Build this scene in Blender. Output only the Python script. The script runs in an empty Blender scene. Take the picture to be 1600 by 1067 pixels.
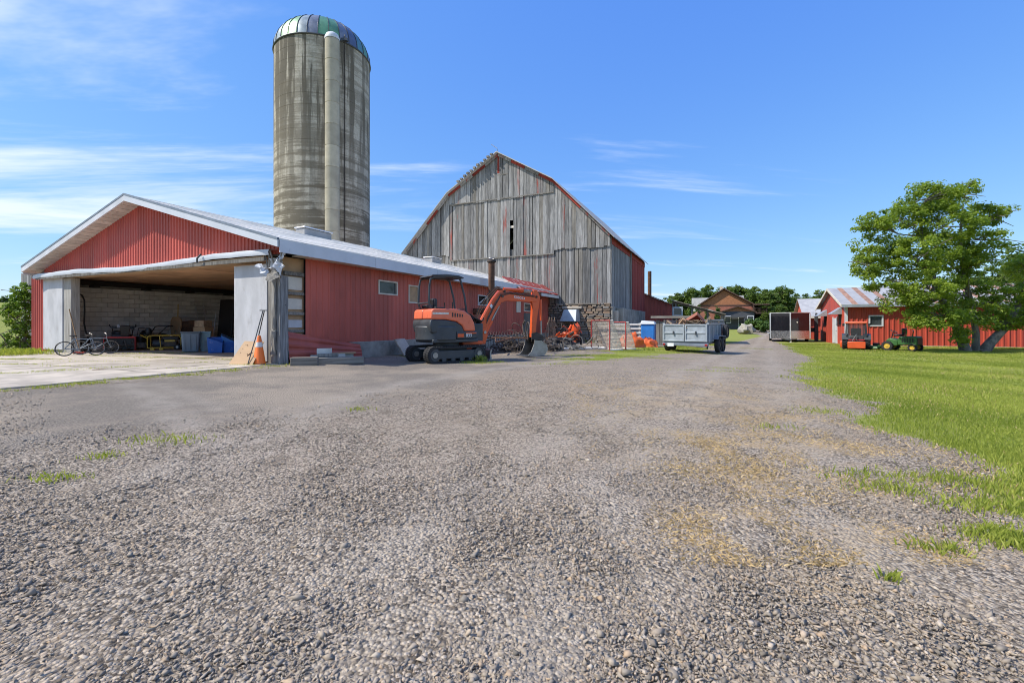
import bpy, math, random
import numpy as np
from mathutils import Vector, Matrix, noise
random.seed(7)
rng = np.random.default_rng(7)
S = bpy.context.scene
COL = S.collection
R = math.radians
# ------------------------------------------------------------------ camera, sky, sun, exposure
H = 1.15                      # eye height in metres
FPX, CX, HY = 720.0, 800.0, 507.0
cam = bpy.data.cameras.new("camera"); cam_o = bpy.data.objects.new("camera", cam); COL.objects.link(cam_o)
cam.sensor_width = 36.0; cam.lens = 36.0 * FPX / 1600.0
cam.shift_y = -(533.5 - HY) / 1600.0
cam.clip_start = 0.05; cam.clip_end = 3000
cam_o.location = (0, 0, H); cam_o.rotation_euler = (R(90), 0, 0)
S.camera = cam_o
SUN_EL, SUN_AZ = R(48), R(10.0)      # azimuth of travel measured from +X towards +Y
sd = Vector((math.cos(SUN_EL) * math.cos(SUN_AZ), math.cos(SUN_EL) * math.sin(SUN_AZ), -math.sin(SUN_EL)))
W = bpy.data.worlds.new("World"); S.world = W; W.use_nodes = True
wt = W.node_tree; wt.nodes.clear()
def wn(t, **k):
    n = wt.nodes.new(t)
    for a, b in k.items(): setattr(n, a, b)
    return n
wo = wn('ShaderNodeOutputWorld'); bg = wn('ShaderNodeBackground'); sky = wn('ShaderNodeTexSky')
sky.sky_type = 'NISHITA'; sky.sun_disc = False; sky.sun_elevation = SUN_EL
sky.sun_rotation = math.atan2(-sd.x, -sd.y)
sky.air_density = 1.0; sky.dust_density = 0.25; sky.ozone_density = 2.5; sky.altitude = 100
bg.inputs['Strength'].default_value = 0.15
# thin wind-drawn cirrus: a flat layer seen in perspective
tc = wn('ShaderNodeTexCoord'); sx = wn('ShaderNodeSeparateXYZ'); wt.links.new(tc.outputs['Generated'], sx.inputs[0])
def wm(op, a, b=None, clamp=False):
    n = wn('ShaderNodeMath', operation=op); n.use_clamp = clamp
    for i, q in enumerate((a, b)):
        if q is None: continue
        if isinstance(q, (int, float)): n.inputs[i].default_value = q
        else: wt.links.new(q, n.inputs[i])
    return n.outputs[0]
# the photograph's clear deep blue: the sky's own gradient through a per-channel film curve
sr = wn('ShaderNodeSeparateColor'); wt.links.new(sky.outputs[0], sr.inputs[0]); cr = wn('ShaderNodeCombineColor')
for i_, (a_, p_) in enumerate(((.40, .88), (.52, .66), (.79, .20))):
    wt.links.new(wm('MULTIPLY', wm('POWER', wm('MULTIPLY', sr.outputs[i_], .215), p_), a_ / .215), cr.inputs[i_])
zz = wm('MAXIMUM', wm('ADD', sx.outputs[2], 0.06), 0.03)
cx_ = wm('DIVIDE', sx.outputs[0], zz); cy_ = wm('DIVIDE', sx.outputs[1], zz)
cv = wn('ShaderNodeCombineXYZ'); wt.links.new(wm('MULTIPLY', cx_, 0.22), cv.inputs[0]); wt.links.new(wm('ADD', wm('MULTIPLY', cy_, 0.95), wm('MULTIPLY', cx_, -0.10)), cv.inputs[1])
cvo = wn('ShaderNodeVectorMath', operation='ADD'); cvo.inputs[1].default_value = (88.2, 4.4, 0); wt.links.new(cv.outputs[0], cvo.inputs[0])
n1 = wn('ShaderNodeTexNoise'); n1.inputs['Scale'].default_value = 1.15; n1.inputs['Detail'].default_value = 7; n1.inputs['Roughness'].default_value = .62; n1.inputs['Distortion'].default_value = .35
n2 = wn('ShaderNodeTexNoise'); n2.inputs['Scale'].default_value = 0.33; n2.inputs['Detail'].default_value = 2
wt.links.new(cvo.outputs[0], n1.inputs['Vector']); wt.links.new(cvo.outputs[0], n2.inputs['Vector'])
den = wm('ADD', wm('MULTIPLY', n1.outputs['Fac'], .65), wm('MULTIPLY', n2.outputs['Fac'], .5))
mr = wn('ShaderNodeMapRange'); mr.interpolation_type = 'SMOOTHSTEP'
mr.inputs['From Min'].default_value = .585; mr.inputs['From Max'].default_value = .75; mr.inputs['To Max'].default_value = .85
wt.links.new(den, mr.inputs['Value'])
mx = wn('ShaderNodeMix', data_type='RGBA'); mx.inputs[7].default_value = (3.7, 4.05, 4.5, 1)
wt.links.new(mr.outputs[0], mx.inputs[0]); wt.links.new(cr.outputs[0], mx.inputs[6])
wt.links.new(mx.outputs[2], bg.inputs['Color']); wt.links.new(bg.outputs[0], wo.inputs['Surface'])
sl = bpy.data.lights.new("sun", 'SUN'); sl.energy = 3.15; sl.angle = R(0.6); sl.color = (1.0, .935, .83)
so = bpy.data.objects.new("sun", sl); COL.objects.link(so); so.rotation_euler = sd.to_track_quat('-Z', 'Y').to_euler()
so.location = (-40, -5, 50)
S.view_settings.view_transform = 'Standard'; S.view_settings.look = 'None'
S.view_settings.exposure = 0.85; S.view_settings.gamma = 1.0; S.view_settings.use_curve_mapping = False
try:
    S.cycles.use_denoising = True; S.cycles.filter_width = 1.0
    S.cycles.max_bounces = 8; S.cycles.diffuse_bounces = 6; S.cycles.glossy_bounces = 3; S.cycles.transparent_max_bounces = 8
    S.cycles.caustics_reflective = False; S.cycles.caustics_refractive = False
except Exception: pass

# ------------------------------------------------------------------ geometry helpers
TH = math.atan(0.457)                       # the farmyard's buildings share one heading
EX, EY = math.cos(TH), -math.sin(TH)        # along the fronts, to the right
NX, NY = math.sin(TH), math.cos(TH)         # into the depth
def sm(x, a, b):
    t = min(1, max(0, (x - a) / (b - a))); return t * t * (3 - 2 * t)
def gz(x, y):
    z = .08 * sm(-x, 1, 7) - .40 * sm(x, 2, 18) + .75 * sm(y, 40, 85) * sm(x, -25, 0)
    z += 4.2 * sm(-x, 24, 75) + (max(0, y - 90) * .004)
    return z
def at(u, v, Y): return Vector(((u - CX) / FPX * Y, Y, H - (v - HY) / FPX * Y))
def gp(u, v):
    Y = 20.0
    for _ in range(60):
        X = (u - CX) / FPX * Y
        Yn = (H - gz(X, Y)) * FPX / max(1e-3, v - HY)
        Y = .5 * Y + .5 * min(Yn, 400)
    X = (u - CX) / FPX * Y
    return Vector((X, Y, gz(X, Y)))
def on(u, Y):                                # ground point in column u at depth Y
    X = (u - CX) / FPX * Y; return Vector((X, Y, gz(X, Y)))
def lx(o, u, y0=0.0):                        # local x on the plane y=y0 of a building frame
    r = (u - CX) / FPX
    return (r * (o[1] + y0 * NY) - o[0] - y0 * NX) / (EX - r * EY)
def ly(o, u, x0=0.0):
    r = (u - CX) / FPX
    return (r * (o[1] + x0 * EY) - o[0] - x0 * EX) / (NX - r * NY)
def lz(o, x, y, v):
    Y = o[1] + x * EY + y * NY
    return H - (v - HY) / FPX * Y - o[2]

class MB:
    def __init__(s): s.v = []; s.f = []; s.M = None
    def add(s, V, F):
        b = len(s.v)
        if s.M is not None: V = [s.M @ Vector(p) for p in V]
        s.v += [tuple(p) for p in V]; s.f += [tuple(i + b for i in q) for q in F]; return s
    def box(s, x0, x1, y0, y1, z0, z1):
        V = [(x0,y0,z0),(x1,y0,z0),(x1,y1,z0),(x0,y1,z0),(x0,y0,z1),(x1,y0,z1),(x1,y1,z1),(x0,y1,z1)]
        return s.add(V, [(0,3,2,1),(4,5,6,7),(0,1,5,4),(1,2,6,5),(2,3,7,6),(3,0,4,7)])
    def hexa(s, V): return s.add(V, [(0,3,2,1),(4,5,6,7),(0,1,5,4),(1,2,6,5),(2,3,7,6),(3,0,4,7)])
    def beam(s, p, q, w, h, up=(0,0,1)):
        p, q, up = Vector(p), Vector(q), Vector(up); d = (q - p).normalized()
        a = d.cross(up)
        if a.length < 1e-4: a = d.cross(Vector((1,0,0)))
        a.normalize(); b = a.cross(d)
        V = []
        for c in (p, q):
            for i, j in ((-1,-1),(1,-1),(1,1),(-1,1)): V.append(c + a * (i * w / 2) + b * (j * h / 2))
        return s.add(V, [(0,3,2,1),(4,5,6,7),(0,1,5,4),(1,2,6,5),(2,3,7,6),(3,0,4,7)])
    def tube(s, P, r, n=8, caps=True):
        P = [Vector(p) for p in P]
        rr = r if isinstance(r, (list, tuple)) else [r] * len(P)
        V = []; F = []; ref = None
        for i, p in enumerate(P):
            d = (P[min(i+1, len(P)-1)] - P[max(i-1, 0)]).normalized()
            if ref is None:
                ref = d.orthogonal().normalized()
            ref = (ref - d * ref.dot(d))
            if ref.length < 1e-5: ref = d.orthogonal()
            ref.normalize(); b = d.cross(ref)
            for k in range(n):
                a = 2 * math.pi * k / n
                V.append(p + (ref * math.cos(a) + b * math.sin(a)) * rr[i])
        for i in range(len(P) - 1):
            for k in range(n):
                F.append((i*n+k, i*n+(k+1) % n, (i+1)*n+(k+1) % n, (i+1)*n+k))
        if caps:
            F.append(tuple(range(n-1, -1, -1))); F.append(tuple((len(P)-1)*n + k for k in range(n)))
        return s.add(V, F)
    def cyl(s, p, q, r, n=16, r2=None): return s.tube([p, q], [r, r if r2 is None else r2], n)
    def ring(s, c, ax, Rr, r, n=24, m=8, sq=1.0):
        c, ax = Vector(c), Vector(ax).normalized(); a = ax.orthogonal().normalized(); b = ax.cross(a)
        V = []; F = []
        for i in range(n):
            t = 2*math.pi*i/n; d = a*math.cos(t) + b*math.sin(t)
            for j in range(m):
                p = 2*math.pi*j/m
                V.append(c + d*(Rr + r*math.cos(p)) + ax*(r*sq*math.sin(p)))
        for i in range(n):
            for j in range(m):
                F.append((i*m+j, ((i+1) % n)*m+j, ((i+1) % n)*m+(j+1) % m, i*m+(j+1) % m))
        return s.add(V, F)
    def lathe(s, prof, n=24, c=(0,0,0), ax='z'):
        V = []; F = []; m = len(prof); c = Vector(c)
        for k in range(n):
            t = 2*math.pi*k/n
            for r, z in prof:
                x, y = r*math.cos(t), r*math.sin(t)
                V.append(c + (Vector((x, y, z)) if ax == 'z' else Vector((x, z, y)) if ax == 'y' else Vector((z, x, y))))
        for k in range(n):
            for i in range(m-1):
                F.append((k*m+i, ((k+1) % n)*m+i, ((k+1) % n)*m+i+1, k*m+i+1))
        return s.add(V, F)
    def prism(s, poly, y0, y1, plane='xz'):
        n = len(poly)
        def P(a, b, y): return (a, y, b) if plane == 'xz' else (y, a, b) if plane == 'yz' else (a, b, y)
        V = [P(a, b, y0) for a, b in poly] + [P(a, b, y1) for a, b in poly]
        F = [tuple(range(n)), tuple(range(2*n-1, n-1, -1))]
        F += [(i, i+n, (i+1) % n + n, (i+1) % n) for i in range(n)]
        return s.add(V, F)
    def ball(s, c, r, n=10, m=7, sc=(1,1,1), wob=0, seed=0):
        V = []; F = []; c = Vector(c)
        for j in range(m+1):
            p = math.pi*j/m
            for i in range(n):
                t = 2*math.pi*i/n
                d = Vector((math.sin(p)*math.cos(t), math.sin(p)*math.sin(t), math.cos(p)))
                k = r*(1 + wob*noise.noise(d*1.7 + Vector((seed, 0, 0))))
                V.append(c + Vector((d.x*sc[0], d.y*sc[1], d.z*sc[2]))*k)
        for j in range(m):
            for i in range(n):
                F.append((j*n+i, (j+1)*n+i, (j+1)*n+(i+1) % n, j*n+(i+1) % n))
        return s.add(V, F)
    def mesh(s, name, mat, smooth=False, fix=True):
        me = bpy.data.meshes.new(name); me.from_pydata(s.v, [], s.f)
        if fix:
            import bmesh
            bm = bmesh.new(); bm.from_mesh(me)
            bmesh.ops.recalc_face_normals(bm, faces=bm.faces); bm.to_mesh(me); bm.free()
        if mat: me.materials.append(mat)
        if smooth:
            me.shade_smooth(); me.set_sharp_from_angle(angle=R(38))
        return me
    def obj(s, name, mat, parent=None, smooth=False, bevel=0, seg=2, fix=True):
        o = bpy.data.objects.new(name, s.mesh(name, mat, smooth, fix)); COL.objects.link(o)
        if parent is not None: o.parent = parent
        if bevel:
            b = o.modifiers.new("bevel", 'BEVEL'); b.width = bevel; b.segments = seg; b.limit_method = 'ANGLE'; b.angle_limit = R(40)
            if smooth is False: o.data.shade_smooth(); o.data.set_sharp_from_angle(angle=R(55))
        return o
def tag(o, label=None, cat=None, group=None, kind=None):
    if label: o["label"] = label
    if cat: o["category"] = cat
    if group: o["group"] = group
    if kind: o["kind"] = kind
    return o
def thing(name, label, cat, loc=(0,0,0), rz=0.0, group=None):
    o = bpy.data.objects.new(name, None); COL.objects.link(o); o.empty_display_size = .3
    o.location = loc; o.rotation_euler = (0, 0, rz)
    return tag(o, label, cat, group)
def inst(name, me, parent, loc=(0,0,0), rot=(0,0,0), sc=(1,1,1)):
    o = bpy.data.objects.new(name, me); COL.objects.link(o); o.parent = parent
    o.location = loc; o.rotation_euler = rot; o.scale = sc; return o
def dup(root, loc, rz, label, group=None):
    def cp(o, par):
        c = o.copy(); COL.objects.link(c); c.parent = par
        for k in list(o.children): cp(k, c)
        return c
    r = cp(root, None); r.location = loc; r.rotation_euler = (0, 0, rz); r["label"] = label
    if group: r["group"] = group
    return r
def text_mesh(name, body, size, mat, parent, M, extrude=.002):
    cu = bpy.data.curves.new(name, 'FONT'); cu.body = body; cu.size = size; cu.extrude = extrude; cu.align_x = 'CENTER'; cu.align_y = 'CENTER'
    t = bpy.data.objects.new(name + "_tmp", cu); COL.objects.link(t)
    bpy.context.view_layer.update()
    me = bpy.data.meshes.new_from_object(t.evaluated_get(bpy.context.evaluated_depsgraph_get()))
    bpy.data.objects.remove(t); bpy.data.curves.remove(cu)
    me.transform(M); me.materials.clear(); me.materials.append(mat)
    o = bpy.data.objects.new(name, me); COL.objects.link(o); o.parent = parent
    return o

# ------------------------------------------------------------------ materials
class NT:
    def __init__(s, name):
        s.m = bpy.data.materials.new(name); s.m.use_nodes = True; s.t = s.m.node_tree; s.t.nodes.clear()
        s.out = s.n('ShaderNodeOutputMaterial'); s.b = s.n('ShaderNodeBsdfPrincipled'); s.l(s.b.outputs[0], s.out.inputs[0])
    def n(s, t, **k):
        q = s.t.nodes.new(t)
        for a, b in k.items(): setattr(q, a, b)
        return q
    def l(s, a, b): s.t.links.new(a, b)
    def put(s, sock, val):
        if isinstance(val, (int, float)): sock.default_value = val
        elif isinstance(val, (tuple, list)): sock.default_value = tuple(val) + ((1,) if len(val) == 3 and sock.type == 'RGBA' else ())
        else: s.l(val, sock)
    def math(s, op, a, b=0.0, clamp=False):
        q = s.n('ShaderNodeMath', operation=op); q.use_clamp = clamp; s.put(q.inputs[0], a); s.put(q.inputs[1], b); return q.outputs[0]
    def mix(s, f, a, b, mode='MIX'):
        q = s.n('ShaderNodeMix', data_type='RGBA', blend_type=mode); s.put(q.inputs[0], f); s.put(q.inputs[6], a); s.put(q.inputs[7], b); return q.outputs[2]
    def coord(s, scale=(1,1,1), which='Object', rand=True):
        t = s.n('ShaderNodeTexCoord'); m = s.n('ShaderNodeMapping'); s.l(t.outputs[which], m.inputs[0]); m.inputs['Scale'].default_value = scale
        if rand:
            oi = s.n('ShaderNodeObjectInfo'); v = s.n('ShaderNodeVectorMath', operation='SCALE'); v.inputs[0].default_value = (37, 71, 53)
            s.l(oi.outputs['Random'], v.inputs['Scale']); s.l(v.outputs[0], m.inputs['Location'])
        return m.outputs[0]
    def noise(s, vec, scale, detail=4, rough=.55, dist=0.0):
        q = s.n('ShaderNodeTexNoise'); s.l(vec, q.inputs['Vector']); q.inputs['Scale'].default_value = scale
        q.inputs['Detail'].default_value = detail; q.inputs['Roughness'].default_value = rough; q.inputs['Distortion'].default_value = dist
        return q.outputs['Fac']
    def vor(s, vec, scale, feature='F1', out='Distance', rnd=1.0):
        q = s.n('ShaderNodeTexVoronoi', feature=feature); s.l(vec, q.inputs['Vector']); q.inputs['Scale'].default_value = scale; q.inputs['Randomness'].default_value = rnd
        return q.outputs[out]
    def ramp(s, f, lo, hi, a=0.0, b=1.0):
        q = s.n('ShaderNodeMapRange'); q.interpolation_type = 'SMOOTHSTEP'; s.put(q.inputs['Value'], f)
        q.inputs['From Min'].default_value = lo; q.inputs['From Max'].default_value = hi; q.inputs['To Min'].default_value = a; q.inputs['To Max'].default_value = b
        return q.outputs[0]
    def rnd(s): return s.n('ShaderNodeObjectInfo').outputs['Random']
    def bump(s, h, strength, dist=.02):
        q = s.n('ShaderNodeBump'); q.inputs['Strength'].default_value = strength; q.inputs['Distance'].default_value = dist
        s.put(q.inputs['Height'], h); s.l(q.outputs[0], s.b.inputs['Normal'])
    def fin(s, col, rough=.6, metal=0.0, spec=.5):
        s.put(s.b.inputs['Base Color'], col); s.put(s.b.inputs['Roughness'], rough); s.put(s.b.inputs['Metallic'], metal)
        s.b.inputs['Specular IOR Level'].default_value = spec
        return s.m
def hsh(c, k): return tuple(min(1, max(0, x * k)) for x in c)
def paint(name, c, rough=.5, var=.25, scale=3.0, dirt=.0, dirtc=(.12,.09,.06), bump=.0, bs=60, metal=0.0, rand=.0, stretch=(1,1,1), spec=.5):
    t = NT(name); v = t.coord(stretch)
    f = t.noise(v, scale, 5, .6)
    col = t.mix(t.ramp(f, .3, .7), hsh(c, 1 - var), hsh(c, 1 + var * .6))
    if rand:
        col = t.mix(1.0, col, t.mix(t.rnd(), (1-rand,)*3, (1+rand*.6,)*3), 'MULTIPLY')
    if dirt:
        d = t.noise(v, scale * 2.3, 8, .7)
        col = t.mix(t.ramp(d, .62 - .25*dirt, .78, 0, min(1, dirt + .2)), col, dirtc)
    if bump: t.bump(t.noise(v, bs, 4), bump)
    return t.fin(col, t.ramp(f, .2, .8, rough - .06, min(1, rough + .1)), metal, spec)
def wood(name, c1, c2, red=0.0, grain=26, rough=.85, rand=.35, axis='z', bump=.5):
    t = NT(name); st = {'z': (1, 1, .045), 'x': (.045, 1, 1), 'y': (1, .045, 1)}[axis]
    v = t.coord(st); w = t.coord((1, 1, 1)); st2 = {'z': (1, 1, .12), 'x': (.12, 1, 1), 'y': (1, .12, 1)}[axis]; v2 = t.coord(st2)
    g = t.noise(v, grain, 6, .65, .3); b = t.noise(v2, 3.0, 4, .6)
    col = t.mix(t.ramp(g, .3, .72), c1, c2)
    col = t.mix(t.ramp(b, .45, .75, 0, .55), col, hsh(c1, .55))
    col = t.mix(1.0, col, t.mix(t.rnd(), (1-rand,)*3, (1+rand*.5,)*3), 'MULTIPLY')
    if red:
        rr = t.noise(v2, 2.2, 6, .7); col = t.mix(t.ramp(rr, .70 - red*.25, .80 - red*.2, 0, .85), col, (.30, .045, .03))
    k = t.vor(w, 3.2); col = t.mix(t.ramp(k, .03, .075, .75, 0), col, hsh(c1, .3))
    t.bump(g, bump, .01)
    return t.fin(col, rough, 0, .25)
# ------------------------------------------------------------------ material library
m_red = paint("red_cladding_paint", (.52, .10, .072), .5, .18, 1.2, .12, (.30,.075,.06), rand=.12, stretch=(1,1,.35), bump=.25, bs=1.6)
m_red_dull = paint("dull_red_cladding_paint", (.50, .11, .075), .55, .22, 1.4, .18, (.22,.07,.055), rand=.20, stretch=(1,1,.35), bump=.25, bs=1.6)
m_red_barn = paint("bright_barn_red_paint", (.47, .068, .040), .6, .16, 1.3, .10, (.30,.07,.05), rand=.08, stretch=(1,1,.4))
m_white = paint("weathered_white_paint", (.62, .63, .66), .55, .14, 1.5, .25, (.33,.31,.29))
m_fascia = paint("blue_white_fascia", (.58, .61, .65), .5, .08, 1.0, .12, (.34,.35,.36))
m_panel = paint("whitewashed_plywood", (.52, .52, .53), .75, .16, 2.2, .35, (.27,.25,.23), bump=.15, bs=30, stretch=(1,1,.4))
m_conc = paint("old_concrete", (.47, .41, .335), .9, .28, 1.6, .35, (.20,.185,.16), bump=.5, bs=45, rand=.18)
m_conc_d = paint("dirty_concrete", (.32, .30, .26), .92, .35, 1.5, .5, (.10,.10,.085), bump=.4, bs=40)
m_block = paint("concrete_block", (.62, .59, .53), .92, .2, 4, .25, (.24,.23,.2), bump=.4, bs=60, rand=.2)
m_wallblock = paint("brightened_block", (.78, .76, .72), .92, .12, 4, .25, (.52,.49,.44), bump=.4, bs=60, rand=.16)  # extra-pale block colour stands in for light missing inside the shed
m_mortar = paint("mortar", (.27, .25, .22), .95, .2, 6)
m_bark = paint("bark", (.17, .14, .11), .95, .4, 5, .3, (.07,.06,.05), bump=.9, bs=22, stretch=(1,1,.25))
m_barkl = paint("pale_bark", (.21, .18, .145), .95, .5, 6, .6, (.07,.058,.045), bump=1.0, bs=14, stretch=(1,1,.3))
m_black = paint("black_rubber", (.022, .022, .024), .8, .4, 5, .45, (.09,.08,.07), bump=.2, bs=50)
m_blackp = paint("black_plastic", (.02, .02, .022), .42, .3, 4, .15, (.07,.065,.06))
m_steel = paint("bare_steel", (.34, .33, .32), .42, .25, 5, .3, (.18,.11,.07), metal=.8)
m_rust = paint("rusted_steel", (.13, .062, .035), .85, .5, 6, .5, (.05,.035,.028), bump=.4, bs=50)
m_rustd = paint("dark_scrap_iron", (.075, .06, .05), .8, .5, 6, .4, (.15,.075,.04), rand=.5)
m_galv = paint("galvanised_steel", (.40, .44, .48), .45, .16, 3.5, .22, (.26,.27,.28), metal=.35)
m_galvd = paint("grey_painted_steel", (.20, .235, .28), .5, .2, 3, .3, (.13,.12,.11), metal=.2)
m_orange = paint("orange_machine_paint", (.68, .098, .022), .38, .14, 2.5, .22, (.30,.07,.03))
m_orange2 = paint("sheen_orange_paint", (.76, .17, .085), .30, .10, 2.5, .10, (.45,.12,.07))  # the hood's sheen put into the colour as a lighter orange
m_orange_t = paint("orange_tarp", (.72, .13, .025), .5, .18, 4, .12, (.45,.12,.05), bump=.5, bs=14)
m_char = paint("charcoal_machine_paint", (.045, .052, .06), .45, .25, 3, .3, (.12,.11,.10))
m_green = paint("green_machine_paint", (.045, .135, .035), .4, .25, 3, .25, (.07,.08,.045))
m_yellow = paint("yellow_paint", (.62, .40, .05), .45, .2, 4, .3, (.25,.16,.05))
m_blue = paint("blue_plastic", (.018, .13, .52), .42, .12, 3, .12, (.05,.12,.3))
m_blue2 = paint("bright_blue_plastic", (.03, .20, .58), .45, .12, 3, .1, (.1,.2,.4))
m_teal = paint("pale_teal_plastic", (.27, .42, .46), .5, .14, 3, .25, (.2,.25,.25))
m_tote = paint("grey_blue_plastic", (.20, .25, .29), .5, .14, 3, .25, (.14,.14,.13))
m_crimson = paint("snow_blower_red", (.42, .018, .022), .38, .2, 3, .15, (.15,.02,.02))
m_cone = paint("traffic_orange", (.85, .17, .02), .5, .08, 3, .15, (.4,.12,.04))
m_refl = paint("reflective_collar", (.68, .66, .62), .35, .12, 6)
m_ply = paint("tan_plywood", (.46, .30, .17), .75, .18, 3, .25, (.25,.16,.09), bump=.15, bs=30, stretch=(.3,1,1))
m_plyceil = paint("stained_ceiling_plywood", (.62, .36, .20), .8, .3, .8, .4, (.22,.12,.07), stretch=(.3,1,1))
m_greywood = wood("grey_barn_board", (.14, .138, .136), (.40, .392, .38), .16, rand=.40)
m_greywood_r = wood("grey_barn_board_red_traces", (.18, .165, .155), (.40, .385, .375), .75)
m_greywood_b = wood("brown_grey_board", (.13, .12, .105), (.30, .28, .25), 0)
m_postwood = wood("rotten_post_wood", (.20, .185, .165), (.46, .44, .40), 0, grain=18)
m_hwood = wood("horizontal_grey_timber", (.15, .135, .115), (.33, .30, .26), 0, axis='x')
m_handle = wood("ash_handle_wood", (.40, .24, .12), (.55, .36, .20), 0)
m_redwood = wood("red_painted_board", (.26, .04, .028), (.36, .06, .042), 0, bump=.3)
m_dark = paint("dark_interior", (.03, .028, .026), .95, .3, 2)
m_shingle = paint("grey_shingle", (.86, .80, .71), .95, .16, 5, .3, (.36,.33,.31), bump=.5, bs=90, rand=.10, stretch=(1,.25,1), spec=.08)
m_soffit = paint("soffit_boards", (.60, .54, .47), .8, .15, 3, .2, (.36,.31,.26), rand=.15)
m_glassd = paint("dusty_glass", (.05, .06, .065), .12, .3, 3, .2, (.16,.15,.14), spec=.8)
m_cream = paint("cream_trim", (.66, .60, .50), .6, .12, 3, .15, (.4,.35,.28))
m_brick = paint("far_brick", (.34, .13, .085), .85, .2, 3)
m_brick2 = paint("orange_brown_siding", (.36, .15, .07), .8, .2, 3)
m_slate = paint("dark_slate_siding", (.075, .08, .09), .75, .2, 3)
m_brown = paint("dark_brown_trim", (.09, .05, .035), .7, .2, 3)
m_greyroof = paint("grey_metal_roof", (.38, .375, .37), .5, .15, 2, .2, (.35,.32,.30), rand=.12)
m_rustroof = paint("rusted_metal_roof", (.32, .17, .11), .8, .35, 3, .6, (.45,.40,.37), rand=.2)
m_net = paint("grey_net_cord", (.58, .53, .46), .9, .2, 6)
m_goalred = paint("faded_goal_red", (.45, .06, .05), .55, .25, 4, .2, (.35,.2,.18))
m_pipew = paint("white_plastic_pipe", (.66, .64, .60), .55, .12, 3, .25, (.4,.36,.3))
m_scrapwood = paint("broken_wood_scrap", (.40, .28, .18), .85, .35, 3, .3, (.2,.13,.09), rand=.4)
m_gloss = paint("glossy_black_trailer", (.012, .012, .016), .10, .2, 2, .0, spec=.9)
m_plate = paint("aluminium_plate", (.62, .62, .63), .28, .1, 8, metal=.95)
m_alu = paint("aluminium_trim", (.72, .72, .73), .38, .1, 4, metal=.6)

def peel_mat():
    t = NT("peeling_red_roof"); v = t.coord((1, 1, 1)); f = t.noise(v, 2.2, 9, .72); g = t.noise(v, 7, 6, .7)
    c = t.mix(t.ramp(g, .3, .7), (.27, .035, .03), (.40, .07, .055))
    c = t.mix(t.ramp(f, .54, .60, 0, .9), c, (.56, .49, .45)); return t.fin(c, .7)
m_peel = peel_mat()
def stonemat():
    t = NT("field_stone"); v = t.coord((1, 1, 1)); r = t.rnd(); q = t.n('ShaderNodeValToRGB'); t.l(r, q.inputs[0]); e = q.color_ramp.elements
    cs = [(.30,.22,.155), (.40,.31,.22), (.25,.20,.16), (.46,.38,.29), (.33,.215,.14), (.28,.265,.245), (.50,.43,.35)]
    e[0].color = cs[0] + (1,); e[1].color = cs[-1] + (1,)
    for i, c in enumerate(cs[1:-1]): k = e.new((i + 1) / 6); k.color = c + (1,)
    q.color_ramp.interpolation = 'CONSTANT'
    f = t.noise(v, 9, 7, .65); c = t.mix(t.ramp(f, .3, .75, 0, .65), q.outputs[0], (.14, .12, .10)); t.bump(f, .6, .03); return t.fin(c, .92)
m_stone = stonemat()

def silo_mat(name, k=1.0):
    t = NT(name)
    gc = t.n('ShaderNodeTexCoord'); rot = t.n('ShaderNodeMapping'); t.l(gc.outputs['Object'], rot.inputs[0])
    oi = t.n('ShaderNodeObjectInfo')
    geo = t.n('ShaderNodeNewGeometry'); sp = t.n('ShaderNodeSeparateXYZ'); t.l(geo.outputs['Position'], sp.inputs[0])
    def vec(zs, xs=1.0):
        c = t.n('ShaderNodeCombineXYZ')
        t.l(t.math('MULTIPLY', sp.outputs[0], xs), c.inputs[0]); t.l(t.math('MULTIPLY', sp.outputs[1], xs), c.inputs[1]); t.l(t.math('MULTIPLY', sp.outputs[2], zs), c.inputs[2]); return c.outputs[0]
    streak = t.noise(vec(.045), 1.5, 5, .62, .3); streak2 = t.noise(vec(.10), 3.4, 4, .6)
    band = t.noise(vec(2.4, .07), .85, 6, .68, .4); blot = t.noise(vec(1.0), .42, 6, .66, .5); fine = t.noise(vec(1), 7, 6, .7)
    col = t.mix(t.ramp(fine, .25, .75), hsh((.37, .33, .265), k), hsh((.53, .48, .40), k))
    col = t.mix(1.0, col, t.mix(oi.outputs['Random'], (.95,)*3, (1.04,)*3), 'MULTIPLY')
    hi = t.ramp(sp.outputs[2], 8, 20)                         # rain streaks run down from the rim, band stains sit lower
    d1 = t.math('MULTIPLY', t.ramp(t.math('ADD', t.math('MULTIPLY', streak, .75), t.math('MULTIPLY', streak2, .3)), .47, .56), t.math('ADD', t.math('MULTIPLY', hi, .66), .26))
    d2 = t.math('MULTIPLY', t.ramp(t.math('ADD', t.math('MULTIPLY', band, .62), t.math('MULTIPLY', blot, .42)),  .475, .555), t.math('SUBTRACT', .92, t.math('MULTIPLY', hi, .42)))
    col = t.mix(d1, col, hsh((.105, .092, .072), k)); col = t.mix(d2, col, hsh((.15, .128, .095), k))
    t.bump(fine, .35, .03)
    return t.fin(col, .95, 0, .2)
m_silo = silo_mat("silo_concrete"); m_chute = paint("chute_concrete", (.42, .38, .295), .92, .16, 1.2, .22, (.27,.24,.18), bump=.3, bs=40, rand=.16)
def leaf_mat(name, a, b, tr=.35):
    t = NT(name); at_ = t.n('ShaderNodeAttribute'); at_.attribute_name = "tone"
    col = t.mix(at_.outputs['Fac'], a, b); t.fin(col, .55, 0, .3)
    tl = t.n('ShaderNodeBsdfTranslucent'); t.l(t.mix(1.0, col, (1.3, 1.35, .6), 'MULTIPLY'), tl.inputs[0])
    ms = t.n('ShaderNodeMixShader'); ms.inputs[0].default_value = tr; t.l(t.b.outputs[0], ms.inputs[1]); t.l(tl.outputs[0], ms.inputs[2]); t.l(ms.outputs[0], t.out.inputs[0])
    return t.m
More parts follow.
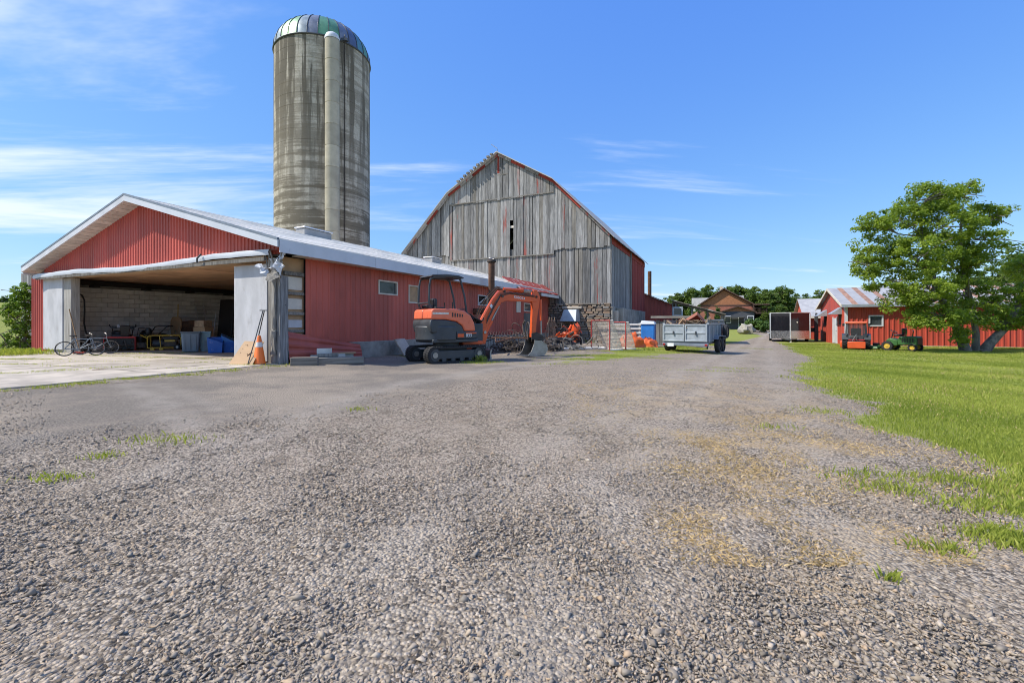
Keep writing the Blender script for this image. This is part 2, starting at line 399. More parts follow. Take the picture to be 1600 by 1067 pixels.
m_leaf = leaf_mat("maple_leaf", (.085, .155, .022), (.35, .43, .06), .5)
m_leaf_far = leaf_mat("far_leaf", (.055, .105, .022), (.17, .235, .045), .35)
m_leaf_yel = leaf_mat("young_leaf", (.07, .15, .018), (.22, .32, .035))
m_leaf_cedar = leaf_mat("cedar_leaf", (.03, .075, .015), (.10, .17, .03), .2)
m_grass = leaf_mat("grass_blade", (.20, .255, .036), (.44, .46, .10), .4)
m_straw = leaf_mat("straw_blade", (.44, .31, .16), (.66, .49, .27), .2)

# ------------------------------------------------------------------ ground
def P2(pts): return [tuple(gp(u, v)[:2]) for u, v in pts]
LAWN = P2([(1225,540),(1269,560),(1243,579),(1263,602),(1353,630),(1345,656),(1440,697),(1512,725),(1600,772),(1700,830),(1900,900)]) + [(9,2.4),(60,2),(140,20),(140,160),(60,160)] + P2([(1290,524),(1262,530),(1215,534)])
LAWN2 = P2([(1118,541),(1148,535),(1172,530),(1192,525)]) + [(40,82),(44,150),(10,150),(6,60)] + P2([(1060,532)])
LAWN3 = P2([(1216,527),(1205,522)]) + [(48,85),(60,150),(120,150),(60,60)]
PATCH = P2([(880,566),(940,550),(1000,542),(1060,540),(1110,545),(1060,552),(1010,556),(950,563)])
FIELD = [(-21.5,18.2),(-14,36),(-6,70),(-5,300),(-400,300),(-400,-20),(-60,-20),(-30,14),(-22.5,16.2)]
DARK = P2([(-80,640),(0,612),(330,582),(445,571),(640,560),(760,556),(905,549),(880,562),(760,590),(640,615),(520,640),(330,665),(120,690),(-80,730)])
APRON = P2([(-120,640),(0,610),(150,597),(330,580),(452,571)])
def poly_sd(P, poly):
    """signed distance (positive inside) of points P (n,2)"""
    a = np.array(poly); b = np.roll(a, -1, 0); d = np.full(len(P), 1e9); ins = np.zeros(len(P), bool)
    for (x0, y0), (x1, y1) in zip(a, b):
        e = np.array([x1-x0, y1-y0]); w = P - (x0, y0); t = np.clip((w @ e) / max(1e-9, e @ e), 0, 1)
        d = np.minimum(d, np.hypot(w[:,0]-t*e[0], w[:,1]-t*e[1]))
        c = ((y0 > P[:,1]) != (y1 > P[:,1]))
        with np.errstate(divide='ignore', invalid='ignore'): xi = (x1-x0)*(P[:,1]-y0)/(y1-y0 + 1e-12) + x0
        ins ^= c & (P[:,0] < xi)
    return np.where(ins, d, -d)
def wav(P, s, seed):                              # cheap smooth noise in [-1,1]
    r = np.random.default_rng(seed); o = np.zeros(len(P))
    for k in range(7):
        a = r.uniform(0, 6.28); f = s * r.uniform(.5, 2.2); o += np.sin(P[:,0]*math.cos(a)*f + P[:,1]*math.sin(a)*f + r.uniform(0, 6.28))
    return o / 3.2
def grass_sd(P):
    g = np.maximum.reduce([poly_sd(P, LAWN) + .22*wav(P, 2.5, 1) + .14*wav(P, 7, 61), poly_sd(P, LAWN2), poly_sd(P, LAWN3), poly_sd(P, FIELD), poly_sd(P, PATCH) - .15 + .45*wav(P, 3, 2)])
    far = (P[:,1] > 95) | (P[:,1] < -12)
    return np.where(far, 3.0, g)
STRAW = [(1165,690,1.0,.55),(1255,765,.55,.25),(1080,622,2.0,1.2),(1150,640,1.5,.7),(1190,740,.5,.22),(1330,760,.6,.25),(1280,690,.9,.4),(1160,820,.45,.16),(1420,870,.4,.15),(1310,930,.25,.1),(1085,720,.5,.2),(1240,700,.7,.3)]
STRAW = [(gp(u, v).x, gp(u, v).y, a, b) for u, v, a, b in STRAW]
def straw_m(P):
    o = np.zeros(len(P))
    for x, y, a, b in STRAW: o = np.maximum(o, np.exp(-(((P[:,0]-x)/a)**2 + ((P[:,1]-y)/(b*2.2))**2)))
    return o
def make_ground():
    rr = np.concatenate([[0.02, .4, .8], np.geomspace(1.1, 120, 250), [150, 200, 300, 600, 1200]])
    aa = np.concatenate([np.linspace(-180, -66, 20)[:-1], np.linspace(-66, 66, 420), np.linspace(66, 180, 20)[1:]])
    A, Q = np.meshgrid(np.radians(aa), rr)
    X = (Q*np.sin(A)).ravel(); Y = (Q*np.cos(A)).ravel(); P = np.stack([X, Y], 1)
    sdg = grass_sd(P)
    Z = np.array([gz(x, y) for x, y in P])
    near = np.clip(1 - np.hypot(X, Y)/40, 0, 1)
    Z += near*(.012*wav(P, 1.6, 5) + .006*wav(P, 5, 6))
    # ruts of the lane
    n, m = len(rr), len(aa)
    F = [(i*m+j, i*m+j+1, (i+1)*m+j+1, (i+1)*m+j) for i in range(n-1) for j in range(m-1)]
    me = bpy.data.meshes.new("ground"); me.from_pydata(np.stack([X, Y, Z], 1).tolist(), [], F)
    def attr(nm, val):
        a = me.attributes.new(nm, 'FLOAT', 'POINT'); a.data.foreach_set('value', val.astype(np.float32))
    dist = np.hypot(X, Y)
    attr("grass", np.clip(.5 + sdg/(.5 + .03*dist), 0, 1))
    attr("dark", np.clip(.5 + (poly_sd(P, DARK) + .5*wav(P, 1.1, 3))/2.4, 0, 1))
    attr("straw", straw_m(P))
    def line_d(pts):
        a = P2(pts); d = np.full(len(P), 1e9)
        for (x0, y0), (x1, y1) in zip(a, a[1:]):
            e = np.array([x1-x0, y1-y0]); w = P - (x0, y0); t_ = np.clip((w @ e)/(e @ e), 0, 1); d = np.minimum(d, np.hypot(w[:,0]-t_*e[0], w[:,1]-t_*e[1]))
        return d
    pale = np.zeros(len(P))
    for pts, w, k in (([(180,592),(250,630),(300,668),(330,700)],.22,.9),([(300,735),(440,660),(600,605),(760,578),(905,562)],.3,1.0),([(250,600),(345,640)],.2,.6),([(1195,522),(1150,560),(1060,640),(960,760),(900,900),(880,1067)],.28,.9),([(1175,524),(1110,560),(960,640),(760,760),(560,900),(420,1067)],.28,.8),([(0,690),(200,690),(420,640)],.25,.5),([(1200,530),(1215,600),(1300,760),(1420,1000)],.3,.7)):
        pale = np.maximum(pale, k*np.exp(-((line_d(pts) + .10*wav(P, 4, 41))/w)**2))
    attr("pale", np.clip(pale, 0, 1))
    me.shade_smooth()
    t = NT("gravel_yard"); v = t.coord((1,1,1), 'Object', False)
    def A_(nm): q = t.n('ShaderNodeAttribute'); q.attribute_name = nm; return q.outputs['Fac']
    big = t.noise(v, .35, 5, .6); mid = t.noise(v, 2.2, 6, .65); fine = t.noise(v, 30, 6, .75)
    wv = t.n('ShaderNodeTexVoronoi'); t.l(v, wv.inputs['Vector']); wv.inputs['Scale'].default_value = 60
    wv2 = t.n('ShaderNodeTexVoronoi'); t.l(v, wv2.inputs['Vector']); wv2.inputs['Scale'].default_value = 24
    cs = t.n('ShaderNodeSeparateColor'); t.l(wv.outputs['Color'], cs.inputs[0]); cs2 = t.n('ShaderNodeSeparateColor'); t.l(wv2.outputs['Color'], cs2.inputs[0])
    col = t.mix(t.ramp(cs.outputs[0], .05, .95), (.085, .075, .066), (.50, .46, .42))
    col = t.mix(t.ramp(cs2.outputs[1], .80, .97, 0, .6), col, (.46, .43, .40))
    col = t.mix(t.math('MULTIPLY', t.ramp(wv.outputs['Distance'], .35, .75), .55), col, (.10, .088, .078))
    dust = t.ramp(t.math('ADD', t.math('MULTIPLY', mid, .5), t.math('MULTIPLY', big, .5)), .42, .62)
    col = t.mix(t.math('MULTIPLY', dust, .45), col, (.38, .335, .29))
    col = t.mix(t.math('MULTIPLY', t.ramp(mid, .56, .70), .5), col, (.10, .085, .072))
    fd = t.noise(v, 55, 5, .8)
    dcol = t.mix(t.ramp(fd, .3, .7), (.10, .095, .092), (.27, .26, .25)); dcol = t.mix(t.ramp(cs.outputs[1], .86, 1, 0, .6), dcol, (.30, .29, .285))
    dcol = t.mix(t.ramp(big, .46, .60, 0, .75), dcol, (.34, .31, .275))
    col = t.mix(t.ramp(t.math('ADD', A_("dark"), t.math('MULTIPLY', t.math('SUBTRACT', mid, .5), .6)), .35, .75, 0, .80), col, dcol)
    col = t.mix(1.0, col, (1.07, .97, .83), 'MULTIPLY')
    col = t.mix(t.math('MULTIPLY', A_("pale"), t.ramp(t.math('ADD', t.math('MULTIPLY', mid, .6), t.math('MULTIPLY', fine, .4)), .36, .58, .05, .5)), col, (.44, .385, .32))
    sw = t.math('MULTIPLY', A_("straw"), t.ramp(t.math('ADD', t.math('MULTIPLY', mid, .6), t.math('MULTIPLY', fine, .4)), .44, .60))
    col = t.mix(t.math('MULTIPLY', sw, .55), col, (.50, .36, .20))
    gcol = t.mix(t.ramp(fine, .3, .7), (.16, .20, .034), (.36, .37, .085))
    gcol = t.mix(t.ramp(mid, .48, .72, 0, .55), gcol, (.25, .25, .075)); gcol = t.mix(t.ramp(big, .5, .7, 0, .35), gcol, (.10, .17, .03))
    gm = t.ramp(t.math('ADD', A_("grass"), t.math('ADD', t.math('MULTIPLY', t.math('SUBTRACT', mid, .5), .9), t.math('MULTIPLY', t.math('SUBTRACT', fine, .5), .5))), .46, .60)
    col = t.mix(gm, col, gcol)
    hgt = t.math('ADD', t.math('MULTIPLY', wv.outputs['Distance'], -.9), t.math('ADD', t.math('MULTIPLY', fine, .7), t.math('MULTIPLY', wv2.outputs['Distance'], -.6)))
    t.bump(hgt, .9, .02)
    t.fin(col, .95, 0, .2)
    me.materials.append(t.m)
    o = bpy.data.objects.new("ground", me); COL.objects.link(o); tag(o, "grey gravel yard running into mown grass", None, None, "structure")
make_ground()

ICO = None
def scatter_mesh(name, mat, V, F, tone=None):
    me = bpy.data.meshes.new(name)
    nv, nf, k = len(V), len(F), F.shape[1]
    me.vertices.add(nv); me.vertices.foreach_set('co', V.astype(np.float32).ravel())
    me.loops.add(nf*k); me.loops.foreach_set('vertex_index', F.astype(np.int32).ravel())
    me.polygons.add(nf); me.polygons.foreach_set('loop_start', np.arange(0, nf*k, k, dtype=np.int32))
    try: me.polygons.foreach_set('loop_total', np.full(nf, k, dtype=np.int32))
    except Exception: pass
    me.update(calc_edges=True)
    if tone is not None:
        a = me.attributes.new("tone", 'FLOAT', 'POINT'); a.data.foreach_set('value', tone.astype(np.float32))
    me.materials.append(mat)
    return me
def gravel():
    N = 300000
    # denser towards the viewer
    Yd = 1.15 + (rng.random(N)**2.0)*8.5
    Xd = (rng.random(N)*2 - 1)*(Yd*1.22 + .6)
    P = np.stack([Xd, Yd], 1)
    keep = (grass_sd(P) < .05) & (poly_sd(P, DARK) < .3 + .6*rng.random(N)) & (poly_sd(P, APRON + [(-6.3,12.6),(-30,20)]) < 0)
    den = .5 + .5*wav(P, 2.0, 11); keep &= rng.random(N) < np.clip(.35 + .65*den, 0, 1)
    P = P[keep]; n = len(P)
    s = np.clip(rng.lognormal(math.log(.0047), .50, n), .0020, .016); big = rng.random(n) < .003; s[big] *= 1.5
    base = np.array([(1,0,0),(-1,0,0),(0,1,0),(0,-1,0),(0,0,1),(0,0,-1)], float)
    fc = np.array([(0,2,4),(2,1,4),(1,3,4),(3,0,4),(2,0,5),(1,2,5),(3,1,5),(0,3,5)])
    V = base[None]*(1 + .25*rng.standard_normal((n,6,1))) + .38*rng.standard_normal((n,6,3))
    V = V*np.stack([rng.uniform(.8,1.5,n), rng.uniform(.7,1.1,n), rng.uniform(.45,.8,n)], 1)[:,None,:]
    a = rng.uniform(0, 6.28, n); ca, sa = np.cos(a), np.sin(a); tl = rng.normal(0, .3, n)
    x = V[:,:,0]*ca[:,None] - V[:,:,1]*sa[:,None]; y = V[:,:,0]*sa[:,None] + V[:,:,1]*ca[:,None]; z = V[:,:,2] + x*tl[:,None]
    Zg = np.array([gz(px, py) for px, py in P]) + .012*wav(P, 1.6, 5)*np.clip(1-np.hypot(P[:,0],P[:,1])/40,0,1)
    V = np.stack([x*s[:,None] + P[:,0:1], y*s[:,None] + P[:,1:2], z*s[:,None] + Zg[:,None] + s[:,None]*.22], 2).reshape(-1, 3)
    F = (fc[None] + (np.arange(n)*6)[:,None,None]).reshape(-1, 3)
    tone = np.repeat(rng.random(n), 6)
    t = NT("crushed_stone"); q = t.n('ShaderNodeAttribute'); q.attribute_name = "tone"; r = t.n('ShaderNodeValToRGB'); t.l(q.outputs['Fac'], r.inputs[0]); e = r.color_ramp.elements
    cs = [(.17,.16,.15),(.27,.245,.225),(.36,.33,.30),(.22,.215,.215),(.42,.38,.335),(.30,.275,.255),(.42,.33,.25),(.50,.47,.44),(.14,.135,.13),(.34,.31,.28)]
    e[0].color = cs[0]+(1,); e[1].color = cs[-1]+(1,); e[1].position = .9
    for i, c in enumerate(cs[1:-1]): k = e.new((i+1)/10); k.color = c+(1,)
    v = t.coord((1,1,1), 'Object', False); f = t.noise(v, 120, 3)
    t.fin(t.mix(1.0, t.mix(t.ramp(f, .3, .75, 0, .35), r.outputs[0], (.20,.19,.18)), (1.06, .96, .82), 'MULTIPLY'), .9, 0, .25)
    me = scatter_mesh("loose_gravel", t.m, V, F, tone)
    o = bpy.data.objects.new("loose_gravel", me); COL.objects.link(o); tag(o, "loose crushed grey stone over the near yard", "gravel", None, "stuff")
gravel()

def blades(name, label, cat, P, hgt, wid, mat, lean=.5, tone=None):
    n = len(P); h = hgt*rng.uniform(.55, 1.25, n); a = rng.uniform(0, 6.28, n); b = rng.uniform(0, 6.28, n); w = wid*rng.uniform(.7, 1.3, n)
    Zg = np.array([gz(x, y) for x, y in P])
    dx, dy = np.cos(a)*w/2, np.sin(a)*w/2; lx_ = np.cos(b)*h*lean*rng.random(n); ly_ = np.sin(b)*h*lean*rng.random(n)
    V = np.zeros((n, 4, 3)); V[:,0] = np.stack([P[:,0]-dx, P[:,1]-dy, Zg-.01], 1); V[:,1] = np.stack([P[:,0]+dx, P[:,1]+dy, Zg-.01], 1)
    V[:,2] = np.stack([P[:,0]+dx*.6+lx_*.45, P[:,1]+dy*.6+ly_*.45, Zg+h*.6], 1); V[:,3] = np.stack([P[:,0]+lx_, P[:,1]+ly_, Zg+h], 1)
    F = np.array([(0,1,2),(0,2,3)])[None] + (np.arange(n)*4)[:,None,None]
    tn = np.repeat(rng.random(n) if tone is None else tone, 4)
    me = scatter_mesh(name, mat, V.reshape(-1,3), F.reshape(-1,3), tn)
    o = bpy.data.objects.new(name, me); COL.objects.link(o); return tag(o, label, cat, None, "stuff")
def lawn():
    N = 520000
    Yd = 2.6 + 34*rng.random(N)**1.9; Xd = Yd*(.35 + rng.random(N)*.95)
    P = np.stack([Xd, Yd], 1); sd_ = grass_sd(P); keep = (rng.random(N) < np.clip((sd_ + .28)/.75, 0, 1)**1.4) & (rng.random(N) < np.clip(.65 + .5*wav(P, 1.7, 21), .25, 1))
    P = P[keep][:230000]; d = P[:,1]
    blades("lawn_grass", "short mown grass of the sunlit lawn", "grass", P, (.030 + .0010*d), .005 + .0010*d, m_grass, .9, np.clip(.45 + .32*wav(P, .9, 23) + .12*np.sin(P[:,0]*2.6+P[:,1]*1.2) + .28*rng.standard_normal(len(P)), 0, 1))
    k = (rng.random(len(P)) < .10*np.clip(.5 + wav(P, .7, 55), 0, 2))
    blades("dry_lawn_grass", "dry tan blades mixed into the mown lawn", "grass", P[k] + .01, (.028 + .001*P[k][:,1]), .005 + .001*P[k][:,1], m_straw, 1.0)
lawn()
def patch_pts(specs, k):
    out = []
    for u, v, a, b, n in specs:
        c = gp(u, v); b = max(b, a*.55) if v > 600 else b; q = rng.standard_normal((n, 2))*(a*.5, b*.5) + (c.x, c.y); out.append(q)
    return np.concatenate(out)
_ed = [(u, 611 - (u/330.)*30 if u < 330 else 581 - (u-330)/115.*10) for u in range(0, 440, 9)]
weed = [(u + random.uniform(-4,4), v + random.uniform(-1.5,2.5), .25, .04, random.choice((0,15,40,70))) for u, v in _ed] + [(u, 553.5 + (u-60)*.030, .3, .05, random.choice((0,25,60))) for u in range(60, 380, 8)] + [(u, 585 - u*.055, .35, .03, random.choice((0,20,60))) for u in range(0, 330, 9)] + [(640,556,.25,.2,260),(655,558,.5,.2,300),(735,566,.35,.2,420),(752,568,.5,.25,420),(775,566,.3,.2,260),(690,564,.6,.1,120),(860,569,1.4,.3,260),(930,556,1.6,.7,2200),(985,550,1.8,.7,2200),(1040,546,1.5,.6,1100),(905,562,1.2,.5,1100),(1090,552,1.2,.25,500),(1020,560,1.2,.3,350),
        (385,571,.5,.12,260),(405,570,.3,.1,180),(455,570,.5,.15,120),(270,552,.8,.10,300),(205,553,.8,.14,340),(240,560,.8,.08,240),(150,566,1.6,.07,260),(110,573,1.0,.05,160),(300,577,.8,.04,140),(40,562,1.5,.3,800),(20,570,1.2,.12,300),
        (265,688,.4,.05,170),(90,748,.2,.03,110),(160,715,.2,.05,90),(560,640,.25,.1,60),(1280,612,.5,.2,120),(1290,645,.35,.1,130),(1395,765,.28,.05,320),(1450,748,.4,.08,300),(1525,790,.3,.08,420),(1580,850,.2,.06,420),(1560,835,.2,.06,420),(1470,860,.15,.04,160),(1390,905,.05,.03,40),(1350,745,.3,.05,150),(1270,641,.4,.1,120),(1210,668,.3,.1,60),(1110,580,1.2,.3,240),(1140,576,1.0,.3,200),(985,548,1.2,.4,500),(1180,545,1.6,1.5,420)]
blades("yard_weeds", "scattered weed tufts in gravel and concrete joints", "weeds", patch_pts(weed, 0), .045, .008, m_grass, 1.0)
tall = [(735,563,.16,.12,120),(752,565,.16,.1,90),(640,552,.15,.1,70),(925,535,.5,.3,200),(30,553,.8,.4,900),(10,555,1.0,.8,1200),(880,538,.6,.3,240),(1012,548,.4,.2,120)]
blades("tall_weeds", "taller green weeds beside machines and walls", "weeds", patch_pts(tall, 0), .20, .014, m_grass, .8)
def dry():
    N = 200000
    Yd = 2.2 + 14*rng.random(N)**1.6; Xd = Yd*(.12 + rng.random(N)*.95); P = np.stack([Xd, Yd], 1)
    k = (rng.random(N) < straw_m(P)*np.clip(.35+.6*wav(P, 6, 31), 0, 1)*.7) & (grass_sd(P) < 0)
    P = P[k]
    blades("dry_clippings", "tan dried grass clippings strewn over the gravel", "clippings", P, .012, .0045, m_straw, 5.0)
dry()
# ------------------------------------------------------------------ concrete apron in front of the shed
def ribbed(mb, x0, x1, zb, zt, y=0.0, pitch=.19, dep=.022, duty=.35, axis='x'):
    """vertical ribbed sheet between x0 and x1; zb, zt functions of x; ribs stand proud towards -y"""
    xs = []; k = math.floor(x0/pitch)
    while k*pitch < x1 + pitch:
        b = k*pitch
        for f, d in ((0, 0), (duty*.25, 1), (duty*.75, 1), (duty, 0)): xs.append((b + f*pitch, d))
        k += 1
    def dat(x):
        for (a, da), (b, db) in zip(xs, xs[1:]):
            if a <= x <= b: return da + (db-da)*(x-a)/max(1e-6, b-a)
        return 0
    pts = [(x0, dat(x0))] + [q for q in xs if x0 + 1e-4 < q[0] < x1 - 1e-4] + [(x1, dat(x1))]
    V = []; F = []
    for x, d in pts:
        yy = y - d*dep
        V += [(x, yy, zb(x)), (x, yy, zt(x))] if axis == 'x' else [(-yy, x, zb(x)), (-yy, x, zt(x))]
    for i in range(len(pts)-1): F.append((2*i, 2*i+2, 2*i+3, 2*i+1))
    return mb.add(V, F)
RZ = -TH
SH = Vector((-6.29, 12.63, .08))                     # shed: right front corner
SW, SL = 13.2, 21.2                                  # width, length
def shed_roof(x): return 3.30 + 1.98*(1 - abs(x + SW/2)/(SW/2 + .5))   # top of the roof at local x
def w2l(o, p):                                       # world to building frame
    d = Vector(p) - Vector(o); return (d.x*EX + d.y*EY, d.x*NX + d.y*NY)
def apron():
    root = bpy.data.objects.new("concrete_apron", None); COL.objects.link(root); root.location = SH; root.rotation_euler = (0,0,RZ)
    tag(root, "cracked pale concrete apron in front of the open shed", None, None, "structure")
    edge = [w2l(SH, gp(u, v)) for u, v in [(445,571),(330,581),(150,597),(0,611),(-150,626)]]
    def ye(x):                                        # outer edge of the apron at local x
        for (xa, ya), (xb, yb) in zip(edge, edge[1:]):
            if xb <= x <= xa: return ya + (yb-ya)*(x-xa)/(xb-xa)
        return edge[0][1] if x > edge[0][0] else edge[-1][1]
    cuts = [-20.5, -17.2, -13.9, -10.8, -7.6, -4.3, -1.2, .1]
    for i, (a, b) in enumerate(zip(cuts, cuts[1:])):
        rows = [1.0, .45, 0.0]
        for j in range(2):
            q = []
            for x, f in ((a+.02, rows[j+1]), (b-.02, rows[j+1]), (b-.02, rows[j]), (a+.02, rows[j])):
                y1 = min(ye(x), -.15); jit = .10*noise.noise(Vector((x*1.3, f*5, 2)))
                q.append((x + (0 if f in (0,) else jit*.4), (-.03 if f == 0.0 else y1*f + jit*(f == 1.0)*3.5) + (.015 if f == rows[j] and j == 1 else 0)))
            z = .010 + .010*random.random()
            n = 7; top = []; bot = []
            loop = []
            for k in range(4):
                p, r_ = q[k], q[(k+1) % 4]
                for s in range(n):
                    t = s/n; x = p[0] + (r_[0]-p[0])*t; y = p[1] + (r_[1]-p[1])*t
                    w = .09 if s else .02
                    loop.append((x + w*noise.noise(Vector((x*3, y*3, i))), y + w*1.5*noise.noise(Vector((x*3, y*3, i+9)))))
            mb = MB(); mb.prism(loop, -.15, z, 'xy'); o = mb.obj("concrete_slab", m_conc, root)
            mb = None
apron()

def shed():
    T = thing("machine_shed", "long low red metal shed with wide open garage front", "shed", SH, RZ)
    zsoff = 2.95                                      # ceiling level inside
    zg0 = lambda x: 2.60 + .06*math.sin((x+13)*.24)   # bottom of the gable cladding
    zr = lambda x: shed_roof(x) - .16
    # --- gable cladding, one sheet after another
    x = -SW + .02
    while x < -.05:
        x1 = min(x + .91, -.02); mb = MB()
        ribbed(mb, x, x1, lambda q: 3.0, zr, -.05 - .004*random.random(), .152, .024, .42); mb.obj("cladding_sheet", m_red, T, fix=False); x = x1
    MB().box(-SW+.05, -.05, -.02, .02, 2.95, 3.15).obj("gable_girt", m_greywood_b, T)
    # --- bent metal flashing over the doorway
    mb = MB(); P = []; n = 34
    for i in range(n+1):
        t = i/n; xx = -SW - .15 + (SW + .05)*t
        z = 2.86 + .05*math.sin(t*9) + .03*noise.noise(Vector((t*14, 0, 0))) + .09*t
        y = -.34 - .05*noise.noise(Vector((t*9, 3, 0)))
        P.append((xx, y, z))
    V = []; F = []
    for (xx, y, z) in P: V += [(xx, -.06, z+.15), (xx, y, z+.12), (xx, y-.025, z+.04), (xx, y-.005, z-.035), (xx, y+.03, z-.02)]
    for i in range(n):
        for k in range(4): F.append((5*i+k, 5*i+5+k, 5*i+6+k, 5*i+1+k))
    mb.add(V, F); mb.obj("door_flashing", m_fascia, T, smooth=True, fix=False)
    mb = MB(); mb.tube([(-3.05,-.42,2.88),(-3.0,-.45,3.0),(-2.9,-.40,3.12)], .025, 6); mb.obj("flashing_clip", m_char, T)
    MB().box(-SW+.1, -.35, -.30, .22, 2.82, 2.93).obj("door_header", m_ply, T)
    MB().box(-SW+.05, -.3, -.345, -.30, 2.79, 2.885).obj("door_track", m_greywood_b, T)
    # --- roof: shingle courses on both slopes
    nco = 22; half = SW/2 + .5
    for sgn in (1, -1):
        for i in range(nco):
            a0, a1 = i/nco, (i+1)/nco + .012
            xa = -SW/2 + sgn*half*(1-a0); xb = -SW/2 + sgn*half*max(0, 1-a1)
            za, zb = 3.30 + 1.98*a0, 3.30 + 1.98*min(1, a1)
            mb = MB(); nseg = 26; V = []; F = []
            ys = [-.52 + (SL + .62)*k/nseg for k in range(nseg+1)]
            for y in ys:
                w = .012*noise.noise(Vector((xa*2, y*.8, 1)))
                V += [(xa, y, za + .016 + w), (xb, y, zb + .003 + w), (xa, y, za - .03 + w)]
            for k in range(nseg):
                F += [(3*k, 3*k+3, 3*k+4, 3*k+1), (3*k+2, 3*k+5, 3*k+3, 3*k)]
            mb.add(V, F); mb.obj("shingle_course", m_shingle, T)
    mb = MB()
    for sgn in (1, -1):
        mb.add([(-SW/2, -.50, 5.23), (-SW/2 + sgn*half, -.50, 3.25), (-SW/2 + sgn*half, SL+.08, 3.25), (-SW/2, SL+.08, 5.23)], [(0,1,2,3)])
    mb.obj("roof_deck", m_greywood_b, T)
    # --- rake boards, soffit boards, fascia
    for sgn in (1, -1):
        xe = -SW/2 + sgn*half; mb = MB()
        mb.hexa([(-SW/2,-.56,5.06),(xe,-.56,3.08),(xe,-.52,3.08),(-SW/2,-.52,5.06),(-SW/2,-.56,5.28),(xe,-.56,3.30),(xe,-.52,3.30),(-SW/2,-.52,5.28)])
        mb.obj("rake_board", m_white if sgn < 0 else m_fascia, T)
        mb = MB(); mb.hexa([(-SW/2,-.57,5.245),(xe,-.57,3.265),(xe,-.50,3.265),(-SW/2,-.50,5.245),(-SW/2,-.57,5.305),(xe,-.57,3.325),(xe,-.50,3.325),(-SW/2,-.50,5.305)])
        mb.obj("drip_edge", m_galvd, T)
        nb = 26
        for i in range(nb):                            # short soffit boards across the overhang
            t0, t1 = (i+.04)/nb, (i+.96)/nb
            xa, xb = -SW/2 + sgn*half*t0, -SW/2 + sgn*half*t1; za, zb = 5.08 - 1.98*t0, 5.08 - 1.98*t1
            mb = MB(); mb.hexa([(xa,-.52,za-.02),(xb,-.52,zb-.02),(xb,-.04,zb-.02),(xa,-.04,za-.02),(xa,-.52,za),(xb,-.52,zb),(xb,-.04,zb),(xa,-.04,za)])
            mb.obj("soffit_board", m_soffit, T)
    for i in range(6):
        y0, y1 = -.50 + (SL+.6)/6*i, -.50 + (SL+.6)/6*(i+1) - .012
        MB().box(.50, .53, y0, y1, 2.94 + .006*random.random(), 3.27).obj("fascia_board", m_fascia, T)
        MB().box(-SW-.53, -SW-.50, y0, y1, 3.0, 3.27).obj("fascia_board", m_white, T)
    MB().box(.0, .50, .3, SL, 2.965, 2.985).obj("eave_soffit", m_cream, T)
    # --- front wall pieces: red strip, white door leaves, posts
    u2x = lambda u: lx(SH, u, 0)
    xa, xb, xc, xd, xe, xf = u2x(53), u2x(76), u2x(106), u2x(118), u2x(373), u2x(424)
    mb = MB(); ribbed(mb, xa, xb+.05, lambda q: -.02, lambda q: 2.93, -.05, .152, .024, .42); mb.obj("cladding_sheet", m_red, T, fix=False)
    MB().box(-SW+.05, xc-.05, -.0, .10, -.05, 2.9).obj("front_wall_core", m_block, T)
    MB().box(xb, xc, -.16, -.11, .12, 2.84).obj("door_leaf", m_panel, T, bevel=.006)
    MB().box(xc+.003, xd, -.13, .14, 0, 2.81).obj("door_jamb", m_postwood, T, bevel=.01)
    MB().box(xe, xf, -.14, -.08, .05, 2.74).obj("door_leaf", m_panel, T, bevel=.006)
    mb = MB(); mb.box(-.42, -.22, -.12, .10, -.05, 2.8); mb.obj("door_jamb", m_greywood_b, T, bevel=.012)
    # rotten corner post with torn flashing
    def rough_post(name, x0, x1, y0, y1, z0, z1, mat, seed, amp=.03, n=16):
        V = []; F = []
        for i in range(n+1):
            z = z0 + (z1-z0)*i/n
            for k, (px, py) in enumerate(((x0,y0),((x0+x1)/2,y0-.01),(x1,y0),(x1,(y0+y1)/2),(x1,y1),(x0,y1))):
                V.append((px + amp*noise.noise(Vector((k*5.1, z*3.1, seed))), py + amp*noise.noise(Vector((k*3.7+9, z*3.1, seed))), z + (.09*noise.noise(Vector((k*2.3, 1, seed))) if i == n else 0)))
        for i in range(n):
            for k in range(6): F.append((6*i+k, 6*i+(k+1) % 6, 6*i+6+(k+1) % 6, 6*i+6+k))
        F.append(tuple(range(5,-1,-1))); F.append(tuple(6*n+k for k in range(6)))
        mb = MB(); mb.add(V, F); return mb.obj(name, mat, T, smooth=True)
    rough_post("corner_post", -.17, .0, -.22, -.03, -.05, 2.45, m_postwood, 1, .025)
    rough_post("corner_post", .01, .15, -.20, .06, -.05, 2.38, m_greywood, 2, .02)
    rough_post("post_facing", -.09, .03, -.27, -.215, .95, 2.30, m_postwood, 3, .03)
    rough_post("post_facing", -.12, .04, -.28, -.22, .25, .9, m_postwood, 5, .05)
    # torn fascia end: crumpled metal and splintered wood
    random.seed(5)
    for k in range(7):
        c = Vector((random.uniform(-.25,.42), random.uniform(-.5,-.15), random.uniform(2.35,3.0))); mb = MB(); V = []; F = []; n = 4
        a = Vector((random.uniform(-1,1), random.uniform(-.5,.5), random.uniform(-1,1))).normalized()*random.uniform(.10,.2); b = a.orthogonal().normalized()*random.uniform(.07,.15)
        for i in range(n+1):
            for j in range(n+1):
                s, t = i/n*2-1, j/n*2-1; p = c + a*s + b*t
                V.append(p + Vector((noise.noise(p*9), noise.noise(p*9+Vector((5,0,0))), noise.noise(p*9+Vector((0,7,0)))))*.09)
        for i in range(n):
            for j in range(n): F.append((i*(n+1)+j, (i+1)*(n+1)+j, (i+1)*(n+1)+j+1, i*(n+1)+j+1))
        mb.add(V, F); mb.obj("torn_flashing", [m_fascia, m_white, m_white, m_greywood_b][k % 4], T, fix=False)
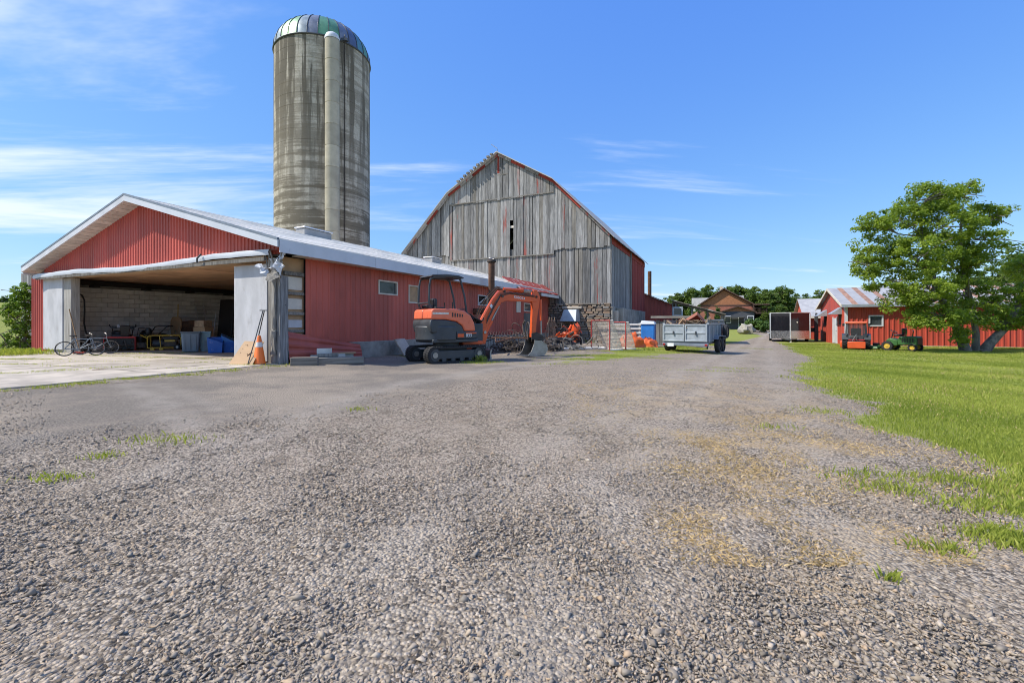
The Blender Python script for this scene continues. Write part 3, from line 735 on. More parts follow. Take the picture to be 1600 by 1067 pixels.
    for k in range(4):
        mb = MB(); x0 = random.uniform(-.3,.35); mb.beam((x0,-.2,2.3+random.random()*.3),(x0+random.uniform(-.2,.2),-.3,3.05),.05,.03); mb.obj("splintered_lath", m_greywood_b, T)
    # --- open framing behind the corner
    ya, yb = .08, ly(SH, 476)
    MB().box(-.14, -.10, ya, yb+.05, -.05, 2.95).obj("wall_sheathing", m_ply, T)
    for z, hh in ((2.55,.22),(1.98,.16),(1.42,.17),(.92,.15)):
        MB().box(-.095, -.01, ya, yb, z-hh*.5, z).obj("wall_girt", m_hwood, T, bevel=.008)
    for z0, z1 in ((2.05,2.42),(1.5,1.8),(.98,1.2),(.15,.8)):
        MB().box(-.098, -.075, ya+.02, yb-.02, z0, z1).obj("insulation_board", m_cream if z0 > 1 else m_panel, T)
    # --- side wall cladding, sheet by sheet, with window openings
    wins = []
    for (u0, u1, v0, v1, kind) in ((590,620,439,461,'glass'), (637,653,446,474,'board'), (746,772,462,478,'broken'), (818,832,474,487,'glass')):
        y0, y1 = ly(SH, u0), ly(SH, u1); ym = (y0+y1)/2; z1, z0 = lz(SH, 0, ym, v0), lz(SH, 0, ym, v1); wins.append((y0, y1, z0, z1, kind))
    y = yb
    while y < SL - .05:
        y1 = min(y + .91, SL); zb0 = .50 if y > 1.9 else .52
        segs = [(zb0 - .06*random.random(), 2.97)]
        mb = MB(); off = .004*random.random()
        cuts = sorted({y, y1} | {c for w in wins for c in w[:2] if y < c < y1})
        for a, b in zip(cuts, cuts[1:]):
            zz_ = [(segs[0][0], segs[0][1])]
            for w in wins:
                if w[0] < (a+b)/2 < w[1]: zz_ = [(zz_[0][0], w[2]), (w[3], zz_[0][1])]
            for z0, z1 in zz_: ribbed(mb, a, b, lambda q: z0, lambda q: z1, -.012 - off, .228, .02, .3, 'y')
        mb.obj("cladding_sheet", m_red_dull, T, fix=False); y = y1
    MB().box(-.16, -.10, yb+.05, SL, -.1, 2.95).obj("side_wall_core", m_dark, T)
    MB().box(-.10, .06, ly(SH,545), SL, -.1, .50).obj("foundation_wall", m_conc_d, T, bevel=.02)
    for y0, y1, z0, z1, kind in wins:
        w = MB(); f = .05
        w.box(-.06,.05,y0,y1,z1-f,z1); w.box(-.06,.05,y0,y1,z0,z0+f); w.box(-.058,.052,y0,y0+f,z0+f,z1-f); w.box(-.058,.052,y1-f,y1,z0+f,z1-f)
        wo_ = w.obj("window_frame", m_cream if kind != 'broken' else m_white, T)
        if kind == 'glass':
            MB().box(-.04,-.02,y0+f,y1-f,z0+f,z1-f).obj("pane", m_glassd, wo_)
        elif kind == 'board':
            MB().box(-.04,.01,y0+f,y1-f,z0+f,z1-f).obj("boarding", m_ply, wo_)
        else:
            ym = y0 + (y1-y0)*.55
            MB().box(-.04,-.02,ym,y1-f,z0+f,z1-f).obj("pane", m_glassd, wo_)
            MB().beam((0,y0+f,z0+f),(0,ym,z1-f),.03,.06).obj("broken_sash", m_white, wo_)
    # side door and notice near the barn end
    yd0, yd1 = ly(SH,818), ly(SH,832); zd = lz(SH,0,(yd0+yd1)/2,488)
    MB().box(-.03,.045,yd0,yd1,.0,zd-.05).obj("side_door", m_greywood_b, T, bevel=.01)
    MB().box(.03,.05,ly(SH,806),ly(SH,812.5),lz(SH,0,17.5,489),lz(SH,0,17.5,472)).obj("wall_notice", m_cream, T)
    # red painted roof section at the barn end, peeling, standing above the shingles
    yr0, yr1 = 14.6, SL - .05
    for k in range(8):
        y0 = yr0 + (yr1-yr0)/8*k; y1 = yr0 + (yr1-yr0)/8*(k+1) - .01; mb = MB(); V = []; F = []; n = 6
        h0 = .03 + .012*(k % 3)
        for i in range(n+1):
            t = i/n; xx = .78 - 1.15*t; zz_ = 3.05 + .72*t + h0 - .04*abs(noise.noise(Vector((k, t*3, 0))))
            V += [(xx, y0, zz_), (xx, y1, zz_+.01), (xx, y0, zz_-.05), (xx, y1, zz_-.04)]
        for i in range(n): F += [(4*i,4*i+4,4*i+5,4*i+1), (4*i+2,4*i+3,4*i+7,4*i+6), (4*i,4*i+2,4*i+6,4*i+4), (4*i+1,4*i+5,4*i+7,4*i+3)]
        F += [(0,1,3,2)]
        mb.add(V, F); mb.obj("roof_sheet", m_peel, T)
    MB().box(.77,.80,yr0+3.2,yr1,2.84,3.02).obj("fascia_board", m_fascia, T)
    # roof ventilators
    for (yv, xv, wv, lv) in ((6.2, -SW/2+.95, .55, 1.5), (14.5, -SW/2+1.6, .6, .9)):
        zc = shed_roof(xv); mb = MB(); mb.box(xv-wv/2, xv+wv/2, yv-lv/2, yv+lv/2, zc-.15, zc+.22); vo = mb.obj("roof_ventilator", m_greyroof, T, bevel=.03)
        MB().box(xv-wv/2-.05, xv+wv/2+.05, yv-lv/2-.05, yv+lv/2+.05, zc+.225, zc+.28).obj("ventilator_cap", m_alu, vo, bevel=.02)
    # stove pipe through the roof
    xp = .98; yp = ly(SH, 768, xp); zr_ = 3.3; zt_ = lz(SH, xp, yp, 410)
    mb = MB(); mb.tube([(-.05,yp,1.7),(xp-.15,yp,1.7),(xp,yp,1.85),(xp,yp,zt_)],.15,14); so_ = mb.obj("stove_pipe", m_rust, T, smooth=True)
    mb = MB(); mb.lathe([(0,zt_+.16),(.20,zt_+.12),(.23,zt_+.03),(.17,zt_-.02)],14,(xp,yp,0)); mb.obj("pipe_cap", m_rustd, so_, smooth=True)
    mb = MB(); mb.ring((xp,yp,zr_+.9),(0,0,1),.155,.018); mb.obj("pipe_band", m_steel, so_)
    # --- interior: floor, ceiling, block wall, beams
    MB().box(-SW+.15, -.16, -.02, 9.6, -.2, .006).obj("shed_floor", m_conc, T)
    nbd = 8
    for i in range(nbd):
        x0 = -SW+.15 + (SW-.35)/nbd*i
        MB().box(x0, x0+(SW-.35)/nbd-.012, .2, 9.6, zsoff-.02+.006*(i % 2), zsoff+.02).obj("ceiling_panel", m_plyceil, T)
    MB().box(-SW+.0, -SW+.06, .1, 9.6, 0, zsoff-.03).obj("side_wall_core", m_mortar, T)
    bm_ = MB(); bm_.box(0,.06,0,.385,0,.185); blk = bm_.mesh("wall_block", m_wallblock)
    for r in range(13):
        for k in range(24):
            y0 = .12 + k*.4 - (.2 if r % 2 else 0)
            if y0 < .05 or y0 > 9.2: continue
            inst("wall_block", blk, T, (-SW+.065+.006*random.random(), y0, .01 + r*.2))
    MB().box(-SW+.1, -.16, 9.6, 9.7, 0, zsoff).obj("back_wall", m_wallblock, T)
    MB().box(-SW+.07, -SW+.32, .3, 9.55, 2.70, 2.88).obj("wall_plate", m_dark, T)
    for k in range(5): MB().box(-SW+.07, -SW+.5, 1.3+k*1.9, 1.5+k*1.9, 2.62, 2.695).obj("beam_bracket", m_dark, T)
    MB().box(-SW+.134,-SW+.16, 4.95,5.15,1.42,1.5).obj("wall_socket", m_white, T)
    MB().box(-SW-.12,-SW,0,SL,-.2,3.05).obj("far_side_wall", m_red_dull, T)
    MB().box(-SW,0,SL-.1,SL,-.2,3.1).obj("rear_wall", m_red_dull, T)
    # bent lower cladding sheet lying against the corner
    ye = ly(SH, 556); mb = MB(); V = []; F = []; n = 22; m = 16
    for i in range(n+1):
        s = i/n; y_ = .07 + (ye-.07)*s
        for j in range(m+1):
            t = j/m; ztop = .88 - .46*s; z = -.03 + (ztop+.03)*t
            rib = (.022 if (j % 4) in (1, 2) else 0)
            V.append((.20 - .12*t + rib + .05*noise.noise(Vector((s*3, t*2, 0))) + .10*s*s, y_ + .02*noise.noise(Vector((t*4, s*4, 2))), z))
    for i in range(n):
        for j in range(m): F.append((i*(m+1)+j, (i+1)*(m+1)+j, (i+1)*(m+1)+j+1, i*(m+1)+j+1))
    mb.add(V, F); mb.obj("bent_cladding_sheet", m_red_dull, T, fix=False)
shed()

# ------------------------------------------------------------------ silo
def silo():
    Yc, rad = 38.0, 3.66; Xc = (506.5-CX)/FPX*Yc*1.004; T = thing("concrete_silo", "tall stained concrete silo with striped metal dome and side chute", "silo", (Xc, Yc, .1), 0)
    rim = 22.75; n = 26; hh = rim/n
    for i in range(n):
        mb = MB(); r_ = rad + .008*(random.random()-.5); z0, z1 = i*hh, (i+1)*hh
        mb.lathe([(rad-.03, z0), (r_-.010, z0+.003), (r_, z0+.007), (r_, z1-.007), (r_-.010, z1-.003), (rad-.03, z1)], 72)
        mb.obj("concrete_ring", m_silo, T, smooth=True)
    mb = MB(); mb.ring((0,0,rim),(0,0,1),rad+.02,.07,72,8); mb.obj("rim_band", m_char, T, smooth=True)
    # dome gores in alternating colours
    ng = 30; hd = 2.75
    cols = {'g': (.15,.33,.18), 'G': (.24,.40,.24), 's': (.20,.215,.26), 'l': (.29,.34,.36), 'b': (.13,.155,.23), 't': (.12,.27,.28)}
    mats = {k: paint("dome_paint_%s" % {'g':'green','G':'pale_green','s':'slate','l':'light_grey','b':'navy','t':'teal'}[k], c, .38, .22, 1.2, .25, hsh(c, .6), metal=.35) for k, c in cols.items()}
    seq = "sltllGGlsggsbtgslllGlsggsbtgsl"
    a0 = math.atan2(-Yc, -Xc) - 9.5*2*math.pi/ng
    for k in range(ng):
        t0, t1 = a0 + 2*math.pi*k/ng, a0 + 2*math.pi*(k+1)/ng; V = []; F = []; m = 9
        for i in range(m+1):
            p = (math.pi/2)*i/m; r_ = (rad+.03)*math.cos(p)**.92 if i < m else .05; z = rim + .05 + hd*math.sin(p)
            for t, b in ((t0, 0), ((t0+t1)/2, .03*math.cos(p)), (t1, 0)): V.append(((r_+b)*math.cos(t), (r_+b)*math.sin(t), z))
        for i in range(m):
            for j in range(2): F.append((3*i+j, 3*i+j+1, 3*i+4+j, 3*i+3+j))
        mb = MB(); mb.add(V, F); mb.obj("dome_panel", mats[seq[k]], T, smooth=True)
        mb = MB(); mb.tube([((rad+.05)*math.cos((math.pi/2)*i/m)**.92*math.cos(t0), (rad+.05)*math.cos((math.pi/2)*i/m)**.92*math.sin(t0), rim+.05+(hd+.02)*math.sin((math.pi/2)*i/m)) for i in range(m)], .028, 5)
        mb.obj("dome_seam", m_char, T)
    # chute on the near side
    uc = 519.0; rc = .52
    th = None; best = 9
    for k in range(720):
        a = math.pi + math.pi*k/720; px, py = Xc + (rad+rc*.72)*math.cos(a), Yc + (rad+rc*.72)*math.sin(a)
        d = abs(CX + FPX*px/py - uc)
        if d < best: best, th = d, a
    cxx, cyy = (rad+rc*.72)*math.cos(th), (rad+rc*.72)*math.sin(th)
    zt = H - (52-HY)/FPX*(Yc+cyy) - .1 ; n = 14
    for i in range(n):
        mb = MB(); z0, z1 = (zt-.55)*i/n, (zt-.55)*(i+1)/n; r_ = rc + .012*(random.random()-.5)
        mb.lathe([(rc-.03, z0), (r_, z0+.02), (r_, z1-.02), (rc-.03, z1)], 24, (cxx, cyy, 0)); mb.obj("chute_section", m_chute, T, smooth=True)
    mb = MB(); mb.lathe([(rc+.02, zt-.56), (rc+.03, zt-.42), (rc*.85, zt-.16), (rc*.4, zt), (0, zt+.03)], 20, (cxx, cyy, 0)); mb.obj("chute_cap", m_white, T, smooth=True)
    # ladder pipe and bracket right of the chute
    ap = th + .26; px, py = (rad+.12)*math.cos(ap), (rad+.12)*math.sin(ap)
    mb = MB(); mb.tube([(px,py,.2),(px,py,rim+.15)], .04, 6); mb.obj("filler_pipe", m_rustd, T)
    mb = MB(); mb.box(px-.25,px+.25,py-.15,py+.1,rim+.0,rim+.2); mb.cyl((px,py,rim+.2),(px,py,rim+.5),.05,6); mb.obj("pipe_bracket", m_char, T)
silo()

# ------------------------------------------------------------------ old timber barn
BN = Vector((6.47, 30.1, -.13)); BW = 16.2; BL = 14.0
def barn():
    T = thing("timber_barn", "big weathered grey timber barn with gambrel roof and stone base", "barn", BN, RZ)
    PE, PB, PK = 7.2, 11.2, 13.65                    # eave, break, ridge heights
    xb1, xk, xb0 = -3.9, -8.1, -12.3
    prof = [(-BW,PE),(xb0,PB),(xk,PK),(xb1,PB),(0,PE)]
    def roof(x):
        for (a, za), (b, zb) in zip(prof, prof[1:]):
            if a <= x <= b: return za + (zb-za)*(x-a)/(b-a)
        return PE
    zst = 2.72
    random.seed(11)
    gap0, gap1 = lx(BN, 796), lx(BN, 804.5); gz0, gz1 = lz(BN, (gap0+gap1)/2, 0, 397), lz(BN, (gap0+gap1)/2, 0, 333)
    def tier(x0, x1, zb, zt, y, red=.12, wmin=.2, wmax=.3):
        x = x0
        while x < x1 - .02:
            w = random.uniform(wmin, wmax); b = min(x + w, x1)
            if x1 - b < .1: b = x1
            gp_ = random.choice((.008,.012,.018,.035)); lo = zb(x) + random.uniform(-.10, .04); z0, z1 = zt(x+.004), zt(b-.012)
            xm = (x+b)/2
            m = m_greywood_r if random.random() < red else m_greywood_b if random.random() < .12 else m_greywood
            yy = y + random.uniform(-.028, .014); parts_ = [(lo, z0, z1)]
            if gap0 < xm < gap1 and lo < gz0 + .4 and z1 > gz1: parts_ = [(lo, gz0, gz0), (gz1 + random.uniform(-.5,.0), z0, z1)] if lo < gz0 - .2 else [(gz1 + random.uniform(-.7,0), z0, z1)]
            for l_, a_, b_ in parts_:
                if max(a_, b_) - l_ < .05: continue
                mb = MB(); mb.hexa([(x+.004,yy,l_),(b-gp_,yy,l_),(b-gp_,yy+.028,l_),(x+.004,yy+.028,l_),(x+.004,yy,a_),(b-gp_,yy,b_),(b-gp_,yy+.028,b_),(x+.004,yy+.028,a_)])
                mb.obj("wall_board", m, T)
            x = b
    dn = lambda x: roof(x) - .12
    tier(xb0, xb1, lambda x: 10.35, dn, -.14, .10)                              # upper gable
    tier(xb0, xb1, lambda x: 6.15, lambda x: 10.42, -.08, .10)                 # doors
    tier(-BW+.02, xb0-.02, lambda x: 6.55, dn, -.08, .12)                      # left flank
    tier(xb1+.02, -.02, lambda x: 6.45, dn, -.08, .08)                         # right flank
    tier(-BW+.02, xb1, lambda x: zst, lambda x: 6.65, 0, .25)                  # lower wall
    tier(xb1+.02, -.02, lambda x: zst-.06, lambda x: 6.55, 0, .08)
    MB().box(xb0,xb1,-.165,-.145,10.33,10.40).obj("drip_batten", m_greywood_b, T)
    MB().box(xb0,xb1,-.11,-.085,6.10,6.17).obj("door_rail", m_greywood_b, T)
    MB().box(gap0,gap1+.05,-.02,.03,8.2,8.36).obj("loose_brace", m_cream, T)
    MB().box(xk-.1,xk+.06,-.175,-.145,12.2,13.4).obj("ridge_trim", m_redwood, T)
    MB().box(xk-.08,xk+.75,-.172,-.146,12.04,12.12).obj("hatch_ledge", m_greywood_b, T)
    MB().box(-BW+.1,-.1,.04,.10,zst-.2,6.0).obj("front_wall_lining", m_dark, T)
    # rake trim along the gambrel
    for (a, za), (b, zb) in zip(prof, prof[1:]):
        L = math.hypot(b-a, zb-za); k = 4
        for i in range(k):
            s, e = i/k, (i+1)/k - .004
            p = Vector((a+(b-a)*s, -.26, za+(zb-za)*s - .14)); q = Vector((a+(b-a)*e, -.26, za+(zb-za)*e - .14))
            mb = MB(); mb.beam(p, q, .05, .17); mb.obj("rake_trim", m_redwood if random.random() < .4 else m_greywood_r, T)
    # roof sheets: overhang .55 at the front
    for (a, za), (b, zb) in zip(prof, prof[1:]):
        d = Vector((b-a, 0, zb-za)).normalized(); ext = .45
        A = Vector((a,0,za)); B = Vector((b,0,zb))
        if a == -BW: A = A - d*ext
        if b == 0: B = B + d*ext
        for k in range(16):
            y0 = -.55 + (BL+1.0)/16*k; y1 = y0 + (BL+1.0)/16 + .02; up = .012*(k % 2)
            mb = MB(); mb.hexa([(A.x,y0,A.z-.03+up),(B.x,y0,B.z-.03+up),(B.x,y1,B.z-.03+up),(A.x,y1,A.z-.03+up),(A.x,y0,A.z+.03+up),(B.x,y0,B.z+.03+up),(B.x,y1,B.z+.03+up),(A.x,y1,A.z+.03+up)])
            mb.obj("roof_sheet", m_greyroof, T)
    # frayed edge of the upper left slope: broken shingle ends
    for k in range(11):
        s = .25 + .066*k; x = xb0 + (xk-xb0)*s; z = PB + (PK-PB)*s
        mb = MB(); mb.box(x-.10,x+.10,-.66,-.40,z+.02,z+.10+.1*random.random()); mb.obj("loose_shingle", m_greywood_b, T)
    mb = MB(); mb.tube([(xk,-.2,PK),(xk-.1,-.25,PK+.35),(xk-.55,-.25,PK+.7)], .02, 5); mb.obj("lightning_rod", m_steel, T)
    # eave trim and downpipe at the left end
    mb = MB(); mb.tube([(-BW-.35,-.3,PE-.25),(-BW-.1,-.25,PE-.7),(-BW+.05,-.2,PE-1.0),(-BW+.05,-.2,PE-2.4)], .06, 8); mb.obj("downpipe", m_white, T)
    # side wall: grey boards then red painted part
    y = 0.02; ysplit = ly(BN, 984)
    while y < BL:
        w = random.uniform(.22,.32); y1 = min(y+w, BL); red = y > ysplit; xx = random.uniform(-.012,.012)
        mb = MB(); mb.box(.0+xx, .028+xx, y+.004, y1-.01, (zst-.3 if not red else 1.6)+random.uniform(-.05,.05), PE-.12); mb.obj("side_board", (m_redwood if red else m_greywood), T); y = y1
    MB().box(.03,.06,.05,BL,6.55,7.0).obj("eave_trim", m_redwood, T)
    MB().box(.04,.16,ysplit-.12,ysplit+.02,1.6,6.9).obj("side_post", m_postwood, T)
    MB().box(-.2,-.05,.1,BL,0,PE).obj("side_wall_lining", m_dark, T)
    MB().box(-BW,-BW+.1,.1,BL,0,PE).obj("far_side_wall", m_greywood_b, T)
    mb = MB(); mb.prism([(-BW+.05,0)] + [(a+(.05 if a==-BW else -.05 if a==0 else 0), z-.1) for a, z in prof] + [(-.05,0)], BL-.1, BL, 'xz'); mb.obj("rear_wall", m_greywood_b, T)
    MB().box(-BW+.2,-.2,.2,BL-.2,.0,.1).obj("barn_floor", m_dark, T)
    # --- stone foundation, stone by stone
    xs0 = -4.7; F0 = MB(); F0.box(-BW+.1, -.02, .10, .45, -.3, zst); fo = F0.obj("foundation_wall", m_mortar, T)
    shapes = []
    for k in range(9):
        mb = MB(); a, b, c = .5, .5, .5; V = []
        for sx_, sy_, sz_ in ((-1,-1,-1),(1,-1,-1),(1,1,-1),(-1,1,-1),(-1,-1,1),(1,-1,1),(1,1,1),(-1,1,1)):
            V.append((sx_*.5*random.uniform(.82,1.0), sy_*.5*(random.uniform(.75,1.15) if sy_ < 0 else 1), sz_*.5*random.uniform(.78,1.0)))
        mb.hexa(V); import bmesh
        me = mb.mesh("foundation_stone", m_stone); bm = bmesh.new(); bm.from_mesh(me); bmesh.ops.bevel(bm, geom=bm.edges[:], offset=.09, segments=1, affect='EDGES'); bm.to_mesh(me); bm.free(); shapes.append(me)
    z = -.1
    while z < zst - .05:
        h = random.uniform(.10,.22); x = xs0 - random.random()*.2
        if z + h > zst - .04: h = zst - .02 - z
        while x < -.02:
            w = random.uniform(.2,.62); w = min(w, -.01-x) if x + w > -.12 else w
            inst("foundation_stone", random.choice(shapes), fo, (x+w/2, .04+random.uniform(-.04,.03), z+h/2), (0, random.uniform(-.04,.04), 0), (w-.015, .22, h-.012))
            x += w
        z += h
    MB().box(-2.9,-.9,-.09,.03,zst-.12,zst-.02).obj("sill_timber", m_hwood, T, bevel=.01)
    # concrete side base and the sloping wing wall
    MB().box(-.02,.10,.0,BL,-.3,zst-.25).obj("side_foundation", m_conc_d, T, bevel=.02)
    mb = MB(); mb.prism([(1.0,-.4),(1.0,zst-.32),(4.6,zst-.42),(6.6,1.25),(7.2,-.4)], .12, .62, 'yz'); mb.obj("wing_wall", m_conc_d, T, bevel=.03)
    MB().box(.11,.34,.35,.75,1.2,2.2).obj("meter_box", m_conc, T, bevel=.02)
    # feed hood on the stone wall with its stone lintel
    x0, x1 = lx(BN, 881), lx(BN, 907); xm = (x0+x1)/2; zt_, zb_ = lz(BN, xm, 0, 484), lz(BN, xm, -.5, 502)
    mb = MB(); mb.hexa([(x0-.05,-.75,zb_),(x1-.1,-.75,zb_),(x1,-.06,zb_-.05),(x0+.1,-.06,zb_-.05),(x0+.12,-.42,zt_),(x1-.15,-.42,zt_),(x1-.05,-.06,zt_),(x0+.15,-.06,zt_)])
    mb.obj("vent_hood", m_galv, T, bevel=.015)
    MB().box(x0-.1,x1+.15,-.2,.0,zt_+.04,zt_+.22).obj("stone_lintel", m_conc, T, bevel=.04)
    # tall rusty pole pipe behind the far corner
    xp, yp = w2l(BN, at(1015, 430, 48.5))
    mb = MB(); mb.cyl((xp,yp,0),(xp,yp,lz(BN,xp,yp,424)),.19,10); mb.obj("stove_pipe", m_rust, T, smooth=True)
barn()
# ------------------------------------------------------------------ things in and around the shed
def sloc(x, y, z=.012):                                # shed frame to world
    return Vector((SH.x + x*EX + y*NX, SH.y + x*EY + y*NY, SH.z + z))
def wheel(T, c, r, ax=(0,1,0), tw=.022, name="wheel", rim=True, spokes=14, mt=None, mr_=None):
    c = Vector(c); ax = Vector(ax)
    mb = MB(); mb.ring(c, ax, r-tw, tw, 26, 6); w = mb.obj(name, mt or m_black, T, smooth=True)
    mb = MB(); mb.ring(c, ax, r-tw*2.3, tw*.55, 24, 5); a = ax.orthogonal().normalized(); b = ax.cross(a)
    for k in range(spokes):
        t = 2*math.pi*k/spokes; mb.tube([c, c + (a*math.cos(t)+b*math.sin(t))*(r-tw*2)], .0035, 4)
    mb.cyl(c - ax*.035, c + ax*.035, .022, 8); mb.obj("rim", mr_ or m_steel, w)
    return w
def bicycle(label, loc, rz, mat, lean=.08, sc=1.0):
    T = thing("bicycle", label, "bicycle", loc, rz); T.rotation_euler = (lean, 0, rz); T.scale = (sc, sc, sc)
    r = .31; A, B = Vector((-.5,0,r)), Vector((.5,0,r))
    wheel(T, A, r, tw=.017); wheel(T, B, r, tw=.017)
    bb = Vector((-.08,0,.27)); st = Vector((-.2,0,.72)); hd = Vector((.36,0,.70)); hl = Vector((.40,0,.56))
    mb = MB()
    for p, q in ((bb,st),(bb,hl),(st,hd),(A,bb),(A,st)): mb.tube([p,q], .017, 7)
    mb.tube([hd,hl], .02, 7); mb.obj("frame", mat, T, smooth=True)
    mb = MB(); mb.tube([hl, hl+Vector((.04,0,-.1)), B], .014, 6); mb.obj("fork", mat, T)
    mb = MB(); mb.tube([(.36,-.26,.92),(.30,-.2,.94),(.36,0,.86),(.30,.2,.94),(.36,.26,.92)], .013, 6); mb.tube([hd,(.355,0,.87)], .014, 6); mb.obj("handlebar", m_steel, T)
    mb = MB(); mb.ball((-.24,0,.84), .12, 8, 5, (1.1,.6,.3)); mb.tube([st,(-.23,0,.82)], .013, 6); mb.obj("saddle", m_blackp, T, smooth=True)
    mb = MB(); mb.ring(bb,(0,1,0),.085,.008,16,4); mb.tube([bb+Vector((0,-.05,0)),bb+Vector((.1,-.07,-.12))],.01,5); mb.tube([bb+Vector((0,.05,0)),bb+Vector((-.1,.07,.12))],.01,5); mb.obj("crank", m_steel, T)
    return T
def at_shed_floor(u, v):                                # floor point seen in column u, row v, at shed floor level
    Y = (H - SH.z - .01)*FPX/(v - HY); return Vector(((u-CX)/FPX*Y, Y, SH.z + .012))
bA = at_shed_floor(126, 556); bicycle("dark grey bicycle nearest the white door leaf, overlapping its lower edge", bA, R(33), m_galvd, -.06, .80)
bB = at_shed_floor(150, 553.5); bicycle("grey blue bicycle standing beside the red snow blower", bB, R(42), m_tote, .05, .80)
# leaning broom
T = thing("push_broom", "wooden handled broom leaning on the grey door jamb", "broom", at_shed_floor(125, 553))
p0, p1 = Vector((0,0,.04)), at(108, 483, 16.9) - T.location
MB().tube([p0, p1], .017, 7).obj("handle", m_handle, T, smooth=True)
MB().beam((-.2,-.03,.05),(.16,.03,.05),.07,.06).obj("head", m_redwood, T, bevel=.01)
MB().beam((-.2,-.03,.012),(.16,.03,.012),.06,.024).obj("bristles", m_blackp, T)
# black looped hose on the jamb
T = thing("rubber_hose", "black rubber hose looped over the jamb inside the shed", "hose", sloc(lx(SH,124,.35), .35))
o = MB().tube([(-.25,0,2.2),(-.12,.02,2.26),(.05,.05,2.2),(.14,.06,2.0),(.16,.05,1.6),(.15,.04,1.1),(.2,.05,.8),(.26,.1,.5),(.15,.1,.25)], .028, 7).obj("hose_line", m_black, T, smooth=True)
MB().lathe([(.0,0),(.2,0),(.22,.1),(.2,.5),(0,.55)],14,(.0,.25,0)).obj("coil_drum", m_blackp, T, smooth=True)
# snow blower
def snow_blower():
    c = at_shed_floor(188, 548.5); T = thing("snow_blower", "red snow blower with black chute facing the doorway", "snow blower", c, R(36))
    w = .98/2; h = .56
    mb = MB(); mb.box(-w,-w+.03,-.3,.3,0.02,h); mb.box(w-.03,w,-.3,.3,.02,h); mb.box(-w+.03,w-.03,-.1,.32,h-.05,h+.02); mb.obj("auger_housing", m_crimson, T, bevel=.01); MB().box(-w+.032,w-.032,.1,.28,.05,h-.055).obj("housing_back", m_blackp, T)  # back painted black: the shade inside the housing put into its colour
    mb = MB(); P = []
    for k in range(49):
        t = k/48; a = t*22; P.append((-w+.05+2*(w-.05)*t, -.05+.17*math.cos(a), .24+.17*math.sin(a)))
    mb.tube(P, .02, 5); mb.cyl((-w+.04,-.05,.24),(w-.04,-.05,.24),.03,8); mb.obj("auger", m_rustd, T)
    mb = MB(); mb.hexa([(.02,.0,.55),(.26,.0,.55),(.26,.24,.55),(.02,.24,.55),(-.02,-.1,1.0),(.32,-.1,1.0),(.28,.2,1.04),(.0,.2,1.04)]); mb.obj("chute", m_blackp, T, bevel=.02)
    mb = MB(); mb.box(-.3,.3,.34,.95,.28,.66); mb.ball((-.1,.6,.7),.2,10,6,(1.2,1,.6)); mb.obj("engine", m_blackp, T, bevel=.03)
    for sx_ in (-.3,.3):
        mb = MB(); mb.ring((sx_,.7,.2),(1,0,0),.14,.07,18,7); mb.obj("wheel", m_black, T, smooth=True)
    mb = MB()
    for sx_ in (-.28,.28): mb.tube([(sx_,.8,.45),(sx_*1.2,1.15,.9),(sx_*1.5,1.2,.98),(sx_*1.5,1.0,1.05)],.02,6)
    mb.box(-.36,.36,1.08,1.2,.88,.98); mb.obj("handlebar", m_blackp, T)
    for k in range(5): MB().box(-.34+.15*k,-.25+.15*k,1.04,1.08,.92,.98+.08*(k % 2)).obj("control_lever", m_white if k % 2 else m_blackp, T)
snow_blower()
def second_blower():
    c = sloc(-12.2, 2.9); T = thing("garden_tiller", "black garden machine with handlebars behind the bicycles", "garden machine", c, RZ+.2)
    mb = MB(); mb.box(-.3,.3,-.3,.4,.2,.55); mb.ball((0,0,.6),.22,10,6); mb.obj("engine", m_blackp, T, bevel=.03)
    for s in (-.33,.33): MB().ring((s,.1,.2),(1,0,0),.14,.06,16,6).obj("wheel", m_black, T, smooth=True)
    mb = MB()
    for s in (-.2,.2): mb.tube([(s,.2,.4),(s*1.6,.7,.95),(s*1.9,.95,1.0)],.02,6)
    mb.tube([(-.36,.93,1.0),(.36,.93,1.0)],.02,6); mb.obj("handlebar", m_blackp, T)
second_blower()
# push mower with a pale rounded deck
T = thing("push_mower", "small dark mower with pale grey rounded deck beside the generator", "mower", at_shed_floor(219, 545.5), R(30))
mb = MB(); mb.lathe([(0,.30),(.20,.29),(.27,.2),(.29,.08),(.27,.06)],20); mb.obj("deck", m_tote, T, smooth=True).scale = (.95,1.2,1)
MB().lathe([(0,.55),(.14,.53),(.16,.42),(.14,.29)],16,(0,.1,0)).obj("engine", m_blackp, T, smooth=True)
mb = MB()
for s in (-.2,.2): mb.tube([(s,.3,.2),(s,.75,.75),(s,.95,.9)],.013,6)
mb.tube([(-.2,.95,.9),(.2,.95,.9)],.013,6); mb.obj("handle", m_char, T)
for s in (-.28,.28):
    for y in (-.2,.28): MB().cyl((s-.025,y,.09),(s+.025,y,.09),.09,14).obj("wheel", m_black, T, smooth=True)
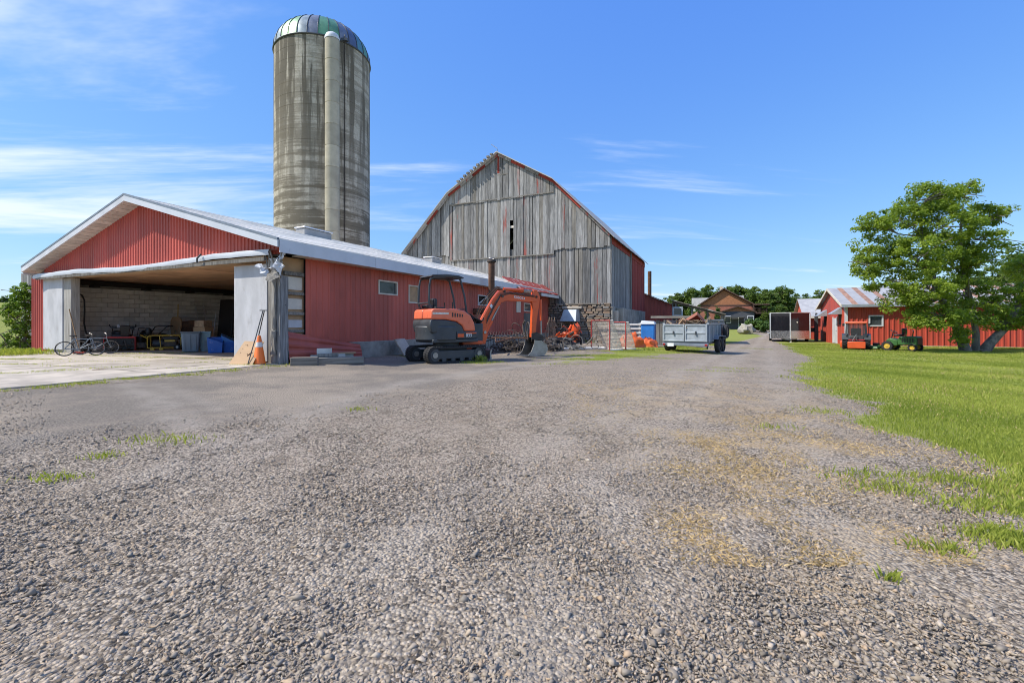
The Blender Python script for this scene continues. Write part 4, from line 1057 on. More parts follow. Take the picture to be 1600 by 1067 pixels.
# generator
def generator():
    c = at_shed_floor(259, 546.5); T = thing("portable_generator", "yellow framed portable generator on the shed floor", "generator", c, R(28))
    w, d, h = .56, .30, .60
    mb = MB()
    for y in (-d, d):
        mb.tube([(-w,y,.1),(-w,y,h-.06),(-w+.06,y,h),(w-.08,y,h),(w,y,h-.1),(w,y,.1),(-w,y,.1)], .02, 7)
        mb.tube([(-.12,y,.1),(-.16,y,h)],.018,6)
    for x in (-w,w): mb.tube([(x,-d,h-.12),(x,d,h-.12)],.018,6); mb.tube([(x,-d,.1),(x,d,.1)],.018,6)
    mb.tube([(-w,-d,h-.1),(-w-.22,-d,h+.02),(-w-.22,d,h+.02),(-w,d,h-.1)],.017,6); mb.obj("frame", m_yellow, T, smooth=True)
    MB().box(-.1,w-.08,-.24,.24,.42,.56).obj("fuel_tank", m_blackp, T, bevel=.04)
    MB().box(-.05,w-.15,-.25,.2,.14,.36).obj("engine", m_rustd, T, bevel=.03)
    mb = MB(); mb.cyl((-.42,0,.27),(-.06,0,.27),.15,16); mb.obj("alternator", m_char, T, smooth=True)
    MB().box(-.0,w-.2,-.27,-.25,.34,.42).obj("nameplate", m_yellow, T)
    MB().cyl((.2,0,.56),(.2,0,.61),.045,12).obj("fuel_cap", m_white, T)
    for s in (-1,1):
        q = MB(); q.ring((w-.12,s*.36,.12),(0,1,0),.085,.04,18,7); wv_ = q.obj("wheel", m_black, T, smooth=True); MB().cyl((w-.12,s*.36-.03,.12),(w-.12,s*.36+.03,.12),.05,10).obj("rim", m_steel, wv_)
    for x in (-.4,-.1): MB().box(x-.07,x+.07,-.34,-.2,0,.08).obj("foot", m_yellow, T, bevel=.01)
    MB().lathe([(0,.9),(.1,.88),(.13,.75),(.10,.66),(0,.65)],12,(-w-.05,.15,0)).obj("hung_cap", m_blackp, T, smooth=True)
generator()
# tan board and rusty tray leaning behind the generator
T = thing("plywood_seat_back", "tan rounded board standing upright behind the generator", "board", sloc(lx(SH,275,4.2), 4.2), RZ)
mb = MB(); mb.prism([(-.34,.45),(-.12,.45),(-.1,.75),(.06,.75),(.08,.45),(.25,.45),(.42,1.05),(.40,1.3),(.22,1.42),(-.22,1.42),(-.38,1.25),(-.40,.9)],-.03,.03); mb.obj("panel", m_ply, T, bevel=.015)
mb = MB(); [mb.beam((x,.05,0),(x*.9,.08,.6),.05,.05) for x in (-.3,.3)]; mb.obj("prop", m_hwood, T)
MB().tube([(.05,.05,1.2),(.02,.08,2.0)],.02,6).obj("stick", m_yellow, T)
T = thing("wheelbarrow", "rusty brown wheelbarrow tray tipped up against the block wall", "wheelbarrow", sloc(lx(SH,297,4.4), 4.4), RZ)
mb = MB(); mb.hexa([(-.45,-.1,.45),(.35,-.1,.45),(.32,.12,.5),(-.4,.12,.5),(-.5,-.2,1.2),(.62,-.2,1.25),(.5,.1,1.2),(-.4,.1,1.18)]); mb.obj("tray", m_rust, T, bevel=.04)
mb = MB(); mb.tube([(-.4,.1,0),(-.35,.05,1.0)],.022,6); mb.tube([(.4,.1,0),(.45,.05,1.0)],.022,6); mb.obj("handle", m_hwood, T)
MB().ring((.0,.2,.25),(1,0,.1),.16,.06,18,7).obj("wheel", m_black, T, smooth=True)
# grey tote, teal bin, two blue boxes
T = thing("storage_tote", "large grey blue plastic tote beside the blue boxes", "tote", at_shed_floor(299, 550), R(30))
mb = MB(); mb.hexa([(-.27,-.2,0),(.25,-.2,0),(.25,.2,0),(-.27,.2,0),(-.31,-.24,.74),(.30,-.24,.74),(.30,.24,.74),(-.31,.24,.74)]); mb.obj("body", m_tote, T, bevel=.06, seg=3)
MB().box(-.33,.32,-.26,.26,.73,.78).obj("lid", m_tote, T, bevel=.02)
for x in (-.2,-.02,.16): MB().box(x-.012,x+.012,-.245,-.20,.1,.7).obj("rib", m_tote, T)
T = thing("waste_bin", "pale teal plastic bin between grey tote and blue box", "bin", at_shed_floor(321, 549), R(30))
mb = MB(); mb.hexa([(-.15,-.18,0),(.15,-.18,0),(.15,.18,0),(-.15,.18,0),(-.19,-.22,.76),(.19,-.22,.76),(.19,.22,.76),(-.19,.22,.76)]); mb.obj("body", m_teal, T, bevel=.02)
MB().box(-.2,.2,-.23,.23,.74,.79).obj("rim", m_teal, T, bevel=.01)
MB().box(-.02,.15,-.24,-.2,.02,.42).obj("front_panel", m_tote, T)
def open_box(T, w, d, h, t, mat, fl=1.12, cut=0.0):
    """open topped bin with sloping sides; cut lowers the near right rim"""
    V = []; 
    for z, k in ((0,1.0),(h,fl)):
        for sx_, sy_ in ((-1,-1),(1,-1),(1,1),(-1,1)): V.append((sx_*w*k, sy_*d*k, z - (cut if z and sx_ > 0 and sy_ < 0 else 0)))
    for z, k in ((t,1.0),(h,fl)):
        for sx_, sy_ in ((-1,-1),(1,-1),(1,1),(-1,1)): V.append((sx_*(w*k-t), sy_*(d*k-t), z - (cut if z == h and sx_ > 0 and sy_ < 0 else 0)))
    F = [(0,3,2,1),(0,1,5,4),(1,2,6,5),(2,3,7,6),(3,0,4,7),(8,9,10,11),(8,12,13,9),(9,13,14,10),(10,14,15,11),(11,15,12,8),(4,5,13,12),(5,6,14,13),(6,7,15,14),(7,4,12,15)]
    mb = MB(); mb.add(V, F); return mb.obj("body", mat, T, bevel=.008)
m_mark = paint("white_print", (.8,.8,.8), .5, .05, 3)
def marks(T, x, y, z, s):
    mb = MB()
    for k in range(3):
        a = 2*math.pi*k/3 + math.pi/2; b = a + 1.45
        p = Vector((x + s*math.cos(a), y, z + s*math.sin(a))); q = Vector((x + s*math.cos(b), y, z + s*math.sin(b))); mb.beam(p, q, .003, s*.42, (0,1,0))
    mb.obj("recycling_mark", m_mark, T)
T = thing("recycling_box", "blue recycling box standing on end, its open side turned right", "recycling box", at_shed_floor(338, 551), R(24))
open_box(T, .22, .26, .58, .014, m_blue, 1.14, .20); marks(T, -.12, -.286, .40, .045); marks(T, -.09, -.268, .13, .04)
T = thing("recycling_box", "lower blue recycling box with tilted open tub stacked in it", "recycling box", at_shed_floor(356, 550.5) + Vector((0,.18,0)), R(34))
open_box(T, .24, .30, .40, .014, m_blue, 1.14); marks(T, 0.02, -.322, .13, .05)
mb = MB(); mb.hexa([(-.25,-.25,.36),(.24,-.28,.30),(.26,.3,.34),(-.24,.28,.4),(-.34,-.2,.66),(.12,-.3,.40),(.30,.34,.42),(-.3,.3,.72)]); mb.obj("nested_tub", m_blue2, T, bevel=.02)
# tall black folded panel in the corner
T = thing("folded_table", "tall black panel leaning in the dark corner of the shed", "panel", sloc(lx(SH,350,5.2), 5.2), RZ + .15)
mb = MB(); mb.hexa([(-.42,-.05,0),(.42,-.05,0),(.42,.05,0),(-.42,.05,0),(-.62,.35,2.25),(.22,.35,2.25),(.22,.45,2.25),(-.62,.45,2.25)]); mb.obj("panel", m_blackp, T, bevel=.02)
MB().tube([(-.55,-.15,.0),(-.72,.2,1.55)],.018,6).obj("prop_pole", m_white, T)
T = thing("scrap_lumber", "short boards lying behind the blue recycling boxes", "lumber", sloc(lx(SH,366,3.4), 3.4), RZ + .3)
for k in range(4): MB().box(-.5,.5,-.2+.12*k,-.1+.12*k,.04*k,.04*k+.035).obj("board", m_ply if k % 2 else m_hwood, T)

# ---- more clutter along the block wall
T = thing("fuel_can", "red plastic fuel can on the shed floor beside the mower", "fuel can", at_shed_floor(208, 544), R(35))
MB().box(-.16,.16,-.1,.1,0,.30).obj("body", m_crimson, T, bevel=.04, seg=3); MB().tube([(-.1,0,.29),(-.08,0,.37),(.08,0,.37),(.1,0,.29)],.018,6).obj("handle", m_crimson, T, smooth=True); MB().cyl((.11,0,.29),(.2,0,.42),.022,8).obj("spout", m_yellow, T)
T = thing("wooden_stool", "plain wooden stool against the block wall behind the generator", "stool", sloc(lx(SH,244,3.6), 3.6), .4)
MB().cyl((0,0,.62),(0,0,.67),.19,18).obj("seat", m_ply, T, smooth=True)
for x, y in ((-.12,-.12),(.12,-.12),(.12,.12),(-.12,.12)): MB().tube([(x*1.3,y*1.3,0),(x,y,.62)],.018,6).obj("leg", m_handle, T)
T = thing("cardboard_box", "brown cardboard box stacked behind the teal bin", "box", sloc(lx(SH,318,3.6), 3.6), RZ + .2)
MB().box(-.3,.3,-.22,.22,0,.95).obj("carton", m_ply, T, bevel=.01); MB().box(-.24,.24,-.22,.2,.955,1.22).obj("upper_carton", m_scrapwood, T, bevel=.01); MB().box(-.3,.3,-.226,-.221,.44,.5).obj("tape", m_cream, T)
T = thing("paint_bucket", "white paint bucket at the foot of the block wall", "bucket", at_shed_floor(232, 543.5), 0)
MB().lathe([(0,.0),(.13,0),(.15,.34),(.155,.36),(.14,.36),(.13,.02)],20).obj("body", m_white, T, smooth=True); MB().tube([(-.15,0,.33),(-.1,-.06,.2),(.1,-.06,.2),(.15,0,.33)],.006,5).obj("handle", m_steel, T)
T = thing("old_tyre", "black tyre standing upright against the block wall in the shed", "tyre", sloc(-12.75, 3.9, .33), RZ); T.rotation_euler = (0, R(82), RZ)
MB().lathe([(.19,-.09),(.28,-.11),(.32,-.07),(.33,0),(.32,.07),(.28,.11),(.19,.09),(.2,0),(.19,-.09)],26).obj("carcass", m_black, T, smooth=True)
T = thing("step_ladder", "pale aluminium ladder leaning on the block wall inside the shed", "ladder", sloc(-12.6, 5.6), RZ)
for y in (-.2,.2): MB().beam((.35,y,0),(-.28,y,2.1),.03,.06).obj("rail", m_alu, T)
for k in range(7): MB().tube([(.35-.63*(k+.6)/7.2,-.2,2.1*(k+.6)/7.2),(.35-.63*(k+.6)/7.2,.2,2.1*(k+.6)/7.2)],.016,6).obj("rung", m_alu, T)

# ---- outside the right door leaf
T = thing("plywood_sheet", "tan plywood sheet leaning on the whitewashed door leaf", "plywood", gp(380, 570), RZ + .08)
mb = MB(); mb.hexa([(-.42,-.10,0),(.42,-.10,0),(.42,-.085,0),(-.42,-.085,0),(-.26,.26,.62),(.44,.26,.62),(.44,.275,.62),(-.26,.275,.62)]); mb.obj("sheet", m_ply, T)
for k in range(9):
    a, b = random.uniform(-.3,.38), random.uniform(.1,.9); MB().cyl((a,-.104+.36*b,.62*b),(a,-.112+.36*b,.62*b+.004),.008,6).obj("nail_head", m_rust, T)
def tool(label, name, u0, v0, u1, v1, mat, headw, Yt):
    b = gp(u0, v0); T = thing(name, label, "tool", b); q = at(u1, v1, Yt) - b
    MB().tube([(0,0,.02), q*.5 + Vector((.006,0,0)), q], .014, 7).obj("handle", mat, T, smooth=True)
    return T, q
T, q = tool("dark steel bar with crosspiece leaning nearest the orange cone", "tamping_bar", 387, 571, 411, 485, m_char, 0, 12.55)
MB().beam(q + Vector((-.09,0,0)), q + Vector((.1,.02,0)), .025, .025).obj("crosspiece", m_char, T)
T, q = tool("dark long handled shovel leaning beside the steel bar", "shovel", 393, 570, 413, 486, m_rustd, 0, 12.6)
mb = MB(); mb.prism([(-.1,.02),(.1,.02),(.11,.25),(.03,.32),(-.03,.32),(-.11,.25)],-.01,.01); mb.obj("blade", m_rust, T)
T = thing("traffic_cone", "orange traffic cone with pale collar by the door leaf", "traffic cone", gp(405, 570))
mb = MB(); hC = .78
mb.lathe([(.17,.03),(.155,.06),(.045,hC-.03),(.03,hC),(0,hC)],28); cone_body = mb.obj("body", m_cone, T, smooth=True)
mb = MB(); mb.lathe([(.17-.128*.62+.003,.03+(hC-.06)*.62),(.17-.128*.80+.003,.03+(hC-.06)*.80)],28); mb.obj("collar", m_refl, T, smooth=True)
MB().box(-.19,.19,-.19,.19,0,.035).obj("base", m_black, T, bevel=.02)
# ---- blocks and timbers at the shed corner
def simple(name, label, cat, mb, mat, loc, rz=0, bevel=0, group=None, smooth=False):
    o = mb.obj(name, mat, None, smooth, bevel); o.location = loc; o.rotation_euler = (0,0,rz); return tag(o, label, cat, group)
g0 = gp(476, 571); simple("sawn_timber", "short weathered timber block at the corner post's foot", "timber", MB().box(-.33,.33,-.13,.13,0,.22), m_hwood, g0, .25, .015)
g1 = gp(528, 568.5); simple("sawn_timber", "long weathered timber on the ground under the concrete blocks", "timber", MB().box(-.68,.68,-.12,.12,0,.19), m_hwood, g1, .42, .015)
def cinder(label, loc, rz, w=.39, h=.19, d=.19):
    T = thing("concrete_block", label, "concrete block", loc, rz, "concrete blocks beside the shed")
    mb = MB(); mb.box(-w/2,w/2,-d/2,-d/2+.035,0,h); mb.box(-w/2,w/2,d/2-.035,d/2,0,h)
    for x in (-w/2,-.018,w/2-.036): mb.box(x,x+.036,-d/2+.035,d/2-.035,0.002,h-.002)
    mb.obj("shell", m_block, T); return T
def gy(u, Y, z): p = on(u, Y); return Vector((p.x, p.y, p.z + z))
cinder("concrete block at the lower left of the stack by the shed", gy(497, 13.15, .02), .35)
cinder("concrete block lying flat on the lower row, split timber before it", gy(515, 13.35, .02), .35)
cinder("topmost concrete block of the stack by the bent red sheet", gy(507, 13.2, .212), .30)
cinder("pale concrete block under the plank end, left of its neighbour", gy(531, 13.75, .02), .38, .30, .20)
cinder("pale concrete block at the far end of the row", gy(545, 14.0, .02), .38, .26, .20)
simple("wooden_plank", "short pale plank lying on the pale concrete blocks", "plank", MB().box(-.34,.34,-.1,.1,0,.035), m_ply, gy(537, 13.85, .222), .40, .004)
simple("split_rail", "split rail lying before the stacked concrete blocks", "timber", MB().box(-.28,.28,-.07,.07,0,.10), m_postwood, gy(512, 12.85, .185), .40, .02)
T = thing("paving_slab", "grey paving slab leaning on the shed foundation by the excavator", "slab", gp(630, 555), RZ + math.pi/2)
mb = MB(); mb.hexa([(-.28,-.30,0),(.28,-.30,0),(.28,-.22,0),(-.28,-.22,0),(-.3,.12,.58),(.26,.12,.60),(.26,.2,.60),(-.3,.2,.58)]); mb.obj("slab", m_conc, T, bevel=.012)

# ------------------------------------------------------------------ mini excavator
def excavator():
    c = on(697, 14.35); T = thing("mini_excavator", "orange and charcoal mini excavator parked beside the red shed", "excavator", c, R(38)); T.scale = (1, .86, 1)
    UM = Matrix.Rotation(R(4), 4, 'Z')                 # tracks are slewed against the house
    # tracks
    for sy_ in (-.60, .60):
        L, hh, w = .86, .235, .15
        prof = []
        for k in range(13): a = -math.pi/2 + math.pi*k/12; prof.append((L-.05 + hh*math.cos(a)*.95, .245 + hh*math.sin(a)))
        for k in range(13): a = math.pi/2 + math.pi*k/12; prof.append((-L+.05 + hh*math.cos(a)*.95, .245 + hh*math.sin(a)))
        mb = MB(); mb.M = UM; n = len(prof)
        inner = [(x*.93, .245 + (z-.245)*.80) for x, z in prof]
        V = [(x, sy_-w, z) for x, z in prof] + [(x, sy_+w, z) for x, z in prof] + [(x, sy_-w, z) for x, z in inner] + [(x, sy_+w, z) for x, z in inner]
        F = []
        for i in range(n):
            j = (i+1) % n; F += [(i,j,n+j,n+i), (2*n+i,3*n+i,3*n+j,2*n+j), (i,2*n+i,2*n+j,j), (n+i,n+j,3*n+j,3*n+i)]
        mb.add(V, F); tr = mb.obj("track", m_black, T, smooth=True)
        # lugs
        per = []; 
        for i in range(n):
            a, b = Vector((prof[i][0],prof[i][1])), Vector((prof[(i+1) % n][0],prof[(i+1) % n][1])); st = max(1, int((b-a).length/.085))
            for k in range(st): per.append((a+(b-a)*k/st, (b-a).normalized()))
        mb = MB(); mb.M = UM
        for i, (p, d) in enumerate(per):
            nrm = Vector((d.y, -d.x))
            for s0, s1, off in ((-w, -.01, 0), (.01, w, .04)):
                q = p + d*off; A_ = Vector((q.x, 0, q.y)); D = Vector((d.x,0,d.y))*.024; N_ = Vector((nrm.x,0,nrm.y))*.024
                V = [A_-D+Vector((0,sy_+s0,0)), A_+D+Vector((0,sy_+s0,0)), A_+D+Vector((0,sy_+s1,0)), A_-D+Vector((0,sy_+s1,0))]; mb.hexa(V + [v_+N_ for v_ in V])
        mb.obj("track_lugs", m_black, tr)
        mb = MB(); mb.M = UM; mb.box(-L+.12,L-.12,sy_-.11,sy_+.11,.12,.37); mb.obj("track_frame", m_char, T, bevel=.02)
        for x, r_, nm in ((-L+.06,.19,"sprocket"),(L-.06,.19,"idler_wheel")):
            mb = MB(); mb.M = UM; mb.cyl((x,sy_-.13,.245),(x,sy_+.13,.245),r_,20); ob = mb.obj(nm, m_char, T, smooth=True)
            mb = MB(); mb.M = UM; mb.cyl((x,sy_-.155,.245),(x,sy_+.155,.245),.085,14); mb.obj("hub", m_steel, ob, smooth=True)
        for k in range(4):
            mb = MB(); mb.M = UM; x = -.48+.32*k; mb.cyl((x,sy_-.12,.10),(x,sy_+.12,.10),.075,12); mb.obj("track_roller", m_char, T, smooth=True)
    mb = MB(); mb.M = UM; mb.box(-.5,.5,-.48,.48,.20,.44); mb.obj("undercarriage", m_char, T, bevel=.03)
    mb = MB(); mb.cyl((0,0,.44),(0,0,.60),.42,28); mb.obj("slew_ring", m_char, T, smooth=True)
    # dozer blade
    mb = MB(); mb.M = UM; prof = [(1.18,.02),(1.24,.05),(1.22,.18),(1.24,.32),(1.28,.36),(1.30,.34),(1.27,.2),(1.30,.02)]; mb.prism(prof,-.75,.75); mb.obj("dozer_blade", m_steel, T)
    mb = MB(); mb.M = UM
    for s in (-.32,.32): mb.beam((.45,s,.28),(1.22,s,.16),.09,.10)
    mb.obj("blade_arm", m_orange, T, bevel=.01)
    mb = MB(); mb.M = UM; mb.cyl((.5,0,.42),(1.0,0,.34),.045,10); mb.obj("blade_cylinder", m_orange, T, smooth=True)
    # house
    MB().box(-.75,.82,-.66,.66,.60,.70).obj("house_floor", m_char, T, bevel=.02)
    MB().box(.45,1.22,-.30,.30,.50,.62).obj("swing_frame", m_orange, T, bevel=.03)
    def arc(r0, a0, a1, n): return [(r0*math.cos(a0+(a1-a0)*k/n), r0*math.sin(a0+(a1-a0)*k/n)) for k in range(n+1)]
    # counterweight: rounded in plan
    pl = [(.02,-.70)] + [(-.42+x*.52,-.12+y*.6) for x, y in arc(1, -math.pi/2, -math.pi, 6)] + [(-.42+x*.52,.12+y*.6) for x, y in arc(1, math.pi, math.pi/2, 6)] + [(.02,.70)]
    mb = MB(); mb.prism(pl,.66,1.10,'xy'); mb.obj("counterweight", m_char, T, bevel=.045, seg=3)
    mb = MB(); mb.prism([(.03,-.69),(.80,-.64),(.80,.64),(.03,.69)],.705,.93,'xy'); mb.obj("side_skirt", m_char, T, bevel=.03)
    # dark mid band and orange hood
    hp = [(-.86,1.10),(-.84,1.25),(-.80,1.29),(-.35,1.28),(.02,1.22),(.22,1.10),(.30,.94),(.30,.9),(-.8,.9)]
    MB().prism(hp,-.67,.67).obj("engine_cover", m_char, T, bevel=.04, seg=3)
    hood = [(-.83,1.295),(-.81,1.55),(-.74,1.61),(.05,1.61),(.32,1.56),(.54,1.42),(.67,1.2),(.72,.94),(.315,.94),(.235,1.115),(.03,1.235),(-.34,1.29)]
    MB().prism(hood,-.68,-.02).obj("hood", m_orange2, T, bevel=.05, seg=3)
    hood2 = [(-.83,1.295),(-.81,1.55),(-.74,1.61),(-.22,1.61),(-.20,1.295)]
    MB().prism(hood2,-.0,.66).obj("rear_hood", m_orange2, T, bevel=.045, seg=3)
    for k in range(5): MB().box(-.13+.085*k,-.09+.085*k,-.690,-.672,1.37,1.50-.012*k).obj("louvre_slot", m_blackp, T)
    MB().box(-.78,-.25,-.689,-.674,1.44,1.50).obj("hood_decal", m_cream, T)
    MB().box(.05,.75,-.668,-.655,.86,.90).obj("skirt_stripe", m_orange, T)
    MB().box(.06,.28,-.700,-.69,.76,.86).obj("side_decal", m_orange, T)
    text_mesh("model_number", "033", .15, m_mark, T, Matrix.Translation((.46,-.69,.81)) @ Matrix.Rotation(R(3.5),4,'Z') @ Matrix.Rotation(R(90),4,'X'), .004)
    text_mesh("maker_lettering", "KUBOTA", .075, m_mark, T, Matrix.Translation((-.52,-.692,1.47)) @ Matrix.Rotation(R(90),4,'X'), .003)
    MB().tube([(-.87,-.4,.94),(-.90,-.2,.96),(-.90,.2,.96)],.012,6).obj("grab_rail", m_steel, T)
    # seat, controls
    MB().box(-.32,.18,.12,.58,1.2,1.34).obj("seat", m_blackp, T, bevel=.04)
    MB().box(-.36,-.24,.12,.58,1.5,1.95).obj("seat_back", m_blackp, T, bevel=.05)
    mb = MB(); mb.box(-.66,-.42,.05,.4,1.62,1.74); mb.box(-.42,-.1,-.1,.3,1.62,1.68); mb.obj("armrest", m_blackp, T, bevel=.03)
    for y in (.05,.62): MB().tube([(.22,y,1.3),(.26,y,1.75),(.25,y,1.85)],.018,6).obj("control_lever", m_blackp, T)
    # canopy: four-post frame with roof
    zt = 2.60
    for y in (-.36,.42):
        MB().tube([(-.66,y,1.58),(-.72,y,1.66),(-.76,y,1.80),(-.74,y,2.3),(-.70,y,2.50),(-.58,y,2.56),(-.2,y,2.58)],.034,8).obj("canopy_post", m_char, T, smooth=True)
        MB().tube([(-.2,y,2.60),(.22,y,2.60),(.33,y,2.52),(.48,y,2.0),(.58,y,1.35)],.034,8).obj("canopy_post", m_char, T, smooth=True)
    MB().tube([(-.76,-.36,1.78),(-.76,.42,1.78)],.03,7).obj("canopy_crossbar", m_char, T)
    mb = MB(); mb.prism([(-.72,2.57),(-.66,2.63),(-.2,2.67),(.25,2.66),(.44,2.60),(.42,2.56),(.22,2.60),(-.66,2.575)],-.42,.48); mb.obj("canopy_roof", m_char, T, bevel=.03)
    MB().tube([(.50,-.36,1.62),(.52,.42,1.62)],.016,6).obj("front_rail", m_char, T)
    # boom, stick, bucket; positions in the plane of the boom
    def p(u, v):
        r_ = (u-CX)/FPX; x_ = (r_*c.y - c.x)/(math.cos(R(38)) - r_*math.sin(R(38))); return (x_, H - (v-HY)/FPX*(c.y + x_*math.sin(R(38))) - c.z)
    yb = .05
    rx, rz_ = p(755, 519)
    mb = MB(); mb.box(.78,rx-.12,-.2,.26,.60,1.18); mb.obj("swing_post", m_char, T, bevel=.03)
    for s_ in (-1,1): MB().prism([(rx-.34,.52),(rx+.02,.50),(rx+.12,rz_-.12),(rx+.08,rz_+.12),(rx-.08,rz_+.14),(rx-.30,.80)], yb+s_*.14-.02, yb+s_*.14+.02).obj("swing_bracket", m_orange, T, bevel=.01)
    MB().cyl((rx,yb-.19,rz_),(rx,yb+.19,rz_),.05,12).obj("pivot_pin", m_steel, T, smooth=True)
    MB().cyl((rx-.22,yb,.50),(rx-.22,yb,.92),.10,14).obj("swing_pin", m_char, T, smooth=True)
    for k in range(7): MB().tube([(.62+.03*k,-.24+.07*k,1.02+.03*k),(.86+.02*k,-.3+.07*k,1.36+.02*k),(rx-.12,-.12+.04*k,1.26-.03*k),(rx-.02+.02*k,-.06+.03*k,1.32+.04*k)],.021,6).obj("hydraulic_hose", m_black, T, smooth=True)
    for (u_, v_) in ((784,463),(837,464),(833,525),(787,455)):
        q_ = p(u_, v_); MB().cyl((q_[0],yb-.125,q_[1]),(q_[0],yb+.125,q_[1]),.042,12).obj("pivot_pin", m_rustd, T, smooth=True)
    boom = [p(752,520), p(747,510), p(757,490), p(770,467), p(780,454), p(788,453), p(812,459), p(838,461), p(842,467), p(836,472), p(812,471), p(790,470), p(783,473), p(773,487), p(763,508), p(759,519)]
    MB().prism(boom, yb-.085, yb+.085).obj("boom", m_orange, T, bevel=.015)
    bx, bz = p(811,465.5); text_mesh("boom_lettering", "KUBOTA", .125, m_mark, T, Matrix.Translation((bx, yb-.092, bz)) @ Matrix.Rotation(R(-6),4,'Y').inverted() @ Matrix.Rotation(R(90),4,'X'), .003)
    bx, bz = p(767,478.5); mb = MB(); mb.M = Matrix.Translation((bx,0,bz)) @ Matrix.Rotation(R(-35),4,'Y'); mb.box(-.05,.05,yb-.091,yb-.086,-.06,.06); mb.obj("warning_sticker", m_mark, T)
    stick = [p(833,453), p(839,453), p(843.5,464), p(842.5,474), p(838.5,500), p(836,527), p(830,527), p(831,500), p(832,480), p(831,468)]
    MB().prism(stick, yb-.07, yb+.07).obj("stick", m_orange, T, bevel=.012)
    def cylr(a, b, r1, r2, f, nm, y=yb):
        a3, b3 = Vector((a[0],y,a[1])), Vector((b[0],y,b[1])); m_ = a3.lerp(b3, f)
        mb = MB(); mb.cyl(a3, m_, r1, 12); ob = mb.obj(nm, m_orange, T, smooth=True)
        mb = MB(); mb.cyl(m_, b3, r2, 10); mb.obj("piston_rod", m_steel, ob, smooth=True); return ob
    for k in range(3):
        pts = [p(759,505-3*k), p(770,482-3*k), p(781,463-2*k), p(795,459-k*1.2), p(815,462-k*1.2), p(834,464-k)]
        MB().tube([(a,yb-.10-.012*k,b) for a, b in pts], .011, 5).obj("hydraulic_line", m_char if k != 1 else m_rust, T)
    cylr(p(788,452), p(836,455), .062, .034, .62, "stick_cylinder")
    cylr(p(757,525), p(781,478), .065, .036, .5, "boom_cylinder", yb-.0)
    cylr(p(846,468), p(847,523), .045, .026, .6, "bucket_cylinder")
    for k, y in enumerate((-.06,-.02,.03,.08)):
        pts = [p(742,505), p(752,484-2*k), p(766,464-2*k), p(778,450-k), p(787,449)]
        MB().tube([(a,yb+y,b) for a, b in pts], .012, 5).obj("hydraulic_hose", m_black if k % 2 else m_rust, T)
    for k in range(5):
        y = -.2+.09*k; MB().tube([(.7,y,1.15+.05*k),(.85,y-.05,1.42+.03*k),(1.0,y*.5,1.25),(1.02,y*.4,.95)],.018,5).obj("hydraulic_hose", m_black, T)
    mb = MB(); mb.prism([p(829,521), p(837,519), p(846,524), p(848,531), p(840,538), p(829,533)], yb-.13, yb-.10); mb.prism([p(829,521), p(837,519), p(846,524), p(848,531), p(840,538), p(829,533)], yb+.10, yb+.13); mb.obj("bucket_link", m_rustd, T)
    # bucket: curved shell with side plates and teeth
    sh = [p(829,531), p(840,532), p(848,538), p(850,546), p(845,554), p(834,557), p(818,555.5)]
    w = .30; mb = MB(); V = []; F = []
    for a, b in sh: V += [(a,yb-w,b), (a,yb+w,b), (a-.02,yb-w+.02,b+.02), (a-.02,yb+w-.02,b+.02)]
    for i in range(len(sh)-1): F += [(4*i,4*i+1,4*i+5,4*i+4), (4*i+2,4*i+6,4*i+7,4*i+3)]
    mb.add(V, F); bu = mb.obj("bucket", m_steel, T)
    side = sh + [p(824,549), p(828,538)]
    for s in (-1,1): MB().prism(side, yb+s*w-.012, yb+s*w+.012).obj("bucket_side", m_steel, bu)
    for k in range(5):
        y = yb-w+.03+.135*k; a, b = p(818,555.5); mb = MB(); mb.hexa([(a+.08,y-.025,b-.012),(a+.08,y+.025,b-.012),(a-.14,y+.012,b-.005),(a-.14,y-.012,b-.005),(a+.08,y-.025,b+.035),(a+.08,y+.025,b+.035),(a-.14,y+.012,b+.008),(a-.14,y-.012,b+.008)]); mb.obj("bucket_tooth", m_steel, bu)
excavator()

# ------------------------------------------------------------------ junk between excavator and barn
random.seed(21)
def hay_rake():
    T = thing("hay_rake", "old iron dump rake with thin spoked wheels behind the excavator boom", "hay rake", on(786, 18.2), R(-12))
    for x in (-1.05, 1.0):
        mb = MB(); mb.ring((x,0,.62),(1,.35,0),.62,.022,32,5)
        a = Vector((1,.35,0)).normalized(); b = Vector((-.35,1,0)).normalized()
        for k in range(12):
            t = 2*math.pi*k/12; mb.tube([(x,0,.62), Vector((x,0,.62)) + b*(.61*math.cos(t)) + Vector((0,0,1))*(.61*math.sin(t))], .009, 4)
        mb.obj("wheel", m_rustd, T)
    MB().tube([(-1.05,0,.62),(1.0,0,.62)],.03,7).obj("axle", m_rust, T)
    for k in range(16):
        x = -.9+.115*k; MB().tube([(x,0,.66),(x,.3,.85),(x,.62,.66),(x,.68,.3),(x,.5,.05)],.010,4).obj("rake_tine", m_rustd, T)
    mb = MB(); mb.tube([(-.3,0,.62),(.0,-1.2,.5)],.03,6); mb.tube([(.4,0,.62),(.0,-1.2,.5)],.03,6); mb.obj("drawbar", m_rust, T)
hay_rake()
